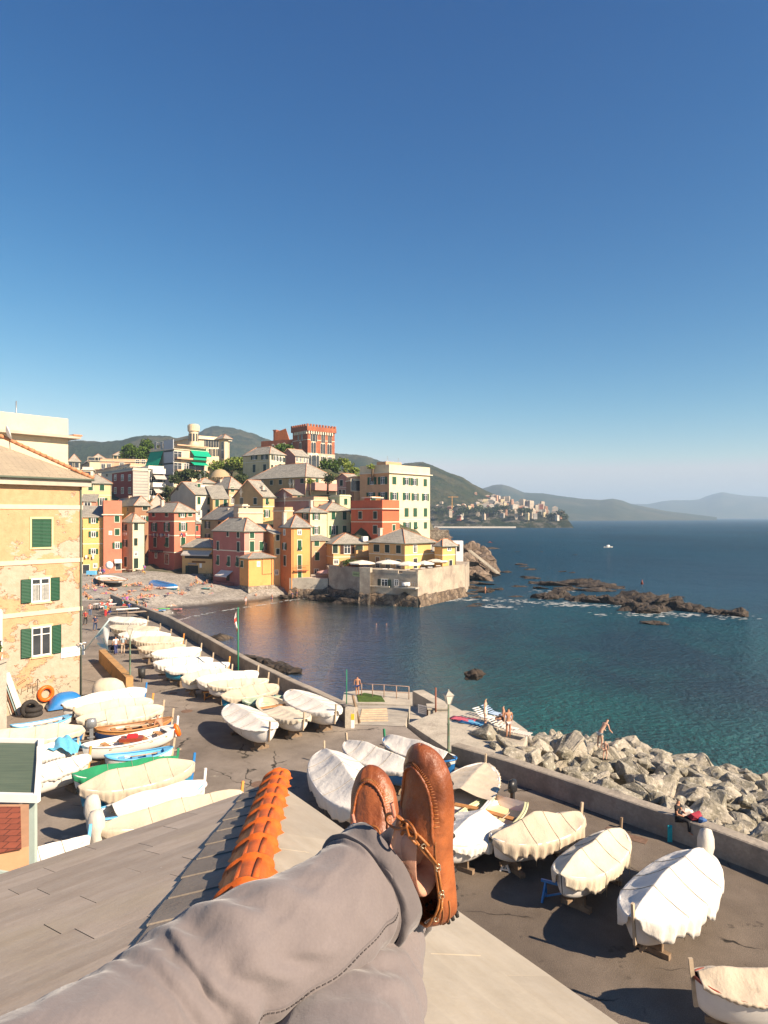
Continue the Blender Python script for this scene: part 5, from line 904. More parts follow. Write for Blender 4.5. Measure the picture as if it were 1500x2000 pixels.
# green panel roof and terracotta terrace of the neighbour, nearer
ps = [Q(72,1452,13.4), Q(70,1547,11.0)]; z_ = 12.05
pn = thing('panel_roof', 'green corrugated panel roof with white frame above the terracotta terrace', 'canopy roof', (ps[0].x, ps[1].y, 12.0)); w_ = .9
a, b = Vector((0, ps[0].y-ps[1].y, .05)), Vector((ps[1].x-ps[0].x, 0, .0)); L_ = Vector((-6, .35, .0))
def mat_panel():
    s = NT('green_panel'); tc = s.n('ShaderNodeTexCoord').outputs['Object']; wv = s.n('ShaderNodeTexNoise', {'Vector': s.n('ShaderNodeVectorMath', {0: tc, 1: (1.2, 26, 1)}, operation='MULTIPLY').outputs[0], 'Scale': 1., 'Detail': 6.}).outputs['Fac']
    c = s.mix(s.rng(wv, .3, .7), (.055,.085,.05), (.13,.165,.10)); st = s.rng(s.math('ABSOLUTE', s.math('ADD', s.n('ShaderNodeSeparateXYZ', {0: tc}).outputs[0], .78)), 0, .09, .6, 0); c = s.mix(st, c, (.22,.32,.22)); s.set('Base Color', c); s.set('Roughness', .45); return s.m
t = MB(); t.add([a, b, b+L_, a+L_, a-Vector((0,0,.06)), b-Vector((0,0,.06)), b+L_-Vector((0,0,.06)), a+L_-Vector((0,0,.06))], [(0,3,2,1),(4,5,6,7),(0,1,5,4),(1,2,6,5),(2,3,7,6),(3,0,4,7)]); t.build('panel', mat_panel(), pn)
t = MB(); t.bar(a+Vector((.05,.05,0)), b+Vector((.05,-.05,0)), .09, .14); t.bar(b+Vector((.08,-.06,-.01)), b+L_+Vector((0,-.06,-.01)), .08, .13); t.bar(a+Vector((.08,.08,-.01)), a+L_+Vector((0,.08,-.01)), .08, .13); t.build('frame', white, pn)
t = MB(); t.bar(b+Vector((-.12,.15,-.1)), b+Vector((-.12,.15,-3.0)), .09); t.bar(b+Vector((-.12,.15,-1.4)), b+Vector((-3.,.15,-.9)), .05); t.build('post', M('pale_green_paint', (.38,.45,.40), .5), pn)
tt = thing('tiled_terrace', 'terracotta tiled terrace with pale rim under the green panel roof', 'terrace', (-7.5, 10.5, 9.2)); tz = 9.2
q = [P(66,1570,tz), P(66,1650,tz), P(-120,1690,tz), P(-120,1570,tz)]; q2 = [P(40,1576,tz), P(42,1658,tz), P(-120,1690,tz), P(-120,1576,tz)]
t = MB(); t.prism([(p.x+7.5, p.y-10.5) for p in q][::-1], -5.2, -.01); t.build('body', M('terrace_rim', (.45,.25,.14), .8, .1, 2), tt, fix=True)
tile_m = mat_slate('terracotta_floor', (.33,.085,.04), .3, .3, mort=.012); me = MB(); me.prism([(p.x+7.5, p.y-10.5) for p in q2][::-1], -.008, .01); me_ = me.mesh('floor_tiles', [tile_m]); uvmesh(me_); inst('floor_tiles', me_, tt)
# low ramp wall on the promenade
lowwall('ramp_wall', 'low orange brown ramp wall with weeds along the promenade lamp', [P(193,1293,4).xy, P(246,1352,4).xy], .5, 3.9, 5.05, M('orange_wall', (.42,.24,.10), .9, .3, 1.2, .03, col2=(.20,.14,.07), mixs=1.2, thr=.55))
# ---------------------------------------------------------------- our own house under the camera
AX = [Vector((-0.85,5.37,14.4)), Vector((-.585,2.9,14.93))]; EA, EB = AX
dL = Vector((-.7071,-.7071,0)); dR = Vector((.577,-.817,0))
hd = (EB-EA).normalized(); nL = dL.cross(hd).normalized(); nL = nL if nL.z > 0 else -nL; nR = dR.cross(hd).normalized(); nR = nR if nR.z > 0 else -nR
hs = thing('slate_roof_house', 'house with the grey slate roof and orange ridge tiles on which the person sits', 'house', (0,0,4))
def roofplane(name, dirv, n, ln, back, m):
    up = Vector((0,0,0)); e = (dirv).normalized(); v = n.cross(e); v = v if v.z > 0 else -v; t = MB(); A0 = EA
    # plane polygon bounded by the hip line and the eave
    hipend = EA + (EB-EA)*back; P4 = [EA, EA+e*ln, EA+e*ln+v*ln*.9, hipend]
    if (P4[1]-P4[0]).cross(P4[2]-P4[0]).z < 0: P4 = P4[::-1]
    th = Vector((0,0,-.035)); vs = [p - hs.location for p in P4]; t.add(vs + [p+th for p in vs], [(0,1,2,3),(7,6,5,4),(0,4,5,1),(1,5,6,2),(2,6,7,3),(3,7,4,0)])
    me = t.mesh(name, [m]); uv = me.uv_layers.new(name='UVMap')
    for p in me.polygons:
        for li in p.loop_indices: c = me.vertices[me.loops[li].vertex_index].co + hs.location - EA; uv.data[li].uv = (c.dot(e), c.dot(v))
    return inst(name, me, hs), e, v
def mat_bigslate(name, c1, c2, w_, h_, warm):
    s = NT(name); tc = s.n('ShaderNodeTexCoord').outputs['UV']; ri = s.n('ShaderNodeNewGeometry').outputs['Random Per Island']
    wv = s.n('ShaderNodeVectorMath', {0: tc, 1: (1, 4, 1)}, operation='MULTIPLY').outputs[0]; gr_ = s.noise(wv, 2.2, 9, .7); sp = s.noise(tc, 3.0, 8, .7)
    c = s.mix(ri, c1, c2); c = s.mix(s.rng(gr_, .3, .7, 0, .8), c, s.mix(1., c, warm, 'MULTIPLY')); c = s.mix(s.rng(sp, .3, .7, 0, 1), c, s.mix(1., c, (.78,.77,.76), 'MULTIPLY')); c = s.mix(s.rng(s.noise(tc, 1.0, 6, .65), .52, .64, 0, .45), c, (.40,.33,.23))
    c = s.mix(s.rng(s.noise(tc, 24, 3), .72, .76), c, (.5,.46,.4)); s.set('Base Color', c); s.set('Roughness', .6); s.set('Specular IOR Level', .35)
    s.set('Normal', s.n('ShaderNodeBump', {'Height': s.math('ADD', s.math('MULTIPLY', gr_, .8), s.math('MULTIPLY', s.noise(tc, 40, 4), .3)), 'Distance': .004}).outputs[0]); return s.m
bs1 = mat_bigslate('roof_slate_left', (.52,.44,.36), (.42,.355,.29), .62, .235, (.72,.66,.60)); bs2 = mat_bigslate('roof_slate_right', (.46,.41,.33), (.40,.355,.29), .58, .30, (.9,.86,.8))
rl, eL, vL = roofplane('roof_slope', dL, nL, 9, 3.2, bs1); rr_, eR, vR = roofplane('roof_slope', dR, nR, 9, 3.2, bs2)
def slates(e, v, n, W_, H_, m, ln, hip_l, seed):
    rnd = random.Random(seed); t = MB(); hl = ud_.dot(e)/ud_.dot(v); j = 0
    while j*H_ < 5.6:
        y0 = j*H_; x0 = y0*hl + rnd.uniform(-W_, 0); x = x0
        while x < ln:
            wd = W_*rnd.uniform(.75, 1.2); b_ = x+wd-.004
            if b_ > y0*hl+.01:
                lf = rnd.uniform(0, .003); z0, z1 = .012+lf, .002+lf*.5; h2 = H_*1.06; sk = rnd.uniform(-.004,.004)
                pl_ = [(x, y0+sk), (b_, y0-sk), (b_, y0+h2), (x, y0+h2)]; q_ = []
                for k in range(4):                               # keep only what lies on this side of the hip
                    p, r = pl_[k], pl_[(k+1) % 4]; dp, dr = p[0]-p[1]*hl, r[0]-r[1]*hl
                    if dp >= 0: q_.append(p)
                    if (dp >= 0) != (dr >= 0): f_ = dp/(dp-dr); q_.append((p[0]+(r[0]-p[0])*f_, p[1]+(r[1]-p[1])*f_))
                if len(q_) > 2:
                    top = [EA+e*p[0]+v*p[1]+n*(z0+(z1-z0)*(p[1]-y0)/h2) for p in q_]
                    if (top[1]-top[0]).cross(top[2]-top[0]).dot(n) < 0: top = top[::-1]
                    m_ = len(top); t.add([q-hs.location for q in top+[q-n*.011 for q in top]], [tuple(range(m_))]+[(k, k+m_, (k+1) % m_+m_, (k+1) % m_) for k in range(m_)])
            x += wd
        j += 1
    me = t.mesh('slates', [m]); uv = me.uv_layers.new(name='UVMap')
    for p in me.polygons:
        for li in p.loop_indices: c = me.vertices[me.loops[li].vertex_index].co + hs.location - EA; uv.data[li].uv = (c.dot(e), c.dot(v))
    return me
ud_ = (EB-EA).normalized()
inst('slates', slates(eL, vL, nL, .62, .235, bs1, 8.5, 0, 3), hs); inst('slates', slates(eR, vR, nR, .75, .33, bs2, 8.5, 0, 4), hs)
t = MB(); c0 = EA - hs.location; ins = .35
cor = [EA + eL*.0 - Vector((0,.45,0)), EA + eL*8.5 + vL*.3, EA+eL*8.5+vL*6, EA+(0*eR)+Vector((.2,-11,0)), EA + eR*8.5+vR*5, EA+eR*8.5+vR*.3]
t.prism([(-.85,4.95),(-6.7,-.9),(-3,-6),(3.8,-6),(5.6,-3.2),(-.75,4.95)][::1], 0, 10.0); t.build('wall', S['ochre'], hs, fix=True)
# slate strip with stepped edge beside the ridge tiles
t = MB(); u = (EB-EA); n_ = 9
for k in range(-1, n_+4):
    a = EA + u*(k/n_)*1.0 + Vector((0,0,0)); b = EA + u*((k+1.02)/n_)
    lat = (eL - u.normalized()*eL.dot(u.normalized())).normalized(); wd = .20 + .055*(k+1)/n_*2 + .012*(k % 2)
    if k < 0: a = EA + u*.02; b = EA + u*.02
    lift = nL*.022; lo = nL*.006; q0, q1, q2, q3 = a+lift, b+lift+nL*.006, b+lat*(wd+.01)+lift+nL*.006, a+lat*wd+lift
    if k == 0: q3 = EA + eL*(wd*1.3) + vL*.015 + lift
    if k >= 0:
        vs = [q0,q1,q2,q3,q0-lift+lo,q1-lift+lo,q2-lift+lo,q3-lift+lo]; t.add([v-hs.location for v in vs], [(0,1,2,3),(0,3,7,4),(3,2,6,7),(2,1,5,6),(1,0,4,5)])
st_ = t.mesh('flashing_slate', [M('flashing_slate', (.20,.17,.14), .65, .2, 3, .004, 40)]); inst('flashing_slate', st_, hs)
# ridge tiles: overlapping interlocking tiles, flared rim at the lower end of each
orange_t = M('orange_glazed_tile', (.60,.125,.022), .5, .2, 9, .0015, 60, spec=.22, col2=(.36,.085,.025), mixs=14, thr=.64, soft=.08, fine=.15)
lt = (eL - u.normalized()*eL.dot(u.normalized())).normalized(); rt = -lt; up_ = (nL+nR).normalized(); ud = u.normalized()
t0 = .0; nt_ = 11; step = u.length*1.0/7.2
for k in range(nt_):
    base = EA + ud*(t0 + k*step) ; ln = step*1.10; rows = []
    sec = ((0,.102,.008),(.04,.103,.012),(.06,.091,.002),(.25,.087,0),(.75,.084,0),(1.,.082,0))
    for s_, r_, lf in sec:
        row = []
        for j in range(19):
            a = -.08 + (math.pi+.16)*j/18; rr2 = r_*(1+.05*(abs(math.sin(a)) > .97)) ; rib = .006 if 7 < j < 11 else 0
            pnt = base + ud*(ln*s_) + lt*math.cos(a)*rr2 + up_*((math.sin(a)*rr2 + rib)*.62 + .02 + lf + (1-s_)*.008); row.append(pnt - hs.location)
        rows.append(row)
    t = MB(); t.grid(rows); rid = .004
    for f_ in (.38, .66):     # raised ribs along the tile
        c2 = [base + ud*(ln*s_) + lt*math.cos(math.pi*f_)*.088 + up_*(math.sin(math.pi*f_)*.088*.62+.024+(1-s_)*.008) - hs.location for s_ in (.03,.5,.98)]; t.tube(c2, .007, 5)
    for cc, sz_ in ((lt,1),(-lt,-1)):    # pointed side lugs
        q = base + ud*.03 + cc*.098 + up_*.025 - hs.location; t.add([q, q+cc*.035+ud*.02-up_*.005, q+ud*.11-cc*.02, q+up_*.035-cc*.01, q-ud*.03-cc*.01], [(0,1,2),(3,1,0),(3,2,1),(4,1,3),(4,0,1)])
    o = t.build('ridge_tile', orange_t, hs); md = o.modifiers.new('th','SOLIDIFY'); md.thickness = .012; md.offset = -1
# ---------------------------------------------------------------- BOATS
def canvas(name, col):
    s = NT(name); tc = s.n('ShaderNodeTexCoord').outputs['Object']; n = s.noise(tc, 1.6, 6); f = s.noise(s.n('ShaderNodeVectorMath', {0: tc, 1: (1, 1, .35)}, operation='MULTIPLY').outputs[0], 3.5, 5, .6)
    c = s.mix(s.rng(n, .3, .7), tuple(v*.88 for v in col), tuple(min(.9, v*1.06) for v in col)); c = s.mix(s.rng(s.noise(tc, 4.5, 7, .7), .60, .72, 0, .35), c, tuple(v*.55 for v in col)); s.set('Base Color', c); s.set('Roughness', .85); s.set('Sheen Weight', .1)
    s.set('Normal', s.n('ShaderNodeBump', {'Height': f, 'Distance': .045, 'Strength': 1.}).outputs[0]); return s.m
cv_w = canvas('white_tarpaulin', (.66,.625,.565)); cv_c = canvas('cream_tarpaulin', (.55,.48,.365)); cv_b = canvas('beige_tarpaulin', (.47,.39,.29)); cv_g = canvas('green_tarpaulin', (.01,.22,.09)); cv_y = canvas('grey_tarpaulin', (.50,.46,.40))
def paint(name, col): return M('boat_paint_' + name, col, .38, .06, 3, spec=.5)
hw, hb, ho, hn = paint('white', (.74,.71,.66)), paint('blue', (.02,.16,.42)), paint('orange', (.62,.12,.03)), paint('navy', (.02,.05,.14)); hlb = paint('light_blue', (.13,.42,.68)); hcy = paint('turquoise', (.02,.22,.36)); hbr = paint('brown', (.26,.12,.045)); hyg = paint('pale_yellow', (.62,.60,.34)); hgr = paint('green', (.02,.20,.09)); hred = paint('red_brown', (.25,.05,.025)); wood = M('varnished_wood', (.42,.20,.07), .45, .25, 5); woodd = M('old_wood', (.20,.14,.09), .8, .3, 4); post_o = M('orange_wood', (.62,.26,.06), .6, .1)
motor_m = M('black_motor', (.02,.02,.022), .35, .1); motor_g = M('grey_motor', (.25,.26,.27), .3, .1, metal=.4)
def boat(label, bow, stern, cover='full', hull=None, tarp=None, rail=None, post=None, ridge=.42, skirt=.42, zg=5.15, bw=.37, group='covered boats in the yard', motor=None, strake=None, inner=None, cut=(-1, 1), transom=False, ph=.42, seed=None, peak=0., lift=None):
    hull, tarp, rail, post, inner = hull or hw, tarp or cv_w, rail or hw, post or wood_l, inner or hw
    a, b = P(*stern, zg), P(*bow, zg); d = (b-a); L = d.length; c = (a+b)/2; rz = math.atan2(d.y, d.x); rnd = random.Random(seed or int(bow[0]*7+bow[1])); zb = 4.0
    o = thing('boat', label, 'boat', (c.x, c.y, 4.0), rz, group); Bm = L*bw/2; G = zg-4.0; N = 25
    def half(t):
        q = abs(t); v = Bm*max(0, 1-q**2.6)**.62
        if transom and t < 0: v = Bm*(1-.35*q**3)
        return max(v, .02)
    def sheer(t): return G + .20*abs(t)**2.4*(1 if t > 0 or not transom else .3)
    rows = []
    for i in range(N):
        t = -1+2*i/(N-1); h = half(t); zs = sheer(t); zk = .42 + .30*abs(t)**4; x = t*L/2*(1 if abs(t) < .98 else 1.0); r = []
        for k in range(13):
            u = -1+2*k/12; y = h*(math.copysign(abs(u)**.55, u)) if abs(u) > 0 else 0; z = zk + (zs-zk)*abs(u)**1.9; r.append((x*(1-.06*(1-abs(u))*abs(t)**3), y, z))
        rows.append(r)
    m = MB(); m.grid(rows)
    if transom: m.add(rows[0], [tuple(range(13))])
    hm_ = m.mesh('hull', [hull, strake or hull])
    if strake:
        for p_ in hm_.polygons:
            kk_ = p_.index % 12
            if kk_ in (0, 11): p_.material_index = 1
    h_ = inst('hull', hm_, o)
    # gunwale rail both sides and fender strake
    t_ = MB()
    for s_ in (-1, 1): t_.tube([((-1+2*i/(N-1))*L/2, s_*(half(-1+2*i/(N-1))+.012), sheer(-1+2*i/(N-1))) for i in range(N)], .038, 6)
    t_.build('gunwale', rail, o)
    k_ = MB(); k_.bar((-L*.42,0,.42),(L*.42,0,.42),.08,.14); k_.build('keel', woodd, o)
    for x_ in (-L*.27, L*.27): q_ = MB(); q_.box(x_-.09,x_+.09,-.5,.5,0,.16); q_.box(x_-.07,x_+.07,-.30,.30,.15,.44); q_.build('support_block', woodd, o)
    if post is not False:
        p_ = MB(); p_.bar((L/2*.97,0,.72),(L/2*1.0+.02,0,sheer(1)),.07,.1); p_.bar((L/2*1.0+.02,0,sheer(1)-.1),(L/2*1.0+.08,0,sheer(1)+ph),.07,.1); p_.build('stem_post', post, o)
    if cover in ('full', 'half'):
        lo, hi = cut; n = 44; rows = []; f1, f2, f3 = rnd.uniform(0,6), rnd.uniform(0,6), rnd.uniform(9,14)
        for i in range(n+1):
            t = lo+(hi-lo)*i/n; tt = max(-.995, min(.995, t)); h = half(tt)+.05; zs = sheer(tt)+.02; x = t*(L/2+.05); rg = 1.3*ridge*(1-abs(t)**3)*(.92+.08*math.sin(t*7+f1)) + .03; rg += peak*max(0, 1-abs(t+.1)*1.8)
            r = []; sk = skirt*(.8+.35*math.sin(i*.55+f2)*.5+.3*rnd.uniform(-.4,.4)); taper = 1-.55*abs(t)**6
            for sgn in (-1, 1):
                seg = []
                for u, dz in ((0, 0), (.05, -.06), (.36, -.42), (.68, -.74), (.93, -.95), (1.0, -1.0)):
                    if u == 0 and sgn == -1 and False: continue
                    w_ = .022*math.sin(i*.9+u*3+f1)*(u*(1.3-u)) ; seg.append((x, sgn*h*u, zs+rg*(1+dz) - .04*math.sin(math.pi*u)*(1+.6*math.sin(i*.7+f3)) + w_))
                for v in (.25, .55, 1.):
                    rip = (.035+.05*v)*math.sin(i*f3*.33+f2+sgn)+.03*rnd.uniform(-1,1)*v; yy = h+.035-.10*v*(h/Bm)+rip; seg.append((x*(1-.0*v), sgn*max(yy,.03*v+.02), zs-sk*v*taper - .02))
                r += seg[::-1] if sgn == -1 else seg[1:]
            rows.append(r)
        m = MB(); m.grid(rows); tp = m.build('tarpaulin', tarp, o)
        for p_ in tp.data.polygons: p_.use_smooth = True
        sb_ = tp.modifiers.new('s','SUBSURF'); sb_.levels = sb_.render_levels = 1
        tx = bpy.data.textures.get('wrinkle') or bpy.data.textures.new('wrinkle', 'CLOUDS'); tx.noise_scale = .38; dm = tp.modifiers.new('d','DISPLACE'); dm.texture = tx; dm.strength = .03; dm.texture_coords = 'GLOBAL'; dm.mid_level = .5
        sd = tp.modifiers.new('th','SOLIDIFY'); sd.thickness = .012
        # tie ropes over the cover
        if L > 3.5 and cover == 'full':
            t_ = MB()
            for fx in (-.35, .12, .5):
                i0 = int((fx-lo)/(hi-lo)*n); pts = [Vector(p_)+Vector((0,0,.03)) for p_ in rows[max(0,min(n,i0))]]; pts[0] = pts[0]+Vector((0,0,-.25)); pts[-1] = pts[-1]+Vector((0,0,-.25)); t_.tube(pts, .009, 4)
            t_.build('rope', M('rope', (.35,.30,.22), .9), o)
    if cover in (None, 'half'):
        rows = []
        for i in range(N):
            t = -1+2*i/(N-1); h = max(half(t)-.05, .01); zs = sheer(t)-.0; x = t*L/2*.97; zf = zs-.38; rows.append([(x,-h,zs),(x,-h*.86,zf+.05),(x,-h*.6,zf),(x,0,zf-.03),(x,h*.6,zf),(x,h*.86,zf+.05),(x,h,zs)])
        m = MB(); m.grid([r[::-1] for r in rows]); m.build('lining', inner, o)
        m = MB(); fl = []
        for i in range(N):
            t = -1+2*i/(N-1); fl.append([( t*L/2*.99, s_*max(half(t)-k2, .0), sheer(t)+.02) for s_, k2 in ((-1,-.03),(-1,.11))]+[(t*L/2*.99, s_*max(half(t)-k2, .0), sheer(t)+.02) for s_, k2 in ((1,.11),(1,-.03))])
        m.grid([r[:2] for r in fl]); m.grid([r[2:] for r in fl]); m.build('side_deck', rail, o)
        for x_ in (-.5, -.12, .28, .62):
            if cut != (-1, 1) and cut[0] < x_ < cut[1]: continue
            h = half(x_)-.05; m = MB(); m.box(x_*L/2-.13, x_*L/2+.13, -h, h, sheer(x_)-.16, sheer(x_)-.11); m.build('thwart', wood if rail is not hlb else rail, o)
        m = MB(); e = .72; m.add([(e*L/2,-half(e)+.06,sheer(e)+.0),(e*L/2,half(e)-.06,sheer(e)),(L/2*.97,0,sheer(1)-.0)], [(0,1,2)]); m.build('fore_deck', rail, o)
        for sx in (-.3, .35):
            m = MB(); m.tube([(sx*L/2-.9,half(sx)*.35,sheer(0)-.10),(sx*L/2+1.1,half(sx)*.45,sheer(0)-.07)], .025, 6); m.bar((sx*L/2+1.05,half(sx)*.45,sheer(0)-.07),(sx*L/2+1.45,half(sx)*.47,sheer(0)-.05),.12,.02); m.build('oar', wood_l, o)
    if motor:
        x0 = -L/2-.14; mo = MB(); zt = G+.35
        if motor == 'covered':
            rr = [[(x0+.30*s_*math.cos(a)+off, .24*s_*math.sin(a)*(1+.12*math.sin(3*a)), z_) for a in [2*math.pi*k/14 for k in range(14)]] for s_, z_, off in ((.05,zt+.55,0),(.7,zt+.48,0),(1,zt+.2,0),(1.05,zt-.1,0),(.8,zt-.35,0),(.75,zt-.7,.02))]; mo.grid(rr, closed=True); mo.build('motor_cover', cv_y, o)
        else:
            mm = motor_m if motor == 'black' else motor_g; rr = [[(x0+.27*s_*math.cos(a), .17*s_*math.sin(a), z_) for a in [2*math.pi*k/14 for k in range(14)]] for s_, z_ in ((.05,zt+.42),(.8,zt+.38),(1,zt+.2),(1,zt-.02),(.7,zt-.08))]; mo.grid(rr, closed=True); mo.build('motor_cowl', mm, o)
            mo = MB(); mo.box(x0-.09,x0+.09,-.06,.06,zt-.85,zt-.05); mo.box(x0-.2,x0+.16,-.10,.10,zt-.62,zt-.58); mo.tube([(x0-.2,0,zt-.95),(x0+.16,0,zt-.95)],[.05,.07],8); mo.bar((x0+.1,0,zt+.1),(x0+.75,0,zt+.2),.04); mo.build('motor_leg', mm, o)
    return o
G1 = 'boats laid up on the yard by the right wall'; G2 = 'boats in the middle of the yard'; G3 = 'row of covered boats along the quay wall'; G4 = 'boats packed on the left of the yard'
boat('big boat under a bright white tarp with wrapped outboard, nearest the person on the wall', (1238,1806), (1376,1674), zg=5.3, ridge=.5, skirt=.72, bw=.40, motor='covered', group=G1, post=wood_l)
boat('cream tarped boat with sharp ridge above the small blue trestle', (1212,1632), (1096,1722), tarp=cv_c, zg=5.2, ridge=.42, skirt=.6, bw=.38, group=G1, post=woodd)
boat('beige tarped boat with a tented peak on a white trailer stand', (1134,1600), (962,1648), tarp=cv_b, zg=5.2, ridge=.35, skirt=.62, bw=.41, group=G1, post=False, peak=.28)
boat('half covered boat with pale yellow rim, black outboard and gear inside', (866,1662), (998,1562), cover='half', cut=(-.12,1), tarp=cv_w, rail=hyg, inner=hyg, motor='black', group=G1, zg=5.15, ridge=.35, transom=True, bw=.42)
boat('orange red hulled boat with white rim and a loose beige canvas', (948,1500), (830,1628), hull=ho, cover='half', cut=(.05,1), tarp=cv_b, group=G1, zg=5.3, ridge=.2, skirt=.03, bw=.36, post=False)
boat('white covered boat with blue stern and green stem post near the lamp', (752,1448), (890,1492), hull=hb, strake=hw, tarp=cv_w, cover='half', cut=(-.78,1), post=hgr, rail=hb, group=G1, zg=5.15, skirt=.15, bw=.36)
boat('white tarped boat with blue hull seen between the two brown shoes', (678,1456), (812,1512), hull=hb, tarp=cv_w, group=G1, zg=5.2, skirt=.32, ridge=.4, bw=.38)
boat('large white tarped boat left of the shoes with a curved pale stem post', (634,1473), (722,1592), tarp=cv_w, group=G1, zg=5.25, skirt=.7, ridge=.5, bw=.37)
boat('boat cut by the right frame edge with red brown rim under a creased beige tarp', (1355,1922), (1640,1936), hull=hw, rail=hred, tarp=cv_b, group=G1, zg=5.25, skirt=.10, ridge=.35, bw=.38, cut=(-1,.92), post=False)
boat('white boat with smooth white cover and dark stem post beside the long shadow', (526,1432), (452,1382), group=G2, zg=5.2, skirt=.08, ridge=.32, bw=.40, post=woodd)
boat('cream boat with its canvas pulled back from the stern, between two white ones', (593,1412), (514,1366), cover='half', cut=(-.15,1), tarp=cv_c, rail=paint('cream', (.6,.52,.38)), inner=paint('cream', (.6,.52,.38)), group=G2, zg=5.15, skirt=.35, ridge=.12, bw=.38)
boat('boat with taut white cover and ruffled skirt nearest the wall end pillar', (655,1396), (568,1354), group=G2, zg=5.25, skirt=.45, ridge=.25, bw=.42)
row = [((288,1216),(214,1211),cv_w,None,'farthest boat of the quay row, next to the crowded tables'),((312,1231),(216,1226),cv_c,None,'second farthest covered boat of the quay row, with bunched cream canvas'),((333,1243),(232,1243),cv_w,wood_l,'third boat from the far end of the quay row with an upright pale post'),((358,1252),(262,1253),cv_c,post_o,'fourth boat from the far end, long cream cover with orange tipped post'),((362,1265),(270,1270),cv_b,None,'fifth boat from the far end, beige cover hanging deep toward the stroller'),((392,1272),(296,1282),cv_w,wood_l,'sixth boat from the far end, whitish cover with raised bow canvas'),((415,1292),(300,1300),cv_w,None,'seventh boat from the far end with plain white low cover'),((447,1300),(322,1312),cv_w,post_o,'eighth boat from the far end by the green flagpole with orange post'),((452,1316),(354,1330),cv_c,None,'ninth boat from the far end with short boxy cream cover'),((503,1318),(384,1333),cv_w,wood_l,'tenth boat from the far end with white cover and leaning pale post'),((523,1333),(406,1342),cv_c,wood_l,'eleventh boat from the far end with scalloped cream cover over an orange trestle'),((542,1345),(432,1366),cv_b,woodd,'twelfth boat of the quay row with beige canvas over a bright blue hull')]
for i, (bw_, st_, tp_, po_, lab_) in enumerate(row): boat(lab_, bw_, st_, tarp=tp_, post=po_ if po_ else False, group=G3, zg=5.15, skirt=[.5,.35,.42][i % 3], ridge=[.35,.28,.4][i % 3], hull=hcy if i in (7, 11) else hw, bw=.36, ph=.5)
boat('low boat under green and pale canvas between blue hull and white boats', (568,1366), (474,1374), tarp=canvas('pale_green_tarpaulin', (.30,.38,.27)), hull=hgr, group=G3, zg=4.95, skirt=.25, ridge=.2, post=False)
boat('long white covered boat with bright blue stem post nearest the lamp on the left', (284,1352), (122,1383), group=G4, post=hb, skirt=.3, ridge=.4, zg=5.2, bw=.34)
boat('cream covered boat with orange stem post second from the left lamp', (297,1374), (146,1396), tarp=cv_c, group=G4, post=post_o, skirt=.35, zg=5.15, bw=.34)
boat('cream covered boat with a white cloth bundled on its bow', (318,1388), (150,1412), tarp=cv_c, group=G4, post=wood_l, skirt=.4, zg=5.15, bw=.34)
boat('open varnished wooden boat with orange rim and navy bow', (336,1408), (184,1430), cover=None, hull=hn, strake=wood, rail=wood, inner=hbr, group=G4, post=wood_l, motor='grey', zg=5.1, bw=.34, ph=.5)
boat('open white boat with blue stripe and a red crate, beside the man in blue trunks', (345,1424), (160,1464), cover=None, strake=hw, hull=hw, rail=hw, inner=hw, group=G4, post=hw, zg=5.1, bw=.34, ph=.5)
boat('small open boat painted light blue inside with three thwarts', (338,1466), (204,1484), cover=None, rail=hlb, inner=hlb, group=G4, post=False, zg=4.95, bw=.36)
boat('boat entirely wrapped in a bright green tarp with a green post', (345,1488), (143,1522), tarp=cv_g, group=G4, post=hgr, skirt=.5, zg=5.15, ridge=.3, bw=.34)
boat('large boat under a beige tarp with turquoise hull and blue post', (377,1498), (155,1548), tarp=cv_b, hull=hcy, group=G4, post=hb, skirt=.55, zg=5.35, ridge=.5, bw=.38)
boat('white covered boat with blue transom and a wrapped outboard at its stern', (398,1536), (188,1596), group=G4, post=hw, skirt=.3, zg=5.2, ridge=.35, bw=.34, rail=hlb, cover='half', cut=(-.72,1), motor='covered', transom=True, ph=.55)
boat('long beige covered boat with orange post right above the roof edge', (471,1556), (196,1628), tarp=cv_b, group=G4, post=post_o, skirt=.5, zg=5.1, ridge=.4, bw=.26, motor='covered')
boat('white covered boat at the lower left with a light blue stem post', (172,1646), (-60,1716), group=G4, post=hlb, skirt=.45, zg=5.2, ridge=.25, bw=.30)
boat('open blue and white rowing boat close to the tyres at the building', (142,1402), (20,1424), cover=None, rail=hlb, inner=hw, group=G4, post=False, zg=4.9, bw=.34)
boat('long boat half under cream canvas with a green edge left of the outboard', (165,1428), (-50,1452), tarp=cv_c, hull=hb, group=G4, post=False, skirt=.45, zg=5.15, bw=.34)
boat('white boat with a light blue sheet piled on its stern', (150,1466), (20,1486), tarp=cv_w, group=G4, post=False, skirt=.2, zg=5.0, bw=.36)
boat('white covered boat with short orange post and dirty lower hull', (174,1484), (20,1530), group=G4, post=post_o, skirt=.25, zg=5.2, bw=.38, ridge=.3)
v = P(125,1462,5.2); o = thing('sheet', 'crumpled light blue sheet draped on the white boat at left', 'sheet', tuple(v + Vector((0,0,.1)))); t = MB()
t.grid([[((i-5)*.13, (j-5)*.12, .55*math.exp(-((i-5)**2+(j-5)**2)/14) + .10*math.sin(i*1.3+j)+.08*math.sin(j*2.1) - .3*(abs(i-5) > 4)) for i in range(11)] for j in range(11)]); q = t.build('cloth', canvas('blue_sheet', (.10,.38,.58)), o); sb_ = q.modifiers.new('s','SUBSURF'); sb_.levels = sb_.render_levels = 2
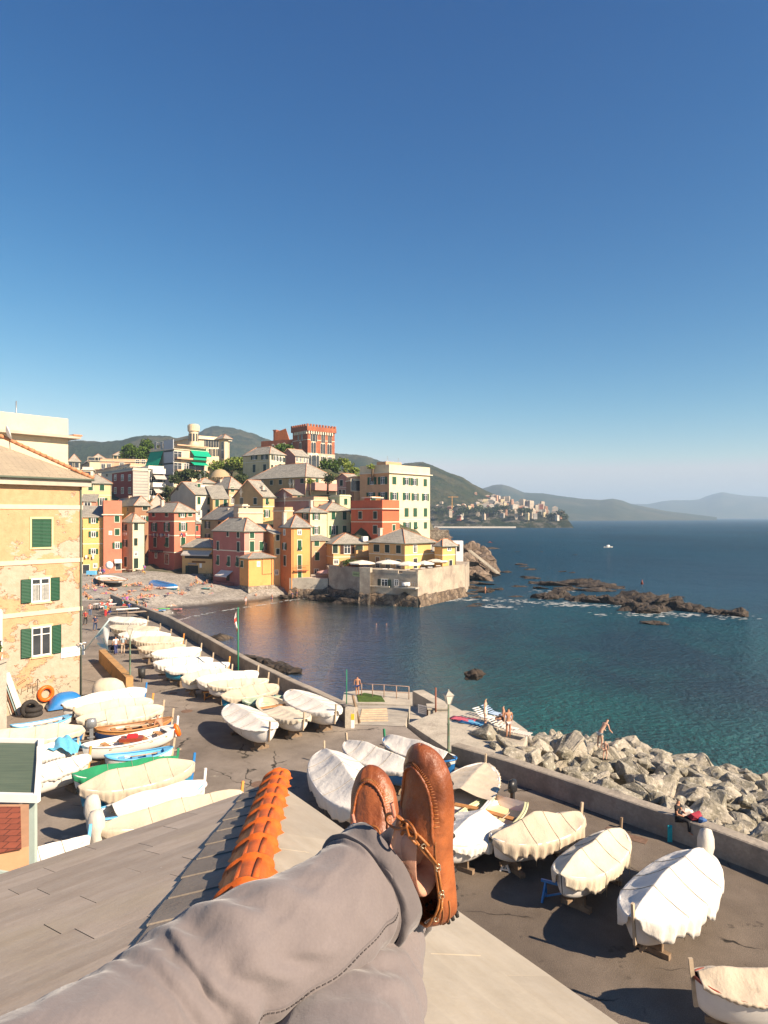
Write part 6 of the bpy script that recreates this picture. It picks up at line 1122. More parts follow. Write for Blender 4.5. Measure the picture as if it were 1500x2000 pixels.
v = P(178,1362,4.6); o = thing('canvas_bundle', 'rounded bundle of pale canvas behind the long white boat by the corner', 'bundle', (v.x+.5, v.y+1.5, 4)); t = MB(); rr = [[(1.1*s_*math.cos(a)*(1+.06*math.sin(5*a)), .8*s_*math.sin(a), z_) for a in [2*math.pi*k/18 for k in range(18)]] for s_, z_ in ((.02,1.5),(.5,1.45),(.85,1.2),(1,.8),(1.02,0))]; t.grid(rr, closed=True); t.build('cloth', cv_c, o)
v = P(118,1385,4.2); o = thing('upturned_dinghy', 'small deep blue upturned dinghy leaning by the corner building', 'dinghy', (v.x-.2, v.y+1.2, 4.1), .6); t = MB(); rr = [[(1.3*x*(1-.1*s_), .75*s_*math.copysign(1,1)*math.cos(a), .9*math.sin(a)*(1-abs(x)**3)+.0) for a in [math.pi*k/10 for k in range(11)] for s_ in (1,)] for x in [-1+k/6 for k in range(13)]]; t.grid(rr); t.build('hull', hb, o)
# beach boats
boat('small white wooden boat with blue bottom drawn up by the cafe tables', (232,1132), (204,1121), cover=None, rail=wood, inner=hw, group='open boats drawn up on the beach', post=False, zg=4.6, bw=.36).location.z = 3.6
boat('blue and white wooden boat lying on the pebble beach', (296,1128), (340,1138), cover=None, hull=hb, strake=hw, rail=hw, inner=hcy, group='open boats drawn up on the beach', post=False, zg=3.7, bw=.34).location.z = 2.8
v = P(153,1,0) if 0 else P(179, 1127, 4.0); o = thing('fish_cart', 'pale blue small handcart at the edge of the piazza', 'cart', tuple(v)); t = MB(); t.box(-.9,.9,-.5,.5,.5,1.3); t.build('body', hlb, o); t = MB(); t.tube([(-.5,-.55,.3),(-.5,.55,.3)], .3, 12); t.build('wheel', woodd, o)
# distant small vessels
for px, py, lab, s_ in ((1188,1070,'small white motorboat far out on the open sea',1.0),(957,1060,'red kayak with a rower near the outer rocks',.55)):
    v = P(px, py, 0); o = thing('motorboat' if s_ == 1 else 'kayak', lab, 'boat', (v.x, v.y, 0), .4); t = MB(); rows = [[(x*3*s_, y*1.0*s_*(1-abs(x)**3), .8*s_*abs(y)-.1) for y in (-1,-.5,0,.5,1)] for x in (-1,-.6,0,.6,1)]; t.grid(rows); t.build('hull', hw if s_ == 1 else hred, o); t = MB(); t.box(-.8*s_,.6*s_,-.5*s_,.5*s_,.2,1.5*s_); t.build('cabin', hw if s_ == 1 else hred, o)
v = P(972,1,0) if 0 else P(1254,1149,0); o = thing('sea_mark', 'red buoy mark standing above the outer reef', 'buoy', (v.x, v.y, 0)); t = MB(); t.tube([(0,0,0),(0,0,1.8)], .06, 6); t.build('pole', metal_g, o); t = MB(); t.tube([(0,0,.9),(0,0,2.0)], [.35,.05], 8); t.build('topmark', hred, o)
# ------------------------------------------------ lamps, flagpole, railing, trestles, bins
def lamp(px, py, h_, label, glass_m, z_=4.0):
    v = P(px, py, z_); o = thing('street_lamp', label, 'street lamp', tuple(v), .3, 'lantern lamps of the promenade'); pm = M('green_cast_iron', (.10,.15,.10), .6, .3, 6, col2=(.20,.12,.05), mixs=5, thr=.58)
    t = MB(); t.tube([(0,0,0),(0,0,.12),(0,0,.14),(0,0,.75),(0,0,.8),(0,0,.86),(0,0,h_*.55),(0,0,h_*.56),(0,0,h_*.58),(0,0,h_-.62)], [.17,.17,.11,.095,.13,.07,.06,.085,.055,.04], 10); t.build('post', pm, o)
    t = MB(); n = 4
    def sq(r, z): return [(r*math.cos(math.pi/4+math.pi/2*k), r*math.sin(math.pi/4+math.pi/2*k), z) for k in range(4)]
    t.grid([sq(.11,h_-.62), sq(.27,h_-.18)], smooth=False, closed=True); t.build('lantern_glass', glass_m, o)
    t = MB(); t.grid([sq(.31,h_-.18), sq(.31,h_-.15), sq(.10,h_), sq(.07,h_+.02)], smooth=False, closed=True); t.tube([(0,0,h_),(0,0,h_+.10)], [.06,.03], 6)
    for k in range(4): t.bar(Vector(sq(.115,h_-.62)[k]), Vector(sq(.275,h_-.18)[k]), .03)
    t.build('lantern_frame', M('lantern_metal', (.35,.33,.28), .5, .1), o); return o
frost = M('frosted_glass', (.62,.58,.50), .3, .05)
lamp(876,1497,3.75,'old lantern lamp post beside the parapet right above the brown shoe', frost); lamp(254,1347,4.6,'greenish lantern lamp post on the promenade near the ramp wall', frost)
v = P(266,1336,4.0); o = thing('litter_bin', 'dark round litter bin on its post behind the left lamp', 'bin', tuple(v + Vector((.2,.6,0)))); t = MB(); t.tube([(0,0,.35),(0,0,1.05)], [.24,.28], 14, cap=True); t.build('body', M('dark_iron', (.03,.03,.03), .5), o); t = MB(); t.tube([(0,0,0),(0,0,.4)], .04, 6); t.build('post', M('dark_iron', (.03,.03,.03), .5), o)
v = P(465,1338,4.0); fpo = thing('flagpole', 'slim green flagpole on the quay wall with a small white and red flag', 'flagpole', tuple(v)); hh = (1338-1186)/F*v.y; t = MB(); t.tube([(0,0,0),(0,0,hh)], [.07,.045], 8); t.build('pole', M('green_paint', (.02,.18,.09), .5), fpo)
t = MB(); t.grid([[(-.05-.14*v_*math.sin(1+u*2)-.08*math.sin(u*5), .05*math.sin(u*6+v_*3), hh-.25-u*1.9-v_*.15) for v_ in (0,.25,.5,.75,1)] for u in [k/12 for k in range(13)]])
for n_ in range(len(t.f)): t.mi[n_] = 1 if (n_//4) in (3, 4, 8, 9) or n_ % 4 == 2 else 0
t.build('flag', [fl1, cloth_m((.5,.06,.04))], fpo)
def pole(px, py, ptop, label, m, z_, r=.05, lean=0.):
    v = P(px, py, z_); o = thing('pole', label, 'pole', tuple(v)); hh = (py-ptop)/F*v.y; t = MB(); t.tube([(0,0,0),(lean,0,hh)], r, 6); t.build('shaft', m, o); return o
pole(677,1387,1308,'tall thin green pole standing at the end of the quay wall', MATS['green_paint'], 4.6, .035)
pole(851,1406,1343,'rusty pole with red top standing beside the concrete locker', M('rust_red', (.22,.08,.05), .8), 3.0, .06)
pole(702,1412,1358,'old wooden plank leaning beside the wall end pillar', woodd, 4.0, .09, -.4)
rl_ = thing('deck_railing', 'rusty metal railing along the seaward edge of the bathing deck', 'railing', tuple(P(705,1369,1.0))); t = MB(); rp_ = [P(705,1369,1.0), P(727,1371,1.0), P(750,1372,1.0), P(775,1374,1.0), P(800,1376,1.0)]; rp_ = [p + Vector((0,1.6,0)) for p in rp_]; oo = rl_.location
for p in rp_: t.tube([p-oo, p-oo+Vector((0,0,1.1))], .045, 6)
t.build('post', M('rusty_rail', (.33,.22,.16), .7, .3, 8), rl_); t = MB()
for z_ in (.55, 1.08): t.tube([p-oo+Vector((0,0,z_)) for p in rp_], .03, 6)
t.build('rail', MATS['rusty_rail'], rl_)
for k, (p_, cc) in enumerate((((p.x, p.y) , 0) for p in (P(684,1352,1.0), P(672,1357,1.0)))): pass
nt_ = thing('notice_board', 'small white notice fixed to the concrete block wall', 'notice', tuple(P(838,1382,2.9)+Vector((-.35,-.25,-.1))), -.7); t = MB(); t.box(-.55,.55,-.03,.0,-.3,.3); t.build('plate', white, nt_); t = MB()
for k in range(4): t.box(-.42,.42,-.034,-.0305,.17-k*.12,.20-k*.12)
t.build('text_lines', M('faded_ink', (.3,.3,.3)) if 0 else MATS['faded_ink'], nt_)
def trestle(px, py, label, m, rz, s_=1.0):
    v = P(px, py, 4.0); o = thing('trestle', label, 'trestle', tuple(v), rz)
    for x in (-.55, .55):
        t = MB()
        for y in (-.28, .28): t.bar((x*s_,y*s_,0),(x*.9*s_,0,.62*s_),.06)
        t.bar((x*s_,-.26*s_,.08),(x*s_,.26*s_,.08),.05); t.build('leg_frame', m, o); t = MB(); t.bar((-.65*s_,0,.63*s_),(.65*s_,0,.63*s_),.08); t.bar((-.5*s_,0,.1),(.5*s_,0,.55*s_),.05); t.build('beam', m, o); return o
trestle(1094,1764,'bright blue low trestle on the asphalt below the cream boat', hb, -.5, .95); trestle(990,1694,'whitish trailer stand under the front of the beige peaked boat', white, 1.2, .6); trestle(412,1366,'small orange trestle under the quay boat with scalloped cover', post_o, .3, .8); trestle(1255,1846,'old wooden block stand under the bow of the big white boat', woodd, .8, .45)
# manhole covers
for px, py, r_ in ((508,1532,.42),(365,1389,.36),(338,1354,.3)):
    v = P(px, py, 4.0); t = MB(); t.tube([(0,0,.0),(0,0,.012)], r_, 20, smooth=False); o = t.build('manhole_cover', M('rusty_iron_cover', (.16,.10,.07), .8, .3, 6)); o.location = v; tag(o, {508:'round rusty manhole cover near the tip of the ridge tiles',365:'rusty manhole cover in the middle of the lane between boat rows',338:'small brown manhole cover close to the quay row'}[px], 'manhole cover')
for px, py, rz, lab in ((1205,1625,-.6,'rusty square grate in the asphalt right beside the cream boat'),(1240,1638,-.6,'rusty drain grate at the foot of the parapet')):
    v = P(px, py, 4.0); t = MB(); t.box(-.45,.45,-.25,.25,.002,.014); o = t.build('drain_grate', MATS['rusty_iron_cover']); o.location = v; o.rotation_euler.z = rz; tag(o, lab, 'drain grate')
cr = thing('crate', 'red brown wooden crate lying across the open white boat', 'crate', tuple(P(257,1446,5.0)), .15); t = MB(); t.box(-.55,.55,-.28,.28,0,.16); t.build('box', hred, cr); t = MB(); t.box(-.2,.3,-.15,.15,.16,.3); t.build('red_cloth', cloth_m((.55,.03,.04)), cr)
bu = P(340,1420,5.3); o = thing('buoy', 'long orange fender hanging at the bow of the open white boat', 'fender', tuple(bu+Vector((.1,-.1,-.1))), 0); t = MB(); t.tube([(-.05,0,.3),(0,0,.2),(.12,0,-.1),(.2,0,-.3),(.22,0,-.36)],[.03,.13,.15,.12,.03],12); t.build('body', MATS['orange_plastic'], o)
# ---------------------------------------------------------------- PEOPLE (small figures)
skin_m = M('skin_tanned', (.40,.20,.12), .55, .08, 6); skin_l = M('skin_light', (.50,.30,.21), .55, .08, 6); hair_d = M('dark_hair', (.03,.02,.015), .6); hair_g = M('grey_hair', (.30,.26,.22), .7)
def skinmesh(name, J, E, m, sub=1):
    me = bpy.data.meshes.new(name); me.from_pydata([j[:3] for j in J], E, []); ob = link(bpy.data.objects.new(name, me)); md = ob.modifiers.new('skin', 'SKIN')
    for i, j in enumerate(J):
        sv = me.skin_vertices[0].data[i]; r = j[3]; sv.radius = (r, j[4] if len(j) > 4 else r); sv.use_root = (i == 0)
    md.use_smooth_shade = True; sb_ = ob.modifiers.new('s', 'SUBSURF'); sb_.levels = sb_.render_levels = sub
    dg = bpy.context.evaluated_depsgraph_get(); out = bpy.data.meshes.new_from_object(ob.evaluated_get(dg)); out.name = name; bpy.data.objects.remove(ob); out.materials.clear(); out.materials.append(m)
    for p in out.polygons: p.use_smooth = True
    return out
def body(pose):
    # joints: 0 pelvis 1 waist 2 chest 3 neck 4 head | arms 5-7 / 8-10 | legs 11-14 / 15-18
    if pose in ('stand', 'walk', 'bend'):
        s = {'stand': 0, 'walk': .16, 'bend': .06}[pose]; f = .42 if pose == 'bend' else 0
        J = [(0,0,.92,.13,.10),(0,f*.25,1.08,.12,.09),(0,f*.8,1.32,.155,.10),(0,f*1.15,1.48,.055),(0,f*1.35,1.60+.02,.085,.10),
             (.20,f*.95,1.40,.05),(.26,f*1.0+.03,1.12,.04),(.25,f*1.4+.10,.88,.032),(-.20,f*.95,1.40,.05),(-.27,f*1.0-.02,1.12,.04),(-.25,f*1.3+.06,.88,.032),
             (.09,0,.86,.085),(.10,s,.48,.06),(.10,-s*.3,.10,.04),(.11,.14-s*.3,.04,.035),(-.09,0,.86,.085),(-.10,-s,.48,.06),(-.10,-s*1.6,.12,.04),(-.11,.12-s*1.6,.05,.035)]
    elif pose == 'sit':
        J = [(0,0,.12,.14,.11),(0,-.04,.28,.12,.09),(0,-.05,.50,.15,.10),(0,-.02,.66,.055),(0,.02,.79,.085,.10),
             (.20,-.05,.58,.05),(.28,-.05,.34,.04),(.22,.22,.30,.032),(-.20,-.05,.58,.05),(-.30,-.22,.32,.04),(-.26,-.32,.06,.032),
             (.09,.06,.12,.09),(.13,.42,.42,.06),(.12,.68,.08,.04),(.12,.80,.05,.035),(-.09,.06,.12,.09),(-.14,.46,.20,.06),(-.13,.82,.07,.04),(-.13,.92,.09,.035)]
    elif pose == 'chair':
        J = [(0,0,.50,.14,.11),(0,-.02,.66,.12,.09),(0,-.02,.90,.15,.10),(0,.0,1.06,.055),(0,.03,1.19,.085,.10),
             (.20,-.02,.98,.05),(.25,.05,.72,.04),(.12,.28,.66,.032),(-.20,-.02,.98,.05),(-.25,.05,.72,.04),(-.08,.26,.70,.032),
             (.09,.06,.50,.09),(.11,.44,.52,.06),(.11,.46,.10,.04),(.11,.60,.04,.035),(-.09,.06,.50,.09),(-.11,.44,.52,.06),(-.12,.42,.10,.04),(-.12,.56,.04,.035)]
    else:
        up = 1 if pose == 'lie' else -1
        J = [(0,0,.12,.10,.14),(0,.16,.11,.09,.13),(0,.40,.12,.10,.16),(0,.57,.10,.055),(0,.72,.11,.09),
             (.21,.46,.10,.05),(.33,.30,.07,.04),(.30,.06,.06,.032),(-.21,.46,.10,.05),(-.36,.60,.07,.04),(-.20,.78,.06,.032),
             (.10,-.06,.11,.09),(.13,-.44,.10+.22*(up > 0),.06),(.14,-.80,.06,.04),(.15,-.92,.10,.035),(-.10,-.06,.11,.09),(-.12,-.46,.09,.06),(-.14,-.86,.06,.04),(-.15,-.98,.10,.035)]
    E = [(0,1),(1,2),(2,3),(3,4),(2,5),(5,6),(6,7),(2,8),(8,9),(9,10),(0,11),(11,12),(12,13),(13,14),(0,15),(15,16),(16,17),(17,18)]
    return J, E
BM = {}
def bodymesh(pose, m):
    k = (pose, m.name)
    if k not in BM: J, E = body(pose); BM[k] = skinmesh('body', J, E, m)
    return BM[k]
WM = {}
def wearmesh(pose, kind, m):
    k = (pose, kind, m.name)
    if k in WM: return WM[k]
    J, E = body(pose); g = 1.16; G_ = lambda i, s_=g: tuple(J[i][:3]) + tuple(r*s_ for r in J[i][3:])
    lerp = lambda a, b, t, s_=g: tuple(Vector(J[a][:3]).lerp(Vector(J[b][:3]), t)) + (J[a][3]*s_*.95,)
    if kind == 'trunks': L_ = [G_(0, 1.12), lerp(11,12,.0), lerp(11,12,.32), lerp(15,16,.0), lerp(15,16,.32)]; E2 = [(0,1),(1,2),(0,3),(3,4)]
    elif kind == 'trousers': L_ = [G_(0), G_(11,1.2), G_(12,1.25), G_(13,1.5), G_(15,1.2), G_(16,1.25), G_(17,1.5)]; E2 = [(0,1),(1,2),(2,3),(0,4),(4,5),(5,6)]
    elif kind == 'shirt': L_ = [G_(2), G_(1,1.2), G_(0,1.15), G_(5,1.35), lerp(5,6,.6,1.3), G_(8,1.35), lerp(8,9,.6,1.3)]; E2 = [(0,1),(1,2),(0,3),(3,4),(0,5),(5,6)]
    elif kind == 'towelwrap': L_ = [G_(1,1.2), G_(2,1.12), G_(0,1.45), (0,J[0][1],J[0][2]-.30,.17,.13)]; E2 = [(1,0),(0,2),(2,3)]
    elif kind == 'hair': h = J[4]; L_ = [(h[0], h[1]-(.02 if pose not in ('lie','prone') else -.04), h[2]+.035, .098, .105), (h[0], h[1]-(.05 if pose not in ('lie','prone') else -.07), h[2]-.02, .085, .09)]; E2 = [(0,1)]
    WM[k] = skinmesh(kind, L_, E2, m); return WM[k]
def person(label, loc, rz, pose='stand', sk=None, wear=(('trunks', (.02,.05,.25)),), hair=None, s=1.0, group=None, scale=None):
    o = thing('person', label, 'person', tuple(loc), rz, group); o.scale = (s, s, s); inst('body', bodymesh(pose, sk or skin_m), o); inst('hair', wearmesh(pose, 'hair', hair or hair_d), o)
    for k, c in wear: inst({'trunks':'swimwear','towelwrap':'towel'}.get(k, k), wearmesh(pose, k, cloth_m(c)), o)
    return o
person('man seen from behind in dark trunks standing on the bathing deck edge', P(698,1359,1.0), 0, 'stand', wear=(('trunks',(.02,.04,.14)),), s=1.02)
person('tanned man in bright blue trunks leaning over the open white boat', P(318,1458,4.0), .9, 'bend', wear=(('trunks',(.03,.04,.42)),), hair=hair_g, s=1.0)
person('woman wrapped in a white towel standing beside the white loungers', P(948,1419,4.14), 1.2, 'stand', sk=skin_l, wear=(('towelwrap',(.66,.60,.52)),), hair=M('blond_hair', (.5,.33,.15), .6), s=.98)
person('man sitting on a lounger on the terrace looking to the left', P(983,1420,4.14), 1.4, 'chair', wear=(('trunks',(.04,.03,.04)),), hair=hair_g)
person('person with back turned in patterned swimwear standing by the striped lounger', P(993,1441,4.14), .3, 'stand', wear=(('trunks',(.55,.45,.42)),), s=1.0)
person('slim man in grey shorts stepping across the boulders with a child', P(1172,1462,3.4), -1.2, 'bend', sk=skin_l, wear=(('trunks',(.32,.36,.38)),), s=.98)
person('small naked legged child climbing the boulders beside the slim man', P(1182,1484,3.6), -.6, 'walk', sk=skin_l, wear=(('trunks',(.52,.30,.2)),), s=.62)
person('woman in black vest and leggings sitting on the parapet with a phone', P(1322,1602,4.95)+Vector((.15,.25,-.50)), -2.3, 'chair', wear=(('shirt',(.015,.014,.014)),('trousers',(.015,.015,.018))), s=.98)
person('man in white shirt pushing a dark stroller on the promenade', P(226,1279,4), .6, 'walk', wear=(('shirt',(.68,.62,.58)),('trousers',(.04,.05,.14))))
person('person in pale blue jacket walking beside the stroller', P(240,1277,4), .3, 'walk', wear=(('shirt',(.30,.38,.42)),('trousers',(.35,.27,.2))))
person('person in dark blue clothes with violet backpack on the promenade', P(186,1232,4), 0, 'walk', wear=(('shirt',(.03,.04,.10)),('trousers',(.04,.06,.12))))
person('person with red backpack by the corner of the peeling building', P(167,1221,4), 0, 'walk', wear=(('shirt',(.35,.05,.05)),('trousers',(.03,.03,.03))))
person('person in pink top and blue jeans walking near the crowded tables', P(176,1204,4), 0, 'stand', wear=(('shirt',(.6,.35,.3)),('trousers',(.08,.12,.2))))
person('person in a white dress standing at the edge of the wavelets', P(480,1182,.3), 2.9, 'stand', wear=(('towelwrap',(.66,.56,.54)),('trunks',(.5,.4,.4))))
person('bather wading knee deep in front of the stone base', P(531,1177,-.1), 2.6, 'stand'); person('bather sitting at the water edge under the stone base', P(500,1166,.5), 1, 'sit'); person('leftmost of two bathers at the rocks below the terrace', P(571,1168,.2), 2, 'bend'); person('rightmost of two bathers at the rocks below the terrace', P(580,1166,.2), 2, 'stand'); person('bather standing on a flat rock right of the sea wall', P(948,1160,.6), 1, 'stand', wear=(('trunks',(.4,.1,.05)),))
for x, y, lab in ((735,1238,'left one of two swimmers in the middle of the cove'),(755,1238,'right one of two swimmers in the middle of the cove'),(582,1192,'lone swimmer with only the head above the dark water')):
    q = P(x, y, -1.46); person(lab, q, 1, 'stand')
cols = [(.45,.04,.04),(.03,.06,.22),(.02,.02,.03),(.5,.3,.05),(.05,.25,.3),(.55,.5,.5),(.3,.08,.3),(.02,.2,.08)]; cols2 = cols + [(.6,.55,.5),(.55,.2,.2),(.1,.15,.25)]
def bz(x, y): return idw(x, y) + .12
def beachpt(px, py):
    z = 2.0
    for _ in range(8): q = P(px, py, z); z = bz(q.x, q.y)
    return q
spots = [(240,272,1),(245,276,1),(345,290,2),(352,288,1),(365,250,1),(372,252,0),(395,250,0),(430,278,0),(438,275,1),(455,272,0),(515,270,1),(525,268,1),(545,264,0),(555,262,0),(590,262,0),(245,325,0),(268,325,0),(265,362,0),(310,312,1),(318,314,1),(345,348,0),(355,345,0),(400,325,1),(410,322,0),(440,310,1),(452,312,1),(470,308,1),(485,335,1),(495,330,1),(505,328,1),(515,322,1),(525,328,0),(535,330,1),(545,335,1),(560,330,1),(575,330,0),(590,332,1),(600,330,1),(610,334,1),(625,305,3),(634,310,0),(645,300,0),(655,304,0),(680,300,0),(630,350,0),(640,345,0),(650,345,0),(655,370,1),(645,372,1),(735,288,1),(745,285,1),(755,292,0),(770,300,0),(780,300,1),(795,302,1),(805,300,1),(740,355,1),(748,358,1),(785,345,0),(800,350,1),(425,402,1),(440,398,1),(455,402,1),(480,400,1),(490,400,1),(525,435,2),(535,432,1),(862,278,0),(730,240,3),(738,236,0),(775,242,1),(790,240,0),(820,262,0),(892,328,0),(85,262,0),(95,270,0),(120,262,3),(130,270,0),(140,280,0),(160,245,3),(170,250,0),(175,262,0),(85,320,0),(95,330,0),(110,335,0),(75,310,0),(200,300,1),(320,255,1),(470,262,0),(700,255,0),(705,310,1),(570,300,1),(360,385,1),(580,372,1),(690,345,1)]
poses = {0: 'sit', 1: 'lie', 2: 'prone', 3: 'stand'}; wh = ['behind the moored blue boat', 'on the upper part of the beach', 'in the middle of the beach', 'near the water line', 'at the left end of the beach']
random.seed(3); spots += [(x+random.uniform(-16,16), y+random.uniform(-7,7), k if k != 3 else 1) for x, y, k in spots if 150 < x < 820]
for i, (x, y, k) in enumerate(spots):
    q = beachpt(140+x/3, 1060+y/3)
    if q.y > 150 or q.y < 84: continue
    zone = wh[4] if x < 200 else (wh[1] if y < 285 else (wh[3] if y > 380 else wh[2])); pz = poses[k]; c = cols[i % 8]; cn = ['red','navy','black','orange','teal','white','purple','green'][i % 8]
    person('%s bather in %s swimwear %s' % ({'sit':'seated','lie':'reclining','prone':'face down','stand':'standing'}[pz], cn, zone), q, random.uniform(0,6.28), pz, sk=[skin_m, skin_l][i % 3 == 0], wear=(('trunks', c),), hair=[hair_d, hair_d, hair_g][i % 3], group='bathers on the pebble beach')
tw_ = [(790,265,(.10,.42,.42),'turquoise'),(712,328,(.06,.32,.50),'bright blue'),(540,385,(.12,.5,.10),'lime green'),(560,412,(.62,.6,.58),'white'),(615,388,(.6,.25,.22),'pink red'),(370,385,(.28,.45,.6),'pale blue'),(885,302,(.55,.25,.25),'rose'),(440,445,(.62,.6,.55),'off white'),(515,395,(.08,.3,.6),'deep blue'),(240,275,(.6,.2,.12),'coral'),(575,368,(.6,.5,.5),'pale pink'),(650,380,(.5,.15,.15),'dark red'),(425,285,(.1,.5,.2),'green'),(500,345,(.6,.35,.1),'orange'),(800,358,(.55,.58,.6),'light grey'),(315,318,(.1,.12,.15),'dark grey')]
for x, y, c, nm in tw_:
    q = beachpt(140+x/3, 1060+y/3); t = MB(); n_ = 6; t.grid([[( (i-3)/3*.95, (j-2)/2*.42, .03+.03*math.sin(i*2+j)) for j in range(5)] for i in range(7)]); o = t.build('beach_towel', cloth_m(c)); o.location = (q.x, q.y, q.z-.04); o.rotation_euler = (0,0,random.uniform(-.6,.6)); tag(o, nm + ' beach towel spread on the grey pebbles', 'towel', 'towels on the beach'); md = o.modifiers.new('th','SOLIDIFY'); md.thickness = .015
# crowd of cafe guests at the piazza and at the near tables
random.seed(21); cg = []
for i in range(34): cg.append((random.uniform(195,285), random.uniform(1184,1207)) if i < 16 else (random.choice([random.uniform(180,215), random.uniform(228,285), random.uniform(360,392)]), random.uniform(1113,1124)))
for i, (x, y) in enumerate(cg):
    if x > 300: q = beachpt(x, y+4)
    else: q = P(x, y, 4.0); q.z = 4.0 if y > 1184 and q.y < 100.5 else max(4.0, bz(q.x, q.y)-.05)
    pz = 'chair' if i % 3 else 'stand'; c = cols2[i % 11]; cn = ['red','navy','black','orange','teal','white','purple','green','cream','pink','slate blue'][i % 11]
    person('%s guest in a %s top %s' % ('sitting' if pz == 'chair' else 'standing', cn, 'at the tables at the promenade end' if i < 16 else ('in the piazza before the coloured houses' if x < 300 else 'outside the ochre beach shop')), q, random.uniform(0,6.28), pz, wear=(('shirt', c),('trousers', cols2[(i*5+2) % 11])), group='guests sitting at the cafe tables')
for i, (x, y, z_) in enumerate([(205,1190,4),(228,1196,4),(250,1200,4),(270,1206,4),(240,1118,4),(255,1119,4),(268,1118,4),(275,1121,4)]):
    q = P(x, y, 4); o = thing('cafe_table', ('long weathered table under the crowd at the promenade end','small dark table in the piazza before the cream house')[i > 3], 'table', tuple(q), .2*i, 'cafe tables'); t = MB(); w2 = 1.4 if i < 4 else .5; t.box(-w2,w2,-.45,.45,.70,.76); t.build('table_top', M('table_top_wood', (.35,.27,.2), .7, .2, 2) if i % 2 else white, o)
    for a_, b_ in ((-1,-1),(1,-1),(1,1),(-1,1)): t = MB(); t.bar((a_*(w2-.1),b_*.35,0),(a_*(w2-.1),b_*.35,.7),.05); t.build('leg', woodd, o)
o = thing('parasol', 'white round parasol disc tilted in front of the narrow coral red house', 'parasol', tuple(Q(213.6,1104,148))); t = MB(); t.tube([(0,0,-2.6),(0,.15,0)], .04, 6); t.build('pole', metal_g, o)
t = MB(); t.grid([[(.85*s_*math.cos(a), -.05-.18*(1-s_), .85*s_*math.sin(a)) for a in [2*math.pi*k/20 for k in range(20)]] for s_ in (.02,.5,1)], closed=True); q = t.build('canopy', white, o); md = q.modifiers.new('th','SOLIDIFY'); md.thickness = .03
# stroller, loungers, bags
o = thing('stroller', 'dark baby stroller pushed along the promenade', 'stroller', tuple(P(216,1277,4)), .6); t = MB(); t.box(-.22,.22,-.35,.35,.35,.75); t.bar((0,-.3,.7),(0,-.6,1.05),.04); t.build('seat', cloth_m((.03,.03,.04)), o)
for x, y in ((-.25,-.3),(.25,-.3),(-.25,.35),(.25,.35)): t = MB(); t.tube([(x-.03,y,.15),(x+.03,y,.15)], .15, 12); t.build('wheel', motor_m, o)
def lounger(px, py, rz, c, label, z_=4.14):
    q = P(px, py, z_); o = thing('lounger', label, 'lounger', tuple(q), rz, 'sun loungers on the terrace'); t = MB(); n_ = 9
    for k in range(n_): x = -.8+k*.15; t.box(x, x+.11, -.3, .3, .30, .33)
    t.build('seat', c, o); t = MB()
    for k in range(5): t.box(.55+k*.13, .64+k*.13, -.3, .3, .34+k*.08, .37+k*.08)
    t.build('backrest', c, o)
    for x, y in ((-.7,-.27),(-.7,.27),(.5,-.27),(.5,.27)): t = MB(); t.bar((x,y,0),(x+.05,y,.3),.03); t.build('leg', white, o)
lounger(957,1412,2.3,white,'white lounger behind the woman in the towel'); lounger(985,1430,2.4,cloth_m((.62,.62,.55)),'pale slatted lounger between the man and the standing bather'); lounger(1010,1440,2.5,cloth_m((.60,.50,.45)),'striped lounger nearest the boulders'); lounger(975,1405,2.4,cloth_m((.35,.45,.6)),'light blue lounger farthest out on the terrace')
o = thing('bucket', 'dark violet bucket beside the white loungers', 'bucket', tuple(P(963,1417,4.14))); t = MB(); t.tube([(0,0,0),(0,0,.32)], [.13,.17], 14); t.build('body', cloth_m((.06,.04,.16)), o)
for px, py, c, lab in ((905,1405,(.5,.10,.14),'red and blue towel lying flat on the concrete terrace'),(925,1412,(.12,.35,.55),'light blue towel lying next to the red one on the terrace')):
    q = P(px, py, 4.14); t = MB(); t.grid([[((i-3)/3*.8, (j-2)/2*.4, .02+.02*math.sin(i*2+j)) for j in range(5)] for i in range(7)]); o = t.build('beach_towel', cloth_m(c)); o.location = q; o.rotation_euler.z = -.5; tag(o, lab, 'towel'); md = o.modifiers.new('th','SOLIDIFY'); md.thickness = .012
for px, py, c, lab, s_ in ((1342,1592,(.6,.5,.45),'pale bag on the parapet beside the seated woman',.22),(1358,1600,(.30,.03,.05),'dark red bag on the parapet right of the pale one',.26),(1372,1606,(.05,.12,.3),'small dark blue pouch at the end of the bags on the parapet',.16)):
    q = P(px, py, 4.97); o = inst('bag', rock_mesh(int(px), cloth_m(c), 0, 'bag', .8, .1), None, (q.x, q.y, 4.95+s_*.6), (0,0,.5), (s_*1.3, s_, s_)); tag(o, lab, 'bag', 'bags on the parapet')
q = P(1312,1612,4.6); o = thing('towel_hanging', 'turquoise cloth hanging over the parapet under the seated woman', 'cloth', tuple(q + Vector((-.1,-.05,-.2)))); t = MB(); t.grid([[(.18*(i/4)-.1, -.03-.02*math.sin(i*2)-.0*j, .25-.14*j) for i in range(5)] for j in range(7)]); k_ = t.build('cloth', cloth_m((.02,.33,.36)), o); md = k_.modifiers.new('th','SOLIDIFY'); md.thickness = .012
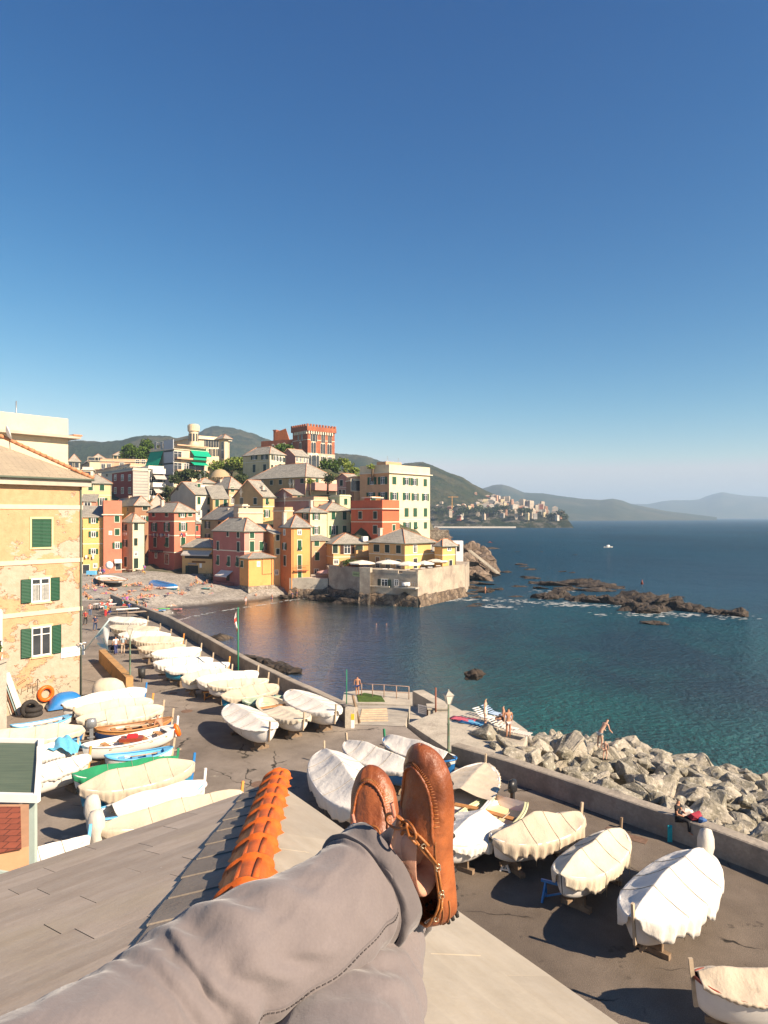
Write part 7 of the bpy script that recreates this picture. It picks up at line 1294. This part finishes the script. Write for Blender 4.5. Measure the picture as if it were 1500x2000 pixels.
# ---------------------------------------------------------------- far town along the coast
random.seed(5); tc_ = [M('far_wall_%d' % i, c, .9, .08, .05) for i, c in enumerate(((.46,.38,.29),(.50,.46,.39),(.44,.24,.15),(.33,.11,.07),(.50,.42,.25),(.38,.35,.31)))]
fw = M('far_windows', (.10,.09,.08), .6); fr_ = M('far_roof', (.42,.32,.24), .9)
FM = []
for i in range(12):
    t = MB(); w_, d_, h_ = random.uniform(6,14), random.uniform(7,10), random.uniform(6,17); t.box(-w_/2,w_/2,0,d_,-7,h_,0)
    for zz in range(int(h_/3)):
        for xx in range(int(w_/2.6)): x = -w_/2+1+xx*2.6; t.box(x, x+1.1, -.08, -.02, zz*3+1, zz*3+2.5, 1)
    if i % 2: t.add([(-w_/2-.3,-.3,h_),(w_/2+.3,-.3,h_),(w_/2+.3,d_+.3,h_),(-w_/2-.3,d_+.3,h_),(0,d_/2,h_+2.2)], [(0,1,4),(1,2,4),(2,3,4),(3,0,4)], 2)
    else: t.box(-w_/2+1, w_/2-1, 1, d_-1, h_, h_+1, 2)
    FM.append(t.mesh('house', [tc_[i % 6], fw, fr_]))
tl = ['pale blocky house of the far seaside town on the wooded headland']; n_ = 0
def far_h(px, py, d, s_=1.0):
    global n_
    v = Q(px, py, d); o = inst('distant_house', FM[random.randrange(12)], None, (v.x, v.y, v.z), (0,0,random.uniform(-.6,.6)), (s_, s_, s_)); tag(o, tl[0], 'house', 'houses of the far seaside town'); n_ += 1
for _ in range(120):
    px = random.triangular(846, 1110, 985); top = 985 + max(0, (px-960)/168)**1.5*20; py = random.triangular(top+2, 1014, top+8); far_h(px, py, 1000+ (1014-py)*7, random.uniform(.35,.68))
for _ in range(60):
    px = random.uniform(925, 1065); u = (px-925)/140; far_h(px, random.uniform(972+u*18, 992+u*12), 1300+random.uniform(-60,60), random.uniform(.6,.9))
sw = MB(); sw.box(0,118,0,8,-4,2.2); o = sw.build('harbour_wall', tc_[1]); o.location = tuple(Q(848,1014,985)); o.location.z = 0; tag(o, 'long pale bathing establishment wall along the far shore', 'sea wall')
cr_ = thing('crane', 'thin yellow tower crane standing over the far town', 'crane', tuple(Q(883,988,1000))); t = MB(); t.bar((0,0,-5),(0,0,14),1.0); t.bar((-6,0,13),(9,0,13),.8); t.build('mast', M('crane_yellow', (.5,.25,.05), .7), cr_)
for i in range(26):
    px = random.uniform(842, 1100); py = 992+random.uniform(0,12)+max(0,(px-980)/120)*8; d = 1005+random.uniform(0,60); v = Q(px, py, d); o = thing('far_tree', 'dark tree clump among the houses of the far headland', 'tree', tuple(v), 0, 'trees of the far headland'); bl = [(random.uniform(-6,6),random.uniform(-3,3),random.uniform(0,3),5,4,3.5) for _ in range(5)]; crown(o, bl, 150, 1.5, lf_dark); t = MB(); t.tube([(0,0,-5),(0,0,2)], .5, 5); t.build('trunk', bark, o)
# aerial masts on the antenna hill
for i, (px, h_) in enumerate(((416,4),(423,7),(430,5),(440,8),(447,6),(455,5),(463,8),(470,4))):
    v = Q(px, 838 + abs(px-425)*.12, 1990); o = thing('radio_mast', 'thin radio mast on the bare round hilltop', 'mast', (v.x, v.y, v.z-8), 0, 'radio masts on the hilltop'); t = MB(); t.bar((0,0,0),(0,0,8+h_*1.4),.9); t.build('lattice', metal_g, o)
# ---------------------------------------------------------------- THE PERSON ON THE ROOF: trousers, ankle, moccasins
me_root = thing('person', 'person lying on the slate roof, legs crossed, in grey trousers and brown moccasins', 'person', (-.35, .45, 15.95))
OR = me_root.location
def mat_leather(name, a, b):
    s = NT(name); tc = s.n('ShaderNodeTexCoord').outputs['Object']; n = s.noise(tc, 22, 7, .65); big = s.noise(tc, 9, 4); c = s.mix(s.rng(big, .35, .65), a, b); c = s.mix(s.rng(n, .35, .7), c, s.mix(1., c, (.72,.66,.6), 'MULTIPLY'))
    s.set('Base Color', c); s.set('Roughness', s.rng(n, .3, .7, .32, .5)); s.set('Specular IOR Level', .55); wr = s.n('ShaderNodeTexWave', {'Vector': tc, 'Scale': 14., 'Distortion': 9., 'Detail': 3.}).outputs['Fac']
    s.set('Normal', s.n('ShaderNodeBump', {'Height': s.math('ADD', s.math('MULTIPLY', s.noise(tc, 55, 6, .65), 1.0), s.math('ADD', s.math('MULTIPLY', wr, .25), s.math('MULTIPLY', big, 1.2))), 'Distance': .004, 'Strength': .8}).outputs[0]); return s.m
leather = mat_leather('brown_leather', (.17,.044,.013), (.36,.108,.032)); leather_d = mat_leather('lace_leather', (.25,.075,.018), (.42,.16,.04)); stitch = M('stitch_thread', (.30,.13,.05), .8); eye_m = M('brass_eyelet', (.5,.42,.3), .3, .05, metal=.8); rubber = M('black_rubber', (.02,.018,.017), .7)
def mat_trouser(name, col):
    s = NT(name); tc = s.n('ShaderNodeTexCoord').outputs['Object']; u = s.n('ShaderNodeSeparateXYZ', {0: tc}); n = s.noise(tc, 6, 6, .6); f = s.noise(s.n('ShaderNodeVectorMath', {0: tc, 1: (1, .4, 1.)}, operation='MULTIPLY').outputs[0], 16, 6, .65)
    c = s.mix(s.rng(n, .3, .7), tuple(v*.90 for v in col), tuple(v*1.10 for v in col)); c = s.mix(s.rng(f, .62, .72, 0, .35), c, tuple(min(1, v*1.35) for v in col)); tw = s.math('SINE', s.math('MULTIPLY', s.math('ADD', u.outputs[0], s.math('ADD', u.outputs[1], u.outputs[2])), 2400.)); c = s.mix(s.rng(tw, -1, 1, 0, .12), c, tuple(v*.6 for v in col)); c = s.mix(s.rng(s.noise(tc, 260, 2), .3, .7, 0, .2), c, tuple(v*.6 for v in col))
    s.set('Base Color', c); s.set('Roughness', .92); s.set('Sheen Weight', .25); s.set('Specular IOR Level', .15)
    s.set('Normal', s.n('ShaderNodeBump', {'Height': s.math('ADD', s.math('MULTIPLY', n, 2.), s.math('MULTIPLY', f, .8)), 'Distance': .0045, 'Strength': .8}).outputs[0]); return s.m
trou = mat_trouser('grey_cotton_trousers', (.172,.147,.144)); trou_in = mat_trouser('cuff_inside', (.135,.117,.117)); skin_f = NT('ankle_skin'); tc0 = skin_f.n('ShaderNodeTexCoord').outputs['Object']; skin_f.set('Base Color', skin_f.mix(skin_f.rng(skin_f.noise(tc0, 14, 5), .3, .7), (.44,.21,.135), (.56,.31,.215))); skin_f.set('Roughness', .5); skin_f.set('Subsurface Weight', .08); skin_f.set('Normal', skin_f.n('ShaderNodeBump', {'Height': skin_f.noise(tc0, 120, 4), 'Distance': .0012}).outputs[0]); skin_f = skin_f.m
def cat(pts, n):                                 # Catmull-Rom through points of any dimension
    out = []; P_ = [pts[0]] + pts + [pts[-1]]
    for i in range(1, len(P_)-2):
        for k in range(n):
            t = k/n; out.append([.5*((2*b) + (-a+c)*t + (2*a-5*b+4*c-d)*t*t + (-a+3*b-3*c+d)*t**3) for a, b, c, d in zip(P_[i-1], P_[i], P_[i+1], P_[i+2])])
    out.append(list(pts[-1])); return out
def axis(lst, n=14): return cat([[*Q(x, y, d), r] for x, y, d, r in lst], n)
L1 = axis([(-420,2520,.52,.108),(-230,2400,.57,.107),(-20,2250,.64,.102),(135,2140,.71,.096),(255,2046,.79,.090),(355,1960,.85,.086),(462,1880,.90,.081),(610,1812,.98,.079),(686,1760,1.05,.080),(716,1734,1.08,.081),(744,1708,1.10,.084)])
L2 = axis([(560,2500,.62,.112),(610,2330,.70,.108),(655,2150,.82,.102),(692,2010,.95,.096),(716,1900,1.06,.086),(735,1815,1.13,.080),(744,1752,1.18,.074)])
def legtube(ax, seed, flat=.9, n=72, fold=1.0, knee=5, cuffz=(0, 0)):
    rows = []; N = len(ax); fr = []; up = None
    for i, a in enumerate(ax):
        p = Vector(a[:3]); d = (Vector(ax[min(i+1, N-1)][:3]) - Vector(ax[max(i-1, 0)][:3])).normalized()
        view = Vector((0, -1, .45)).normalized()
        s_ = d.cross(view).normalized(); v_ = s_.cross(d).normalized(); fr.append((p, d, s_, v_)); r = a[3]; row = []
        tt = i/(N-1)
        for k in range(n):
            an = 2*math.pi*k/n; c, s2 = math.cos(an), math.sin(an)
            ds = 0.
            # compression folds behind the knee and above the cuff
            kn = math.exp(-((tt-.56)/.15)**2)*max(0, .55+.45*s2); ds += .0065*kn*math.sin(i*.62+an*1.9+seed+2.2*fbm(c*1.5, s2*1.5, tt*4, 2))*fold*(.5+abs(fbm(c*2, tt*9, seed, 2))*1.6)
            cf = math.exp(-((tt-.90)/.08)**2); ds += .0060*cf*math.sin(i*.70-an*2.2+seed)*fold*(.4+abs(fbm(c*2+4, tt*11, seed, 2))*1.8)
            ds += .0034*fold*fbm(p.x*9+c*1.3, p.z*9+s2*1.3, seed+tt*6, 4) + .0035*fold*math.sin(an*2+tt*9+seed)*(.4+.6*abs(tt-.5))
            ds += .0055*fold*(1-abs(fbm(tt*7+c*.9, s2*1.5+seed, 2., 3))*2.2)**3 * .6 if abs(fbm(tt*7+c*.9, s2*1.5+seed, 2., 3)) < .45 else 0
            rr = r + ds; row.append(p + s_*c*rr + v_*s2*rr*flat - OR)
        rows.append(row)
    return rows, fr
rw1, fr1 = legtube(axis([(-420,2520,.52,.108),(-230,2400,.57,.107),(-20,2250,.64,.102),(135,2140,.71,.096),(255,2046,.79,.090),(355,1960,.85,.086),(462,1880,.90,.081),(610,1812,.98,.079),(686,1760,1.05,.080),(716,1734,1.08,.081),(744,1708,1.10,.084)], 16), 1.3)
rw2, fr2 = legtube(axis([(560,2500,.62,.112),(610,2330,.70,.108),(655,2150,.82,.102),(692,2010,.95,.096),(716,1900,1.06,.086),(735,1815,1.13,.080),(744,1752,1.18,.074)], 18), 4.1)
t = MB(); t.grid(rw1, closed=True); t.grid(rw2, closed=True)
hp = Vector((-.42,.36,15.90))-OR; t.tube([hp+Vector((-.02,.0,.06)), hp+Vector((.16,-.02,.0)), hp+Vector((.36,-.02,-.08))], [.12,.15,.13], 24)
tr = t.build('trousers', trou, me_root); sb_ = tr.modifiers.new('s','SUBSURF'); sb_.levels = sb_.render_levels = 1; sd = tr.modifiers.new('th','SOLIDIFY'); sd.thickness = .0016; sd.offset = -1
def cuff(fr, rows, rad0, i0, i1, name='turned_up_cuff', seed=0):
    t = MB(); cr_ = []; N = len(fr); n = len(rows[0])
    for k_, (f_, ex) in enumerate(((0.,.0010),(.01,.0085),(.07,.0120),(.5,.0085),(.9,.0090),(1.0,.0060),(1.02,.0020),(.98,-.0010),(.55,-.0030))):
        ii = i0+(i1-i0)*min(f_, 1.0); a = int(ii); b = min(a+1, N-1); u = ii-a; row = []
        over = fr[i1][1]*(.006 if f_ >= 1 else 0)
        for k in range(n):
            p = Vector(rows[a][k]).lerp(Vector(rows[b][k]), u); c = (fr[a][0]-OR).lerp(fr[b][0]-OR, u); d = (p-c).normalized(); an = 2*math.pi*k/n
            row.append(p + d*(ex + .0016*math.sin(an*3+seed) + .0012*math.sin(an*7+f_*4)) + over)
        cr_.append(row)
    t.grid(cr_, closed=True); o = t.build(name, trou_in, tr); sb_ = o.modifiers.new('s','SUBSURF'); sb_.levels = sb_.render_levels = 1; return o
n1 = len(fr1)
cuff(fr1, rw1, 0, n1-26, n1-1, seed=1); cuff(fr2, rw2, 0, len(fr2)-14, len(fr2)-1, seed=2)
# outer seam along the camera side of the upper leg
t = MB(); kk_ = []
for i in range(40, n1-27):
    tt = i/(n1-1); k = 6.5 + 7.0*max(0, (tt-.45)/.55); k0 = int(k) % 72; u = k-int(k); p = Vector(rw1[i][k0]).lerp(Vector(rw1[i][k0+1]), u); c = fr1[i][0]-OR; kk_.append(p + (p-c).normalized()*.0012)
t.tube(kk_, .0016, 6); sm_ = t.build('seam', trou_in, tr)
t = MB()
for a, b in zip(kk_[::1], kk_[1::1]):
    off = (fr1[60][1].cross((a+OR-fr1[60][0]).normalized())).normalized()*.0042
    m_ = a.lerp(b, .62); t.bar(a+off, m_+off, .0014, .0014)
t.build('stitches', M('stitch_dark', (.07,.06,.06), .8), sm_)
# legs and feet: one continuous body
Jb = []; Eb = []
def jadd(p, r): Jb.append((*(Vector(p)-OR), r)); return len(Jb)-1
pel = jadd((-.30,.30,15.88), .09)
UR = (Q(838,1400,1.07) - Q(866,1760,1.11)).normalized(); hR = Vector((-.76,-.65,0)); hR = (hR - UR*hR.dot(UR)).normalized(); wR = UR.cross(hR).normalized(); OR_ = Q(876,1779,1.115)
UL = (Q(732,1505,1.25) - Q(752,1790,1.16)).normalized(); hL = Vector((-.34,-.90,.2)); hL = (hL - UL*hL.dot(UL)).normalized(); wL = UL.cross(hL).normalized(); OL_ = Q(760,1850,1.19)
def chain(fr, anklepts, prev):
    for i in range(0, len(fr)-20, 24):
        k = jadd(fr[i][0], .072 if i < len(fr)*.5 else .052); Eb.append((prev, k)); prev = k
    for p, r in anklepts: k = jadd(p, r); Eb.append((prev, k)); prev = k
A1 = [(Q(745,1704,1.10), .048), (Q(776,1666,1.10), .043), (Q(799,1634,1.09), .039), (OR_+UR*.108+hR*.056, .035), (OR_+UR*.16+hR*.030, .026), (OR_+UR*.235+hR*.022, .018)]
A2 = [(Q(748,1735,1.22), .040), (OL_+UL*.075+hL*.072, .035), (OL_+UL*.10+hL*.044, .033), (OL_+UL*.16+hL*.03, .026), (OL_+UL*.235+hL*.022, .018)]
chain(fr1, A1, pel); _a = len(Jb)-4; _h = jadd(OR_+UR*.050+hR*.050, .031); Eb.append((_a+1, _h)); chain(fr2, A2, pel)
bod = skinmesh('body', Jb, Eb, skin_f, 3); inst('body', bod, me_root)
# ---- moccasin
LS = .300
def wf(u):
    t_ = u/LS; w = .0325 + .0125*math.exp(-((t_-.70)/.22)**2) - .002*math.exp(-((t_-.38)/.12)**2)
    if u < .030: w *= math.sqrt(max(0, 1-(1-u/.030)**2))
    if t_ > .80: w *= max(0, 1-((t_-.80)/.20)**2.5)**.5
    return max(w, .0012)
def hf(u):
    t_ = u/LS; h = .060 + .012*math.exp(-((t_-.52)/.13)**2) - .013*max(0, (t_-.60)/.40)**.9
    if t_ < .3: h = .056 + .004*t_/.3 + .008*max(0, 1-t_/.12)
    return h
def surf(u, th, side):
    w, h = wf(u), hf(u); c, s_ = math.cos(th), math.sin(th)
    if s_ < 0: y = w*abs(c)**.45; z = h*.42*(1-abs(s_)**.75*1.0)
    else: y = w*abs(c)**.85*(1+.06*math.sin(math.pi*min(1, s_*1.6))); z = h*.42 + h*.58*s_**.95
    t_ = u/LS; f_ = 1.0
    if t_ > .84: f_ = max(.02, 1-((t_-.84)/.16)**2.2)**.5
    if u < .022: f_ = .62+.38*math.sqrt(max(0, 1-(1-u/.022)**2))
    zc = .024 if t_ > .5 else .034
    z = zc + (z-zc)*f_
    return Vector((u + (.004*s_ if u < .03 else 0), side*y, z + max(0, (u/LS-.78))**1.6*.10))
def ow(u):
    q = (u-.090)/.086; return .0315*math.sqrt(1-q*q) if abs(q) < 1 else 0.
def thmax(u):
    o_ = ow(u)
    if o_ <= 0: return math.pi/2
    w = wf(u); 
    lo, hi = 0., math.pi/2
    for _ in range(24):
        m_ = (lo+hi)/2
        if surf(u, m_, 1).y > o_: lo = m_
        else: hi = m_
    return max(lo, .55)
def moccasin(O, U, W, Hh, label):
    T = lambda p: O + U*p[0] + W*p[1] + Hh*p[2] - OR
    sh = thing('shoe_tmp', None, None); bpy.data.objects.remove(sh)
    us = [.0008,.003,.007,.013,.02,.028] + [.036+.008*k for k in range(29)] + [.2755,.281,.286,.2905,.2945,.2975,.2992,.29999]; nn = 16; m = MB()
    for side in (-1, 1):
        rows = []
        for u in us:
            tm = thmax(u); r = []
            for k in range(nn+1):
                th = -math.pi/2 + (tm+math.pi/2)*(k/nn)**.92; p = surf(u, th, side)
                puck = 0.
                if u > .15 and th > .15: puck = .0009*math.sin(u*900+th*0)*math.exp(-((th-.62)/.25)**2)
                cz = max(0, math.cos(th))**.5
                wr = .0014*fbm(u*38, th*2.1, side*3, 4)*(th > 0) + (.0016*math.sin(u*260+th*2)*math.exp(-((u-.17)/.03)**2) if th > 0 and th < 1.0 else 0)
                n_ = Vector((0, side*math.cos(th), math.sin(th))); r.append(T(p + n_*(puck+wr)*cz))
            rows.append(r)
        if side > 0: rows = [r[::-1] for r in rows]
        m.grid(rows)
    sho = m.build('shoe', leather, me_root, fix=True); sb_ = sho.modifiers.new('s','SUBSURF'); sb_.levels = sb_.render_levels = 1; sd = sho.modifiers.new('th','SOLIDIFY'); sd.thickness = .0022; sd.offset = -1
    sho['label'] = label
    # collar roll
    rim = [T(surf(u, thmax(u), 1)+Vector((0,0,.0008))) for u in [.0075+.0045*k for k in range(37)]]; rim2 = [T(surf(u, thmax(u), -1)+Vector((0,0,.0008))) for u in [.0075+.0045*k for k in range(37)]][::-1]; t = MB(); t.tube(rim+rim2+[rim[0]], .0026, 8, cap=False); t.build('collar', leather_d, sho)
    # apron seam with puckers
    def topz(u, y):
        lo, hi = 0., math.pi/2
        for _ in range(20):
            m_ = (lo+hi)/2
            if surf(u, m_, 1).y > abs(y): lo = m_
            else: hi = m_
        return surf(u, lo, 1).z
    ap = []
    for k in range(61):
        a = -math.pi/2 + math.pi*k/60; u = .158 + .112*math.cos(a)**.75 if abs(a) < 1.57 else .158; y = min(.0355, wf(u)*.92)*math.sin(a)
        if abs(y) > wf(u)*.93: y = math.copysign(wf(u)*.93, y)
        ap.append(Vector((u, y, topz(u, y)+.0012)))
    t = MB(); t.tube([T(p) for p in ap], [.0026+.0007*math.sin(k*2.6) for k in range(61)], 8); t.build('apron_seam', leather, sho)
    t = MB()
    for k in range(3, 58):
        p = ap[k]; d = (ap[k+1]-ap[k-1]).normalized(); out = Vector((d.y, -d.x, 0)) if True else 0; out = out if out.dot(Vector((p.x-.19, p.y, 0))) > 0 else -out; q = p + out*.0075; 
        ux = min(q.x, .2985); q = Vector((ux, q.y, 0)); z_ = topz(q.x, q.y) if abs(q.y) < wf(q.x)*.98 else p.z-.009; t.tube([T(p), T(Vector((q.x, q.y, z_+.0006)))], [.0014,.0004], 5)
    t.build('pucker_stitching', leather_d, sho)
    # side seam + lace through eyelets
    for side in (-1, 1):
        pts = [surf(u, .50, side) for u in [.012+.006*k for k in range(26)]]; t = MB(); t.tube([T(p + Vector((0, side*.0012, .0))) for p in pts], .0009, 4); t.build('side_stitching', stitch, sho)
        t = MB(); 
        for s0 in (.045,.092,.138):
            t.tube([T(surf(u, .86*thmax(u)+.0, side)+Vector((0, side*.0028, .001))) for u in (s0-.018, s0, s0+.018)], .0019, 6)
        t.build('lace', leather_d, sho); 
        for s0 in (.025,.065,.072,.112,.118,.158):
            c = surf(s0, .86*thmax(s0) if thmax(s0) < 1.5 else .75, side) + Vector((0, side*.0026, .001)); t = MB(); nrm = Vector((0, side*.8, .5)).normalized(); e1 = Vector((1,0,0)); e2 = nrm.cross(e1)
            t.grid([[T(c + (e1*math.cos(a)+e2*math.sin(a))*(.0034+.0010*math.cos(b)) + nrm*.0010*math.sin(b)) for b in [2*math.pi*q/6 for q in range(6)]] for a in [2*math.pi*q/14 for q in range(15)]], closed=True); t.build('eyelet', eye_m, sho)
    # lace over the vamp, knot and bow
    kz = topz(.185, 0)+.006; K = Vector((.185, -.004, kz)); t = MB()
    for side in (-1, 1): t.tube([T(surf(.158, .75, side)+Vector((0,side*.003,.001))), T(Vector((.172, side*.022, topz(.172,.022)+.002))), T(K)], .0021, 6)
    def loop(dy, du, r, lift):
        return [T(K + Vector((du*math.sin(a)*.7 + r*.5*math.sin(a), dy*(1-math.cos(a))*.5 + 0, lift*math.sin(a*.5)))) for a in [2*math.pi*k/18 for k in range(19)]]
    t.tube(loop(-.034, .004, .018, .010), .0022, 7); t.tube(loop(.034, .004, .018, .010), .0022, 7)
    t.tube([T(K+Vector((.004*math.cos(a), .006*math.sin(a), .0015*a))) for a in [k*.6 for k in range(12)]], .0026, 7)
    t.tube([T(K), T(K+Vector((-.012,.016,.008))), T(K+Vector((-.020,.028,.005)))], .0021, 6); t.tube([T(K), T(K+Vector((.016,-.010,.012))), T(K+Vector((.034,-.014,.010)))], .0021, 6)
    t.build('bow', leather_d, sho); t = MB(); t.tube([T(K+Vector((.012+.003*k, -.010-.0006*k, .012))) for k in range(8)], [.003,.0036]*4, 7); t.build('lace_coil', M('lace_coil_thread', (.45,.18,.12), .6), sho)
    # heel patch and rubber nubs
    hpz = [[T(surf(u, th, side)+Vector((-.0010 if u < .02 else 0, side*.0012, 0))) for u in (.045,.03,.018,.009,.003)] for side, th in ((1,.0),)] if 0 else None
    t = MB()
    for side in (-1, 1): t.tube([T(surf(u, .12-.9*(u/.05)**2*0+.0, side)+Vector((-.0006,side*.0012,0))) for u in (.002,.006,.014,.025,.04,.052)], .0010, 5)
    t.build('heel_seam', stitch, sho)
    for i_ in range(5):
        for j_ in range(3):
            y = (-.024+.012*i_); z = .006+.010*j_; u = .0015 + .030*(1-math.sqrt(max(0, 1-(y/.0325)**2))); t = MB(); t.tube([T(Vector((u+.003, y, z))), T(Vector((u-.0055, y*1.05, z-.001)))], [.0036,.0030], 8); t.build('rubber_nub', rubber, sho)
    for i_ in range(9):
        for j_ in range(3):
            u = .02+.03*i_; y = (-.6+.6*j_)*wf(u); t = MB(); t.tube([T(Vector((u, y, .003))), T(Vector((u, y, -.0045)))], [.0042,.0036], 8); t.build('rubber_nub', rubber, sho)
    return sho
moccasin(OR_, UR, wR, hR, 'brown leather moccasin seen from its side, the upper of the crossed pair')
moccasin(OL_, UL, wL, hL, 'brown leather moccasin seen from above, partly shaded, the lower of the crossed pair')
